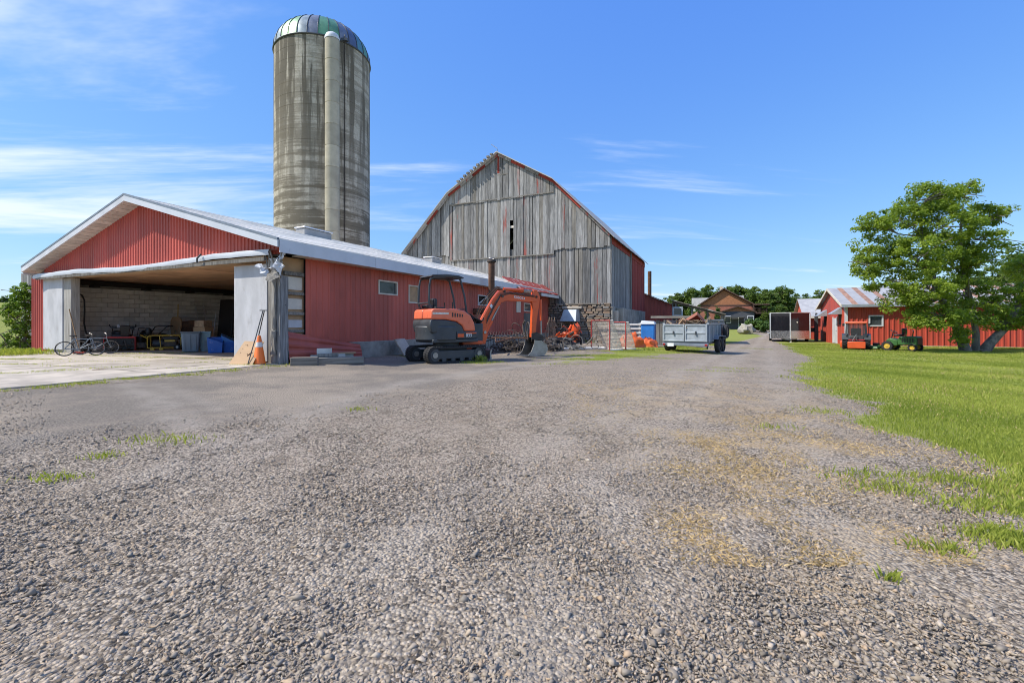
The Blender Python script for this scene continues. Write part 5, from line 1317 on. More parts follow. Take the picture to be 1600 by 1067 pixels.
def tangle(name, label, u, Y, n, ax, ay, az, mats, kind="stuff", cat="scrap"):
    c = on(u, Y); 
    mb = MB()
    for k in range(n):
        p = Vector((random.gauss(0,ax), random.gauss(0,ay), abs(random.gauss(0,az)) + .03)); d = Vector((random.uniform(-1,1), random.uniform(-1,1), random.uniform(-.5,.5))).normalized()*random.uniform(.25,.75)
        q = p + d; q.z = max(.03, q.z); m_ = p.lerp(q,.5) + Vector((random.gauss(0,.12),random.gauss(0,.12),abs(random.gauss(0,.1))))
        mb.tube([p, m_, q], random.choice((.012,.018,.025,.04)), 5)
        if k % 7 == 0: mb.ring(p + Vector((0,0,.1)), Vector((random.gauss(0,1),random.gauss(0,1),random.gauss(0,.5))), random.uniform(.12,.3), .018, 14, 4)
        if k % 9 == 0: mb.hexa([p+Vector(v_) for v_ in ((-.2,-.1,0),(.2,-.12,.02),(.22,.1,.05),(-.2,.12,.04),(-.2,-.1,.07),(.18,-.1,.12),(.22,.1,.12),(-.16,.1,.1))])
    o = mb.obj(name, mats, None, fix=False); o.location = c; tag(o, label, cat, None, kind)
tangle("scrap_iron_heap", "tangled heap of dark scrap iron against the red shed", 805, 19.5, 100, .9, .5, .26, m_rustd)
tangle("scrap_iron_heap", "low tangle of rods and roots beyond the bucket", 862, 20.5, 60, .75, .4, .16, m_greywood_b)
tangle("scrap_iron_heap", "bits of rusty iron at the foot of the stone wall", 845, 23.5, 40, 1.0, .4, .30, m_rust)
def tyre(label, loc, r, w, tilt=(0,0,0)):
    T = thing("old_tyre", label, "tyre", loc, 0, "tyres by the stone wall"); T.rotation_euler = tilt
    mb = MB(); mb.lathe([(r*.60,.02),(r*.72,0),(r*.93,.0),(r,.05*w/.2),(r*1.0,w-.05*w/.2),(r*.93,w),(r*.72,w),(r*.60,w-.02),(r*.62,w*.5),(r*.60,.02)],30); mb.obj("carcass", m_black, T, smooth=True)
    mb = MB()
    for k in range(30):
        a = 2*math.pi*k/30; mb.beam((r*math.cos(a),r*math.sin(a),w*.12),(r*math.cos(a+.08),r*math.sin(a+.08),w*.88),.03,.03,(math.cos(a),math.sin(a),0))
    mb.obj("tread_lugs", m_black, T)
ty = gp(880, 543); tyre("large black tyre lying flat before the stone wall", ty, .62, .26)
tyre("second black tyre lying on top of the large one", ty + Vector((-.1,.1,.262)), .56, .22, (R(2),0,.4))
T = thing("drain_pipe", "white plastic pipe lying on the ground before the tyres", "pipe", gp(845, 547.5)); q = gp(942, 546.5) - T.location
MB().tube([(0,0,.07), q*.4 + Vector((0,0,.07)), q*.75 + Vector((0,.02,.075)), q + Vector((0,0,.07))], .065, 12).obj("pipe_run", m_pipew, T, smooth=True)
MB().tube([q + Vector((-.06,0,.07)), q + Vector((.06,0,.07))], .085, 12).obj("coupling", m_pipew, T, smooth=True)
# orange engine-like machine by the stone wall
def orange_machine():
    T = thing("orange_implement", "orange farm implement full of pipes in front of the stone wall", "implement", on(893, 24.6), R(-20))
    mb = MB(); mb.box(-.45,.35,-.3,.4,.3,.75); mb.obj("gearbox", m_orange, T, bevel=.06)
    mb = MB(); mb.ball((.22,0,.92),.24,14,9,(1.1,1,1.15),.35,3); mb.obj("housing", m_orange, T, smooth=True)
    for k in range(46):
        a = Vector((random.uniform(-.75,.55),random.uniform(-.5,.1),random.uniform(.15,1.0))); b = a + Vector((random.uniform(-.3,.3),random.uniform(-.2,.2),random.uniform(-.35,.35))); b.z = max(.05,b.z)
        MB().tube([a,(a+b)/2+Vector((random.gauss(0,.05),0,random.gauss(0,.06))),b], random.choice((.02,.035,.06)), 7).obj("linkage", random.choice((m_orange,m_orange,m_rustd,m_black)), T, smooth=True)
    for x in (-.6,.5): MB().ring((x,.1,.25),(1,.2,0),.19,.06,18,7).obj("wheel", m_black, T, smooth=True)
    for k in range(4): MB().ring((-.45+.16*k,-.38,.55+.1*(k % 2)),(random.gauss(0,.4),1,.2),.11,.03,14,5).obj("flange", m_orange, T, smooth=True)
orange_machine()
# branchy broken rack against the red end wall
T = thing("broken_rack", "spindly brown broken rack leaning at the shed end", "rack", on(861, 25.5), .3)
for k in range(9): MB().tube([(-.4+.1*k,.1*(k % 2),.02),(-.3+.075*k,.05,.7),(-.2+.05*k,.0,1.25+.15*(k % 3))],.022,5).obj("stave", m_scrapwood, T, smooth=True)
for z in (.4,.9): MB().tube([(-.42,.06,z),(.42,.07,z+.08)],.02,5).obj("crossbar", m_rust, T, smooth=True)
# hockey goals
def goal(label, u, v, rz, w=1.25, h=1.2, d=.6, extra=0):
    T = thing("hockey_goal", label, "hockey goal", gp(u, v), rz, "street hockey goals by the barn")
    mb = MB(); mb.tube([(-w/2,0,.03),(-w/2,0,h),(w/2,0,h),(w/2,0,.03)], .032, 8); mb.obj("goal_posts", m_goalred, T, smooth=True)
    mb = MB(); mb.tube([(-w/2,0,.03),(-w/2,d,.03),(w/2,d,.03),(w/2,0,.03)], .024, 7); mb.tube([(0,d,.03),(0,.22,h-.02)],.02,6); mb.tube([(-w/2,.2,h),(w/2,.2,h)],.02,6); mb.obj("base_frame", m_pipew, T, smooth=True)
    mb = MB()
    for k in range(30): x = -w/2 + w*k/29; mb.beam((x,d,.04),(x,.21,h),.012,.012)
    for k in range(22): t = k/21; y = d + (.21-d)*t; z = .04+(h-.04)*t; mb.beam((-w/2,y,z),(w/2,y,z),.012,.012)
    for s in (-w/2,w/2):
        for k in range(12): t = k/11; y = d + (.21-d)*t; z = .04+(h-.04)*t; mb.beam((s,0,z),(s,y,z),.012,.012)
        for k in range(9): t = k/8; mb.beam((s,d*t,.04),(s,.21*t,h),.012,.012)
    mb.obj("net", m_net, T); return T
goal("street hockey goal with sagging net turned sideways by the tyres", 938, 547, R(-62), 1.3, 1.35, .75)
goal("farther street hockey goal beside the white railing", 963, 546, R(-55), 1.15, 1.3, .7)
# white bench railing
T = thing("pallet_rack", "white slatted rack behind the second hockey goal", "rack", on(975, 26.2), RZ + .05)
for k in range(4): MB().box(-.95,.95,-.03,.03,.45+.24*k,.55+.24*k).obj("slat", m_pipew, T, bevel=.02)
for x in (-.85,.1,.85): MB().box(x-.05,x+.05,.032,.10,0,1.3).obj("post", m_pipew, T)
# orange tarpaulin bundles
def bundle(label, u, v, sx_, sy_, sz_, seed):
    mb = MB(); V = []; F = []; n, m = 26, 14
    for j in range(m+1):
        p = math.pi*.55*j/m
        for i in range(n):
            t = 2*math.pi*i/n; d = Vector((math.sin(p)*math.cos(t), math.sin(p)*math.sin(t), max(math.cos(p),-.02)))
            k = 1 + .32*noise.noise(d*2.1 + Vector((seed,0,0))) + .13*noise.noise(d*6 + Vector((seed,3,0)))
            V.append((d.x*sx_*k, d.y*sy_*k, max(0,d.z*sz_*k)))
    for j in range(m):
        for i in range(n): F.append((j*n+i,(j+1)*n+i,(j+1)*n+(i+1) % n,j*n+(i+1) % n))
    mb.add(V, F); o = mb.obj("tarpaulin_bundle", m_orange_t, None, smooth=True); o.location = gp(u, v); tag(o, label, "tarpaulin", "orange tarpaulin bundles by the barn")
bundle("larger orange tarpaulin bundle heaped beside the white rack", 986, 542, .72, .5, .72, 1.0)
bundle("smaller orange tarpaulin bundle nearest the dump trailer", 1013, 542, .52, .45, .50, 4.0)
# blue drum-like tank with pale lid
T = thing("water_tank", "bright blue plastic tank with pale lid by the barn wall", "tank", on(1013, 26.8), RZ)
mb = MB(); mb.hexa([(-.36,-.3,0),(.36,-.3,0),(.36,.3,0),(-.36,.3,0),(-.37,-.32,1.28),(.37,-.32,1.28),(.37,.32,1.28),(-.37,.32,1.28)]); mb.obj("body", m_blue2, T, bevel=.05, seg=3)
mb = MB(); mb.hexa([(-.43,-.38,1.28),(.43,-.38,1.28),(.43,.38,1.28),(-.43,.38,1.28),(-.34,-.3,1.50),(.34,-.3,1.46),(.34,.3,1.46),(-.34,.3,1.50)]); mb.obj("lid", m_fascia, T, bevel=.03)
# ------------------------------------------------------------------ lean-to beyond the barn: red end wall, open shed, board fence
def lean_to():
    Yb = 46.0
    A = at(1003, 458, Yb); o = Vector((A.x, A.y, gz(A.x, A.y)))
    T = thing("barn_lean_to", "low red metal lean-to behind the barn with sloping roof", "lean-to", o, RZ)
    x1 = lx(o, 1058); ztop0 = lz(o, 0, 0, 457); ztop1 = lz(o, x1, 0, 479)
    x = -1.2
    while x < x1 - .05:
        b = min(x + .9, x1); mb = MB(); f = lambda q: ztop0 + (ztop1-ztop0)*q/x1 - .03
        ribbed(mb, x, b, lambda q: .0, f, 0, .3, .03, .3); mb.obj("cladding_sheet", m_red_dull, T, fix=False); x = b
    for k in range(5):
        y0 = -.3 + 1.3*k; mb = MB(); xa, xb = -1.3, x1 + .15; g = lambda q: ztop0 + (ztop1-ztop0)*q/x1
        mb.hexa([(xa,y0,g(xa)-.02),(xb,y0,g(xb)-.02),(xb,y0+1.28,g(xb)-.02),(xa,y0+1.28,g(xa)-.02),(xa,y0,g(xa)+.05),(xb,y0,g(xb)+.05),(xb,y0+1.28,g(xb)+.05),(xa,y0+1.28,g(xa)+.05)]); mb.obj("roof_sheet", m_rustroof, T)
    MB().box(-1.2, x1, .05, .12, 0, ztop1-.2).obj("wall_core", m_dark, T)
    MB().box(-1.2, x1, 6.0, 6.1, 0, 2.2).obj("rear_wall", m_red_dull, T)
lean_to()
def open_shed():
    Yb = 38.0; A = at(1056, 470, Yb); o = Vector((A.x, A.y, gz(A.x, A.y)))
    T = thing("open_pole_shed", "dark open-fronted pole shed behind the dump trailer", "shed", o, RZ)
    x1 = lx(o, 1128); z0 = lz(o, 0, 0, 470); z1 = lz(o, x1, 0, 489)
    g = lambda q: z0 + (z1-z0)*q/x1
    for k in range(9):
        a, b = -.3 + (x1+.6)/9*k, -.3 + (x1+.6)/9*(k+1) - .01; mb = MB()
        mb.hexa([(a,-.5,g(a)-.06),(b,-.5,g(b)-.06),(b,5.0,g(b)-.06),(a,5.0,g(a)-.06),(a,-.5,g(a)),(b,-.5,g(b)),(b,5.0,g(b)),(a,5.0,g(a))]); mb.obj("roof_sheet", m_hwood if k % 3 else m_greyroof, T)
    for x in (0, x1*.36, x1*.7, x1): MB().box(x-.07,x+.07,-.07,.07,-.1,g(x)-.07).obj("post", m_postwood, T)
    MB().beam((-.2,0,g(-.2)-.16),(x1+.2,0,g(x1+.2)-.16),.08,.16).obj("front_beam", m_hwood, T)
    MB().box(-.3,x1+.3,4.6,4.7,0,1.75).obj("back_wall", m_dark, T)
    MB().box(-.3,-.2,0,4.6,0,g(0)-.1).obj("end_wall", m_hwood, T)
    MB().box(x1+.1,x1+.2,0,4.6,0,g(x1)-.1).obj("end_wall", m_hwood, T)
    # window box at its left end
    xa, xb = lx(o,1052), lx(o,1068)
    w = MB(); w.box(xa,xb,-.65,-.55,lz(o,xa,-.6,482),lz(o,xa,-.6,479.5)); w.box(xa,xb,-.65,-.55,lz(o,xa,-.6,496),lz(o,xa,-.6,492)); w.box(xa,xa+.12,-.649,-.551,lz(o,xa,-.6,492),lz(o,xa,-.6,482)); w.box(xb-.12,xb,-.649,-.551,lz(o,xa,-.6,492),lz(o,xa,-.6,482)); wf = w.obj("window_frame", m_galv, T)
    MB().box(xa+.12,xb-.12,-.62,-.6,lz(o,xa,-.6,492),lz(o,xa,-.6,482)).obj("pane", m_glassd, wf)
open_shed()
T = thing("board_fence", "dark upright board fence between blue tank and dump trailer", "fence", on(1025, 29.5), RZ)
for k in range(11): MB().box(.22*k,.22*k+.20,-.02,.02+.01*(k % 2),0,1.5+.1*random.random()).obj("fence_board", m_greywood_b, T)
MB().box(0,2.4,.032,.09,.4,.5).obj("fence_rail", m_hwood, T); MB().box(0,2.4,.032,.09,1.2,1.3).obj("fence_rail", m_hwood, T)
MB().box(-.3,2.6,-.2,.25,1.72,1.86).obj("top_plank", m_hwood, T)

# ------------------------------------------------------------------ dump trailer
def fat_wheel(T, c, r, w, ax=(0,1,0), mt=None, hub=m_steel, name="wheel", lugs=0):
    c = Vector(c); ax = Vector(ax).normalized(); a = ax.orthogonal().normalized(); b = ax.cross(a)
    W_ = MB(); prof = [(r*.58,-w/2),(r*.80,-w/2),(r*.95,-w*.46),(r,-w*.34),(r,w*.34),(r*.95,w*.46),(r*.80,w/2),(r*.58,w/2)]
    V = []; F = []; n = 30; m = len(prof)
    for k in range(n):
        t = 2*math.pi*k/n; d = a*math.cos(t)+b*math.sin(t)
        for rr_, z in prof: V.append(c + d*rr_ + ax*z)
    for k in range(n):
        for i in range(m-1): F.append((k*m+i,((k+1) % n)*m+i,((k+1) % n)*m+i+1,k*m+i+1))
    W_.add(V, F); wo_ = W_.obj(name, mt or m_black, T, smooth=True)
    mb = MB(); mb.cyl(c-ax*w*.36, c+ax*w*.36, r*.59, 20); mb.cyl(c-ax*w*.45, c+ax*w*.45, r*.2, 12); mb.obj("rim", hub, wo_, smooth=True)
    if lugs:
        mb = MB()
        for k in range(lugs):
            for s in (-1,1):
                t = 2*math.pi*(k + (.5 if s > 0 else 0))/lugs; d = a*math.cos(t)+b*math.sin(t); tn = -a*math.sin(t)+b*math.cos(t)
                mb.beam(c + d*r*1.0 + ax*(s*w*.02), c + d*r*1.0 + ax*(s*w*.48) - tn*r*.16, .05*r/.4, .05*r/.4, d)
        mb.obj("tread_lugs", mt or m_black, wo_)
    return wo_
def dump_trailer():
    c = gp(1070, 551); T = thing("dump_trailer", "grey steel dump trailer heaped with broken wood", "trailer", c, R(-37)); T.scale = (.94, .94, .97)
    # local x right, y away (trailer runs back from its tailgate at y=0)
    w, L = 1.03, 3.2; z0, z1 = .52, 1.32
    MB().box(-w,w,.02,L,z0-.07,z0).obj("bed_floor", m_galvd, T)
    for s in (-1,1):
        o = MB().box(s*w-.03,s*w+.03,.03,L,z0,z1).obj("side_wall", m_galvd, T)
        for k in range(5): MB().box(s*(w+.031),s*(w+.075),.1+.72*k,.18+.72*k,z0,z1-.06).obj("side_stake", m_galv, o)
        MB().box(s*w-.05,s*w+.06,.03,L,z1,z1+.06).obj("top_rail", m_galv, o)
        MB().box(s*(w-.02)-.015,s*(w-.02)+.015,.05,L,z1+.062,z1+.20).obj("side_board", m_hwood, T)
    MB().box(-w,w,L-.04,L,z0,z1+.25).obj("front_wall", m_galvd, T)
    # tailgate: two doors with recessed panels
    for s in (-1,1):
        xa, xb = (-w, -.012) if s < 0 else (.012, w)
        d = MB().box(xa,xb,-.02,.015,z0,z1).obj("gate_door", m_galv, T)
        f = MB(); t = .07
        f.box(xa,xb,-.06,-.021,z1-t,z1); f.box(xa,xb,-.06,-.021,z0,z0+t); f.box(xa,xa+t,-.058,-.022,z0+t,z1-t); f.box(xb-t,xb,-.058,-.022,z0+t,z1-t); f.box(xa+t,xb-t,-.05,-.022,(z0+z1)/2-.04,(z0+z1)/2+.05); f.obj("door_frame", m_galv, d, bevel=.006)
        xm = (xa+xb)/2; MB().box(xm-.03,xm+.03,-.09,-.051,(z0+z1)/2-.09,(z0+z1)/2+.08).obj("door_latch", m_char, d)
    MB().box(-w-.05,w+.05,-.04,.05,z0-.20,z0-.075).obj("rear_bumper", m_galvd, T, bevel=.01)
    for s in (-1,1): MB().box(s*(w-.05)-.06,s*(w-.05)+.06,-.065,-.042,z0-.18,z0-.10).obj("tail_lamp", m_crimson, T)
    MB().box(-w+.22,-w+.52,-.062,-.045,z0-.24,z0-.08).obj("licence_plate", m_mark, T)
    for x in (-.45,.45): MB().box(x-.05,x+.05,.1,L+.2,z0-.2,z0-.075).obj("chassis_rail", m_char, T)
    for s in (-1,1):
        for y in (1.25, 2.02): fat_wheel(T, (s*(w+.18), y, .36), .36, .22, (1,0,0), hub=m_char)
        mb = MB(); mb.prism([(.78,.62),(.9,.78),(2.38,.78),(2.5,.62),(2.46,.62),(2.36,.75),(.92,.75),(.82,.62)], s*(w+.05) if s > 0 else -w-.30, s*(w+.30) if s > 0 else -w-.05, 'yz'); mb.obj("mudguard", m_galvd, T)
    MB().beam((0,L,z0-.14),(0,L+1.3,z0-.14),.12,.1).obj("drawbar", m_char, T)
    MB().cyl((0,L+.9,.0),(0,L+.9,.8),.04,10).obj("jack", m_char, T, smooth=True)
    fat_wheel(T, (w+.24, .62+2.0, .98), .34, .2, (1,0,0), name="spare_wheel")
    return T, c
TR, trc = dump_trailer()
random.seed(33)
def w_tr(x, y, z): return TR.matrix_basis @ Vector((x, y, z))
bpy.context.view_layer.update()
def heap():
    mb = MB(); V = []; F = []; n = 16
    for i in range(n+1):
        for j in range(n+1):
            x, y = -.98 + 1.96*i/n, .06 + 3.05*j/n
            e = min(1, min(i, n-i)/2.5)*min(1, min(j, n-j)/2.5)
            V.append((x, y,   .82 + .50*e + .22*noise.noise(Vector((x*2, y*2, 3))) + .12*noise.noise(Vector((x*6, y*6, 1)))))
    for i in range(n):
        for j in range(n): F.append((i*(n+1)+j,(i+1)*(n+1)+j,(i+1)*(n+1)+j+1,i*(n+1)+j+1))
    mb.add(V, F)
    for k in range(150):
        c = Vector((random.uniform(-.85,.85), random.uniform(.1,2.9), random.uniform(1.15,1.48))); d = Vector((random.uniform(-1,1),random.uniform(-1,1),random.uniform(-.4,.5))).normalized()*random.uniform(.15,.45)
        mb.beam(c-d, c+d, random.uniform(.03,.12), random.uniform(.015,.04), (random.gauss(0,1),random.gauss(0,1),1))
    o = mb.obj("wood_debris", m_scrapwood, None, fix=False); o.matrix_basis = TR.matrix_basis.copy(); tag(o, "heap of broken wood scraps loaded in the dump trailer", "debris", None, "stuff")
heap()
T = thing("wooden_crate", "reddish wooden drawer tipped on top of the trailer load", "crate", w_tr(.42,.75,1.3), R(-31)); T.rotation_euler = (R(35), R(-32), R(-43))
mb = MB(); mb.box(-.33,.33,-.02,.02,0,.5); mb.obj("panel", m_redwood, T)
for a in ((-.33,-.30,-.14,.14,0,.5),(.30,.33,-.14,.14,0,.5),(-.299,.299,-.14,.14,.0,.03),(-.299,.299,-.14,.14,.47,.5)): MB().box(*a).obj("crate_side", m_brick, T)
T = thing("split_log", "pale split log standing out of the trailer load's left end", "log", w_tr(-.5,.5,1.22), .4); T.rotation_euler = (R(30),R(25),0)
MB().prism([(0,0),(.22,.02),(.16,.2),(.05,.22)],-.05,.42,'xy').obj("log_wood", m_ply, T, bevel=.01)

# ------------------------------------------------------------------ enclosed trailer with wedge nose
def cargo_trailer():
    c = gp(1235, 534.5); sc = c.y/FPX
    T = thing("cargo_trailer", "glossy black enclosed trailer with wedge nose parked on the lane", "trailer", c, R(-28))
    w = 27*sc; zb, zt = 5.0*sc, 45.5*sc; nd = .75
    mb = MB(); mb.prism([(0,0),(w,nd),(w,nd+4.6),(-w,nd+4.6),(-w,nd)], zb, zt, 'xy'); mb.obj("body", m_gloss, T)
    mb = MB(); mb.prism([(0,-.03),(w+.03,nd-.02),(w+.03,nd+4.62),(-w-.03,nd+4.62),(-w-.03,nd-.02)], zt, zt+.06, 'xy'); mb.obj("roof", m_alu, T)
    for (xa, ya, xb, yb_) in ((0,0,w,nd),(0,0,-w,nd)):
        nrm = Vector((yb_-ya, -(xb-xa), 0)).normalized()
        if nrm.y > 0: nrm = -nrm
        p, q = Vector((xa,ya,0)), Vector((xb,yb_,0)); zg = zb + 12.5*sc; d_ = (q-p)
        a, b = p + d_*.03, q - d_*.03
        mb = MB(); mb.hexa([a+nrm*.003+Vector((0,0,zb)), b+nrm*.003+Vector((0,0,zb)), b+nrm*.018+Vector((0,0,zb)), a+nrm*.018+Vector((0,0,zb)), a+nrm*.003+Vector((0,0,zg)), b+nrm*.003+Vector((0,0,zg)), b+nrm*.018+Vector((0,0,zg)), a+nrm*.018+Vector((0,0,zg))]); mb.obj("stone_guard", m_plate, T)
    for (x, y) in ((0,0),(w,nd),(-w,nd)): MB().box(x-.05,x+.05,y-.04,y+.04,zb,zt).obj("corner_trim", m_alu, T, bevel=.02)
    for s in (-1,1): MB().box(s*w-.012,s*w+.012,nd,nd+4.6,zb-.02,zb+.10).obj("lower_trim", m_alu, T)
    mb = MB(); mb.beam((-.5,nd,zb-.05),(0,-1.1,zb-.05),.09,.1); mb.beam((.5,nd,zb-.05),(0,-1.1,zb-.05),.09,.1); mb.obj("drawbar", m_char, T)
    MB().cyl((0,-.85,.04),(0,-.85,zb+.35),.05,10).obj("jack", m_alu, T, smooth=True); MB().cyl((0,-.85,0),(0,-.85,.04),.12,12).obj("jack_foot", m_alu, T)
    MB().box(-.5,.5,nd-.2,nd+4.5,zb-.16,zb-.005).obj("chassis", m_char, T)
    for s in (-1,1):
        for y in (2.9,3.75): fat_wheel(T, (s*(w-.05), y, .34), .34, .2, (1,0,0), hub=m_alu)
        MB().box(min(s*(w-.1),s*(w+.18)),max(s*(w-.1),s*(w+.18)),2.45,4.2,.70,.76).obj("mudguard", m_alu, T)
    MB().cyl((w*.35,nd*.35-.03,zb+26*sc),(w*.35,nd*.35-.06,zb+26*sc),.06,10).obj("marker_lamp", m_cream, T)
cargo_trailer()

# ------------------------------------------------------------------ long red barn on the right
RB = gp(1322, 539.5)
def red_barn():
    o = RB; T = thing("red_metal_barn", "long red metal barn with rust-striped roof behind the big tree", "barn", o, RZ)
    Lx, Wd = 21.0, ly(o, 1283); ze = lz(o, 0, 0, 474); zk = lz(o, 0, Wd/2, 451); 
    g = lambda y: ze + (zk-ze)*(1 - abs(y-Wd/2)/(Wd/2))
    x = 0.0
    wx0, wx1 = lx(o,1357), lx(o,1380); wz1, wz0 = lz(o,wx0,0,492.5), lz(o,wx0,0,510)
    while x < Lx - .05:
        b = min(x+.92, Lx); mb = MB(); cuts = sorted({x, b} | {q for q in (wx0,wx1) if x < q < b}); off = .004*random.random()
        for a, e in zip(cuts, cuts[1:]):
            zz_ = [(.02, ze-.05)] if not (wx0 < (a+e)/2 < wx1) else [(.02, wz0), (wz1, ze-.05)]
            for z0, z1 in zz_: ribbed(mb, a, e, lambda q: z0, lambda q: z1, -off, .306, .045, .42)
        mb.obj("cladding_sheet", m_red_barn, T, fix=False); x = b
    MB().box(.05,Lx,.06,.14,0,ze).obj("wall_core", m_dark, T)
    MB().box(-.02,Lx,-.06,.05,-.3,.06).obj("foundation_wall", m_conc, T)
    f = MB(); t = .09
    f.box(wx0,wx1,-.07,.02,wz1-t,wz1); f.box(wx0,wx1,-.07,.02,wz0,wz0+t); f.box(wx0,wx0+t,-.068,.022,wz0+t,wz1-t); f.box(wx1-t,wx1,-.068,.022,wz0+t,wz1-t); fr = f.obj("window_frame", m_white, T)
    MB().box(wx0+t,wx1-t,.0,.02,wz0+t,wz1-t).obj("pane", m_glassd, fr)
    # gable end: vertical boards
    y = .02; 
    while y < Wd - .02:
        b = min(y + .31, Wd-.0); a_ = random.uniform(-.008,.008); mb = MB()
        mb.hexa([(-.05+a_,y,0),(-.0,y,0),(-.0,b-.004,0),(-.05+a_,b-.004,0),(-.05+a_,y,g(y)-.06),(0,y,g(y)-.06),(0,b-.004,g(b)-.06),(-.05+a_,b-.004,g(b)-.06)]); mb.obj("gable_board", m_red_barn, T); y = b
    MB().box(-.09,.09,-.09,.03,0,ze-.1).obj("corner_trim", m_white, T)
    # door and two small hooded windows
    yd0, yd1 = ly(o,1303.5), ly(o,1309.5); zd = lz(o,0,(yd0+yd1)/2,497)
    if yd0 > yd1: yd0, yd1 = yd1, yd0
    d = MB().box(-.09,-.052,yd0,yd1,.05,zd).obj("gable_door", m_panel, T)
    MB().box(-.11,-.051,yd0-.1,yd0-.005,.03,zd+.1).obj("door_jamb", m_white, d); MB().box(-.11,-.051,yd1+.005,yd1+.1,.03,zd+.1).obj("door_jamb", m_white, d); MB().box(-.13,-.091,yd0+.1,yd0+.16,1.0,1.08).obj("handle", m_steel, d)
    for u0, u1, v0, v1 in ((1312,1316,491,507),(1289.5,1292.5,494,508)):
        ya, yb_ = sorted((ly(o,u0), ly(o,u1))); ym = (ya+yb_)/2; za, zb_ = lz(o,0,ym,v1), lz(o,0,ym,v0)
        wn_ = MB().box(-.075,-.055,ya,yb_,za,zb_).obj("small_window", m_dark, T)
        mb = MB(); mb.prism([(-.055,zb_+.55),(-.055,zb_+.0),(-.75,zb_-.02),(-.78,zb_+.02)], ya-.25, yb_+.25); mb.obj("window_hood", m_galv, T)
    # roof sheets, some rusted through their paint
    k = 0; x = -.35
    pat = [0,1,0,1,0,1,0,0,1,0,1,0,1,0,0,1]
    while x < Lx + .3:
        wdt = .66 if pat[k % len(pat)] == 0 else .34; b = x + wdt; up = .01*(k % 2)
        for sgn in (0, 1):
            y0, y1 = (-.45, Wd/2) if sgn == 0 else (Wd/2, Wd+.45); za = lambda y: (ze + (zk-ze)*(1-abs(y-Wd/2)/(Wd/2)))
            mb = MB(); mb.hexa([(x,y0,za(y0)+up),(b+.01,y0,za(y0)+up),(b+.01,y1,za(y1)+up),(x,y1,za(y1)+up),(x,y0,za(y0)+.03+up),(b+.01,y0,za(y0)+.03+up),(b+.01,y1,za(y1)+.03+up),(x,y1,za(y1)+.03+up)])
            mb.obj("roof_sheet", m_rustroof if pat[k % len(pat)] else m_greyroof, T)
        x = b; k += 1
    MB().box(-.35,Lx+.3,-.48,-.44,ze-.30,ze-.10).obj("eave_fascia", m_galv, T)
    for y0, y1 in ((-.45,Wd/2),(Wd/2,Wd+.45)):
        mb = MB(); mb.hexa([(-.40,y0,g(y0)-.16),(-.36,y0,g(y0)-.16),(-.36,y1,g(y1)-.16),(-.40,y1,g(y1)-.16),(-.40,y0,g(y0)+.03),(-.36,y0,g(y0)+.03),(-.36,y1,g(y1)+.03),(-.40,y1,g(y1)+.03)]); mb.obj("rake_board", m_cream, T)
    MB().box(.0,Lx,Wd-.1,Wd,0,ze).obj("rear_wall", m_red_barn, T); MB().box(Lx-.1,Lx,0,Wd,0,ze).obj("far_end_wall", m_red_barn, T)
red_barn()
def back_barn():
    A = at(1259, 531, 47.0); o = Vector((A.x, A.y, gz(A.x, A.y) - .05)); T = thing("small_red_barn", "smaller red barn with pale roof behind the black trailer", "barn", o, RZ)
    ze = lz(o,0,0,491); zk = lz(o,0,3.5,468); L = 7.0
    x = 0
    while x < L: mb = MB(); ribbed(mb, x, min(L,x+.9), lambda q: 0, lambda q: ze, 0, .3, .03, .4); mb.obj("cladding_sheet", m_red_barn, T, fix=False); x += .9
    MB().box(0.05,L,.08,.15,0,ze).obj("wall_core", m_dark, T)
    mb = MB(); mb.prism([(0.05,0),(0.05,ze),(3.5,zk),(6.95,ze),(6.95,0)],0,.1,'yz'); mb.obj("gable_wall", m_red_barn, T)
    for k in range(9):
        a, b = -.3+.83*k, -.3+.83*(k+1)
        for y0, z0, y1, z1 in ((-.4,ze-.25,3.5,zk),(3.5,zk,7.4,ze-.25)):
            mb = MB(); mb.hexa([(a,y0,z0+.01*(k % 2)),(b,y0,z0+.01*(k % 2)),(b,y1,z1+.01*(k % 2)),(a,y1,z1+.01*(k % 2)),(a,y0,z0+.06),(b,y0,z0+.06),(b,y1,z1+.06),(a,y1,z1+.06)]); mb.obj("roof_sheet", m_greyroof, T)
    MB().box(-.3,L,-.44,-.40,ze-.42,ze-.22).obj("eave_fascia", m_cream, T)
    MB().box(0,L,6.9,7,0,ze).obj("rear_wall", m_red_barn, T)
back_barn()
T = thing("work_bench", "small grey bench with clutter against the farther red barn", "bench", on(1268, 42.5), RZ)
for x in (-.45,.45):
    for y in (-.2,.2): MB().box(x-.05,x+.05,y-.05,y+.05,0,.85).obj("leg", m_greywood_b, T)
MB().box(-.6,.6,-.3,.3,.85,.93).obj("top", m_greywood_b, T); MB().box(-.1,.35,-.2,.2,.932,1.25).obj("box", m_rustd, T, bevel=.03); MB().ball((-.35,0,1.02),.14,8,6).obj("jug", m_cream, T, smooth=True)
T = thing("leaning_post", "dark square post standing beside the bench at the barn", "post", on(1275.5, 42.0), RZ)
MB().box(-.14,.14,-.1,.1,0,2.3).obj("shaft", m_slate, T, bevel=.02); MB().box(-.08,.08,-.08,.08,2.302,2.6).obj("tip", m_slate, T, bevel=.02)

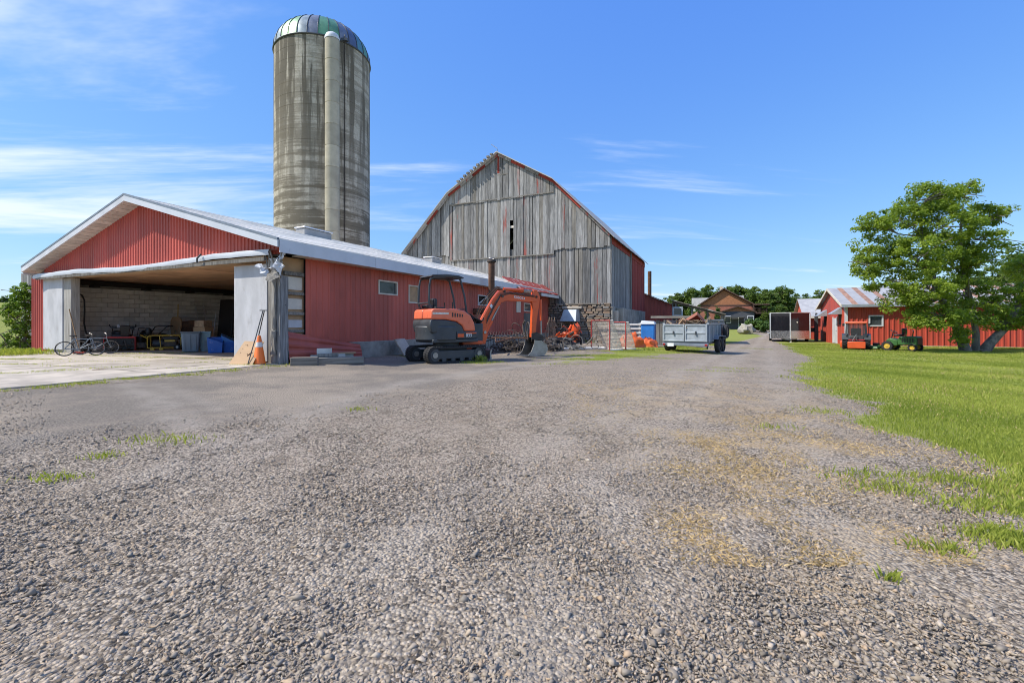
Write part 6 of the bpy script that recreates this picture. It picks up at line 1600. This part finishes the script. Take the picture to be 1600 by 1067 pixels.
# ------------------------------------------------------------------ compact tractor with cab, seen from behind
def tractor():
    c = gp(1338, 546.5); s = c.y/FPX; T = thing("compact_tractor", "orange compact tractor with glazed cab parked on the lawn", "tractor", c, R(-35))
    # x right, y away; rear of machine faces the viewer
    for sx_ in (-1,1):
        fat_wheel(T, (sx_*.55,.45,.42), .42, .30, (1,0,0), hub=m_orange, lugs=16)
        fat_wheel(T, (sx_*.48,1.75,.26), .26, .2, (1,0,0), hub=m_orange, lugs=12)
        mb = MB(); mb.prism([(-.02,.62),(.1,.90),(.45,.98),(.85,.88),(.95,.6),(.92,.6),(.82,.85),(.45,.94),(.12,.86),(.02,.6)], sx_*.55-.17, sx_*.55+.17, 'yz'); mb.obj("mudguard", m_char, T)
    MB().box(-.38,.38,.0,.9,.35,.85).obj("rear_axle_housing", m_char, T, bevel=.05)
    MB().box(-.28,.28,.9,2.1,.4,.95).obj("bonnet", m_orange, T, bevel=.08, seg=3)
    # cab
    zt = 44*s; z0 = .85
    for x in (-.50,.50):
        MB().beam((x,.02,z0),(x*.92,.12,zt-.12),.06,.06).obj("cab_post", m_char, T)
        MB().beam((x,1.0,z0),(x*.92,.92,zt-.12),.06,.06).obj("cab_post", m_char, T)
    MB().box(-.55,.55,.03,1.0,zt-.13,zt).obj("cab_roof", m_orange2, T, bevel=.05, seg=3)
    MB().box(-.49,.49,.04,.07,z0-.12,z0+.03).obj("rear_sill", m_char, T)
    t = NT("cab_glass"); t.fin((.45,.48,.5), .03); t.b.inputs['Transmission Weight'].default_value = .92; t.b.inputs['IOR'].default_value = 1.1
    mb = MB(); mb.hexa([(-.45,.055,z0+.03),(.45,.055,z0+.03),(.45,.065,z0+.03),(-.45,.065,z0+.03),(-.42,.115,zt-.14),(.42,.115,zt-.14),(.42,.125,zt-.14),(-.42,.125,zt-.14)]); mb.obj("rear_window", t.m, T)
    MB().box(-.26,.26,.32,.44,.9,1.32).obj("seat_back", m_blackp, T, bevel=.05); MB().box(-.26,.26,.44,.8,.82,.92).obj("seat", m_blackp, T, bevel=.04)
    MB().ring((0,.98,1.15),(0,-.5,.9),.17,.018,18,6).obj("steering_wheel", m_blackp, T)
    for x in (-.64,.62): MB().box(x-.06,x+.06,.0,.1,1.45,1.62).obj("mirror", m_blackp, T, bevel=.02)
    # rear box (ballast / tiller cover)
    MB().box(-.44,.44,-.42,-.05,.10,.50).obj("rear_implement", m_orange, T, bevel=.03)
    MB().tube([(-.2,-.1,.55),(0,-.12,.95),(.0,-.1,.6)],.025,6).obj("hitch_link", m_steel, T)
    MB().box(-.78,-.56,2.2,2.7,.05,.4).obj("loader_edge", m_orange, T, bevel=.02); MB().box(-.8,.8,2.3,2.7,.05,.45).obj("loader_bucket", m_orange, T, bevel=.03)
    MB().box(-.4,.4,-.02,.0,.58,.64).obj("rear_lamp_bar", m_crimson, T)
tractor()
# ------------------------------------------------------------------ green front mower
def green_mower():
    c = gp(1412, 548); T = thing("riding_mower", "green ride-on front mower parked under the tree", "mower", c, R(122))
    # x forward (to the viewer's left)
    MB().prism([(-.75,.35),(-.75,.78),(-.68,.86),(.05,.86),(.15,.7),(.15,.35)],-.48,.48).obj("engine_hood", m_green, T, bevel=.06, seg=3)
    for k in range(5): MB().box(-.6+.12*k,-.54+.12*k,.482,.49,.5,.76).obj("louvre_slot", m_blackp, T)
    MB().box(-.765,-.752,-.38,.38,.40,.74).obj("radiator_screen", m_char, T)
    MB().prism([(.15,.3),(.15,.62),(.55,.75),(.72,.6),(.78,.3)],-.45,.45).obj("foot_deck", m_green, T, bevel=.04)
    MB().box(.0,.42,-.26,.26,.86,.98).obj("seat", m_blackp, T, bevel=.05); MB().box(-.1,.04,-.26,.26,.98,1.32).obj("seat_back", m_blackp, T, bevel=.05)
    MB().tube([(.6,0,.65),(.5,0,1.1)],.03,7).obj("steering_column", m_blackp, T); MB().ring((.47,0,1.13),(-.5,0,.9),.18,.018,18,6).obj("steering_wheel", m_blackp, T)
    for y in (-.5,.5): MB().tube([(-.25,y,.8),(-.3,y,1.15),(-.2,y*1.5,1.2)],.03,6).obj("fender_arm", m_green, T)
    for y in (-.5,.5):
        fat_wheel(T, (.62,y,.28), .28, .24, hub=m_yellow, lugs=10); fat_wheel(T, (-.55,y*.9,.22), .22, .18, hub=m_yellow)
    mb = MB(); mb.hexa([(1.0,-.75,.10),(1.75,-.7,.10),(1.75,.7,.10),(1.0,.75,.10),(1.05,-.7,.24),(1.7,-.62,.22),(1.7,.62,.22),(1.05,.7,.24)]); mb.obj("cutting_deck", m_green, T, bevel=.03)
    MB().box(1.2,1.5,-.12,.12,.24,.42).obj("deck_gearbox", m_char, T, bevel=.02)
    for y in (-.35,.35): MB().beam((.7,y,.3),(1.2,y,.26),.07,.07).obj("deck_arm", m_green, T)
    for y in (-.6,.6): fat_wheel(T, (1.85,y,.12), .12, .09, hub=m_steel, name="caster_wheel")
green_mower()

# ------------------------------------------------------------------ boulder
mb = MB(); mb.ball((0,0,.55), .95, 16, 10, (1,.9,.85), .5, 2.0); o = mb.obj("boulder", m_conc_d, None, smooth=True); o.location = on(1166.5, 60); tag(o, "large grey boulder on the far lawn", "boulder")

# ------------------------------------------------------------------ brick house far behind
def house():
    Yh = 84.0; A = at(1094, 513, Yh); o = Vector((A.x, A.y, A.z - .3)); k = Yh/FPX
    T = thing("brick_house", "two-storey brick house with balconies beyond the yard", "house", o, R(-22))
    W_, hw, hp = 73*k, (513-477)*k+.3, (513-453)*k+.3; D = 9.0
    MB().box(0,W_,0,D,0,hw).obj("wall", m_brick, T)
    MB().prism([(0,hw),(W_,hw),(W_*.46,hp-.15)],.02,D-.02).obj("gable_wall", m_brick2, T)
    for a, b in (((-.5,hw-.25),(W_*.46,hp)),((W_*.46,hp),(W_+.5,hw-.25))):
        mb = MB(); mb.hexa([(a[0],-.5,a[1]),(b[0],-.5,b[1]),(b[0],D+.4,b[1]),(a[0],D+.4,a[1]),(a[0],-.5,a[1]+.22),(b[0],-.5,b[1]+.22),(b[0],D+.4,b[1]+.22),(a[0],D+.4,a[1]+.22)]); mb.obj("roof", m_brown, T)
    MB().box(W_*.40,W_*.46,3,3.7,hp-.6,hp+.75).obj("chimney", m_cream, T)
    MB().box(-.05,W_+.05,-.06,-.005,hw-.2,hw).obj("band_board", m_brown, T)
    # wing at the back left with grey roof
    MB().hexa([(-1.5,4,hw-1),(W_*.4,4,hw-1),(W_*.4,9,hw-1),(-1.5,9,hw-1),(-1.5,5,hw+1.6),(W_*.3,5,hw+1.6),(W_*.3,8,hw+1.6),(-1.5,8,hw+1.6)]).obj("rear_roof", m_greyroof, T)
    MB().hexa([(W_*.5,4,hw-1),(W_*.95,4,hw-1),(W_*.95,9,hw-1),(W_*.5,9,hw-1),(W_*.55,5,hw+2.0),(W_*.88,5,hw+1.9),(W_*.88,8,hw+1.9),(W_*.55,8,hw+2.0)]).obj("rear_roof", m_greyroof, T)
    # front extension with its own gable
    xa, xb = W_*.40, W_; hw2, hp2 = (513-488)*k+.3, (513-481)*k+.3
    MB().box(xa,xb-.02,-3,-.07,0,hw2).obj("porch_wall", m_slate, T); MB().prism([(xa,hw2),(xb-.02,hw2),((xa+xb)/2,hp2-.05)],-2.95,-.08).obj("porch_gable", m_brick2, T)
    for a, b in (((xa-.4,hw2-.2),((xa+xb)/2,hp2)),(((xa+xb)/2,hp2),(xb+.3,hw2-.2))):
        mb = MB(); mb.hexa([(a[0],-3.4,a[1]),(b[0],-3.4,b[1]),(b[0],-.09,b[1]),(a[0],-.09,a[1]),(a[0],-3.4,a[1]+.16),(b[0],-3.4,b[1]+.16),(b[0],-.09,b[1]+.16),(a[0],-.09,a[1]+.16)]); mb.obj("porch_roof", m_brown, T)
    for x, z, w, h in ((xa+.5,1.2,1.0,1.3),(xa+2.6,.2,1.0,2.1),(xa+4.0,1.2,1.0,1.3)):
        f = MB().box(x,x+w,-3.06,-3.005,z,z+h).obj("window", m_white, T); MB().box(x+.1,x+w-.1,-3.08,-3.062,z+.1,z+h-.1).obj("pane", m_glassd, f)
    MB().box(xa-.2,xb-1.5,-5.2,-3.2,hw2-1.0,hw2-.85).obj("awning", m_slate, T)
    for x in (xa,xb-1.7): MB().box(x-.06,x+.06,-5.1,-5.0,0,hw2-1).obj("awning_post", m_slate, T)
    MB().box(-.02-.4,xa-.3,-1.5,-1.4,0,1.2).obj("garden_wall", m_slate, T)
    # balconies at the right
    bx0, bx1 = W_+.02, W_+19*k
    for z in (.0, (513-491)*k+.3):
        fl = MB().box(bx0,bx1,-.5,6,z,z+.18).obj("balcony_floor", m_brown, T)
        MB().box(bx0,bx1,-.5,-.42,z+1.0,z+1.08).obj("balcony_rail", m_brown, T)
        for q in range(12): MB().box(bx0+.05+(bx1-bx0-.1)/11*q-.02,bx0+.05+(bx1-bx0-.1)/11*q+.02,-.48,-.44,z+.18,z+1.0).obj("baluster", m_brown, T)
    for x in (bx0+.1,bx1-.1): MB().box(x-.1,x+.1,-.5,-.3,0,(513-478)*k+.3).obj("balcony_post", m_brown, T)
    mb = MB(); z = (513-478)*k+.3; mb.box(bx0,bx1+.3,-.8,6.2,z,z+.2); mb.obj("balcony_roof", m_brown, T)
    MB().box(bx0+.02,bx0+.12,0,5.5,0,z).obj("side_wall", m_slate, T); MB().box(bx0,bx1,5.8,5.9,0,z).obj("balcony_back", m_dark, T)
house()
# ------------------------------------------------------------------ vegetation
def leaf_cloud(C, R_, n, size, seed, tonev=None, flat=.55):
    """leaves as bent diamonds around clump centres; returns V,F,tone arrays"""
    r = np.random.default_rng(seed); k = len(C); idx = r.integers(0, k, n)
    d = r.standard_normal((n,3)); d /= np.linalg.norm(d,axis=1)[:,None]; rad = r.random(n)**.5
    P = C[idx] + d*(R_[idx]*rad)[:,None]*np.array([1,1,.62])
    nr = d*.6 + r.standard_normal((n,3))*.55 + np.array([0,0,flat]); nr /= np.linalg.norm(nr,axis=1)[:,None]
    t = np.cross(nr, r.standard_normal((n,3))); t /= np.linalg.norm(t,axis=1)[:,None]; b = np.cross(nr,t)
    s = (size*r.uniform(.6,1.35,n))[:,None]
    V = np.stack([P - t*s*.9, P + b*s*.48 + nr*s*.12, P + t*s*.95 - nr*s*.12, P - b*s*.48 + nr*s*.12],1).reshape(-1,3)
    F = (np.array([(0,1,2),(0,2,3)])[None] + (np.arange(n)*4)[:,None,None]).reshape(-1,3)
    ct = r.random(k)*.5 if tonev is None else tonev
    tone = np.clip(ct[idx] + r.random(n)*.5, 0, 1)
    return V, F, np.repeat(tone, 4)
def grow(T, lobes, nclump, nleaf, size, clumpR, trunk_pts, mat_leaf, mat_bark, seed, limbs=True, r0=.25):
    r = np.random.default_rng(seed); rnd = random.Random(seed)
    C = []; RR = []
    vol = np.array([l[3]*l[4]*l[5] for l in lobes])**.75; vol /= vol.sum()
    for _ in range(nclump):
        l = lobes[r.choice(len(lobes), p=vol)]; d = r.standard_normal(3); d /= np.linalg.norm(d); q = .45 + .6*r.random()**.6
        C.append([l[0]+d[0]*l[3]*q, l[1]+d[1]*l[4]*q, l[2]+d[2]*l[5]*q]); RR.append(clumpR*r.uniform(.55,1.3))
    C = np.array(C); RR = np.array(RR)
    V, F, tone = leaf_cloud(C, RR, nleaf, size, seed+1)
    o = bpy.data.objects.new("crown", scatter_mesh("crown", mat_leaf, V, F, tone)); COL.objects.link(o); o.parent = T
    mb = MB()
    for pts, rads in trunk_pts: mb.tube(pts, rads, 10)
    tips = [(Vector(p), rr_) for pts, rads in trunk_pts for p, rr_ in list(zip(pts, rads))[1:]]
    if limbs:
        for l in lobes:
            c = Vector(l[:3]); b, br = min(tips, key=lambda q: (q[0]-c).length + max(0, q[0].z-c.z)*2)
            mid = b.lerp(c,.5) + Vector((rnd.gauss(0,.2),rnd.gauss(0,.2),-.12*(c-b).length+rnd.random()*.25))
            mb.tube([b, mid, c], [br*.6, br*.36, .03], 7)
            for k in range(7):
                e = c + Vector((rnd.gauss(0,.6)*l[3], rnd.gauss(0,.6)*l[4], rnd.gauss(.1,.5)*l[5])); s_ = mid.lerp(c, rnd.random())
                mb.tube([s_, s_.lerp(e,.5)+Vector((0,0,.1)), e], [.045*r0/.25,.028*r0/.25,.012], 5)
    mb.obj("trunk", mat_bark, T, smooth=True, fix=False)
def px_lobe(Y, u, v, ru, rv, ry, o): # lobe from its outline in metres
    p = at(u, v, Y) - Vector(o); return (p.x, p.y, p.z, ru*Y/FPX, ry, rv*Y/FPX)
# big maple on the lawn
o = gp(1522, 549); Yt = o.y
T = thing("maple_tree", "large green maple with forked trunk before the long red barn", "tree", o)
L = []
for (u,v,a,b,dy,ry) in [(1450,310,38,26,0,1.3),(1490,305,32,20,.6,1.2),(1405,345,36,26,.2,1.3),(1365,350,22,18,-.3,.9),(1480,350,46,30,-.6,1.6),(1538,338,30,18,.4,1.1),(1565,330,14,9,.2,.5),(1540,375,32,24,0,1.2),(1375,390,36,28,.3,1.3),(1430,400,46,34,-.9,1.7),(1490,405,44,34,.6,1.7),(1355,415,22,18,-.2,.8),(1530,412,26,20,-.3,1.0),
                        (1390,440,40,22,-.5,1.3),(1450,450,46,26,-1.2,1.5),(1505,455,36,26,.3,1.3),(1410,475,32,18,-1.0,1.0),(1465,492,46,20,-1.3,1.2),(1520,490,32,24,-.6,1.1),(1440,505,26,11,-1.4,.8),(1500,522,20,16,-1.0,.6),(1555,500,24,20,.5,1.0),(1590,455,22,22,.2,1.0),(1600,420,26,24,1.0,1.1),(1585,500,24,18,.0,1.0),(1620,480,26,26,.3,1.2),(1568,470,26,20,-.4,1.0)]:
    L.append(px_lobe(Yt+dy, u, v, a*.93, b*.93, ry, o))
def tp(u, v, dy=0): return tuple(at(u, v, Yt+dy) - o)
trunks = [([tp(1510,552),tp(1502,530),tp(1490,500,-.2),tp(1470,465,-.3),tp(1452,420,-.2),tp(1440,370),tp(1440,330)],[.29,.23,.19,.16,.12,.08,.03]),
          ([tp(1524,552,.15),tp(1525,525,.2),tp(1520,480,.3),tp(1505,430,.3),tp(1500,370,.2),tp(1505,320,.2)],[.22,.17,.14,.11,.08,.03]),
          ([tp(1535,552),tp(1548,535),tp(1570,512,.1),tp(1588,485,.2),tp(1600,450,.3),tp(1606,425,.5)],[.31,.24,.20,.16,.11,.04])]
grow(T, L, 800, 66000, .082, .44, trunks, m_leaf, m_barkl, 5, True, .25)
# trees behind: a few shapes, each reused
def tree_proto(name, label, seed, h, w, mat=m_leaf_far, nl=15000, size=.26, cl=1.0, conifer=False):
    T = thing(name, label, "tree"); rnd = random.Random(seed); L = []
    if conifer:
        for k in range(9):
            z = h*(.12+.85*k/9); r_ = w*.5*(1-k/9.3); L.append((rnd.gauss(0,.05),rnd.gauss(0,.05),z,r_,r_,h*.10))
    else:
        for k in range(13):
            a = rnd.uniform(0,6.28); q = rnd.random()**.6; z = h*rnd.uniform(.34,.86); rr_ = w*.5*q*(1-.55*abs(z/h-.5)); L.append((rr_*math.cos(a)*.8, rr_*math.sin(a)*.8, z, w*rnd.uniform(.16,.26), w*rnd.uniform(.16,.26), h*rnd.uniform(.10,.16)))
        L.append((0,0,h*.86,w*.2,w*.2,h*.13))
    grow(T, L, 170, nl, size, cl, [([(0,0,-.3),(.1,0,h*.3),(0,.1,h*.62)],[.03*h,.022*h,.008*h])], mat, m_bark, seed, not conifer, .25)
    return T
protos = [tree_proto("broadleaf_tree", "x", 41+k, (11,12.5,10)[k], (9,9.5,8)[k]) for k in range(3)]
spots = [ # u, top row, depth, label
 (1042,462,100,"leftmost small tree peeping over the red lean-to"),
 (1062,452,108,"second tree from the left above the pole shed"),
 (1084,446,106,"tree rising just left of the brick house roof"),
 (1108,441,112,"tall tree whose top shows left of the house ridge"),
 (1133,441,120,"tree directly behind the chimney of the house"),
 (1158,442,112,"tree behind the right slope of the house roof"),
 (1180,444,104,"dense tree directly right of the house roof"),
 (1200,446,92,"tree above the black trailer's left edge"),
 (1216,444,96,"tall tree above the black trailer"),
 (1234,452,102,"rightmost rounded tree above the black trailer, beside open sky"),
 (1196,468,80,"lower bright tree beside the house balconies"),
 (1222,474,82,"low tree just above the black trailer roof"),
 (1284,449,82,"dark tree peeking over the smaller red barn roof"),
 (1262,478,150,"small distant tree in the gap left of the small barn"),
 (1248,484,160,"tiny distant tree at the edge of the gap by the trailer"),
 (1560,408,52,"hazy tree seen behind the red barn roof right of the maple"),
 (1612,362,48,"tall tree rising at the right edge of the picture"),
 (1530,425,56,"smaller tree behind the red barn roof, mostly hid by the maple"),
 (6,461,95,"far tree on the left field's horizon by the frame edge"),
 (22,465,105,"second far tree on the left field's horizon"),
 (-14,464,100,"far tree on the left horizon cut by the frame")]
hs_ = [12.0, 13.6, 10.9]
used = [False]*3
for i, (u, v, Y, lab) in enumerate(spots):
    b = on(u, Y); k = i % 3; need = at(u, v, Y).z - b.z
    if not used[k]: t = protos[k]; t.location = b; t["label"] = lab; used[k] = True
    else: t = dup(protos[k], b, random.uniform(0,6.28), lab)
    t["group"] = "trees in the background"; t.rotation_euler = (0,0,random.uniform(0,6.28)); s_ = max(.25, need/(hs_[k]*.985)); t.scale = (s_*1.05, s_*1.05, s_)
# columnar cedars by the house and hedge
ced = tree_proto("cedar_tree", "tall narrow cedar in front of the brick house wall", 77, 4.2, 1.3, m_leaf_cedar, 5000, .10, .28, True)
ced["group"] = "cedars by the brick house"
cs = [(1121,474,74,"tall narrow cedar in front of the brick house wall"),(1105,478,74,"shorter cedar left of the tall one by the house"),(1091,472,72,"cedar at the left corner of the brick house"),(1080,470,70,"bright cedar farthest left of the brick house")]
for i, (u, v, Y, lab) in enumerate(cs):
    b = on(u, Y); t = ced if i == 0 else dup(ced, b, i*1.3, lab); t.location = b; t["label"] = lab; s_ = (at(u,v,Y).z-b.z)/4.3; t.scale = (s_,s_,s_)
def bush(label, u, Y, w, h, n, mat, seed, name="shrub", d=None):
    T = thing(name, label, "shrub", on(u, Y)); rnd = random.Random(seed)
    L = [(rnd.uniform(-.5,.5)*w, rnd.uniform(-.5,.5)*(d or w*.6), h*rnd.uniform(.35,.7), w*.22, w*.2, h*.3) for _ in range(9)]
    grow(T, L, 90, n, .055 if Y < 40 else .16, .22 if Y < 40 else .5, [([(0,0,-.1),(0,0,h*.6)],[.03,.02])], mat, m_bark, seed, Y < 40, .08)
bush("low rounded hedge shrub right of the boulder", 1188, 66, 3.4, 1.9, 4500, m_leaf_cedar, 3)
bush("low rounded hedge shrub beside the black trailer", 1203, 64, 3.0, 1.8, 4500, m_leaf_cedar, 9)
# vine-like sapling with bright leaves at the shed's left corner
b = on(38, 18.9); T = thing("leafy_sapling", "bright leafy sapling growing at the shed's outer corner", "sapling", b)
Ls = []
for (u,v,a,c_) in [(40,452,14,9),(28,462,16,9),(44,470,12,9),(22,478,16,8),(36,490,18,9),(14,488,12,7),(30,505,16,9),(42,515,10,10),(24,520,14,9),(36,535,14,10),(18,542,14,10),(44,545,10,10)]: Ls.append(px_lobe(18.9, u, v, a, c_, .35, b))
grow(T, Ls, 130, 5200, .062, .17, [([(0,0,-.1),(.05,0,1.0),(.02,0,1.9),(.1,0,2.5)],[.05,.04,.03,.012])], m_leaf_yel, m_bark, 12, True, .10)
# old gate post and boarding behind the shed corner
T = thing("corner_boarding", "weathered grey boards standing behind the shed's outer corner", "boards", on(42, 20.4), RZ)
for k in range(4): MB().box(-.5+.26*k,-.26+.26*k,-.02,.02+.01*(k % 2),0,3.35-.02*k).obj("board", m_greywood, T)
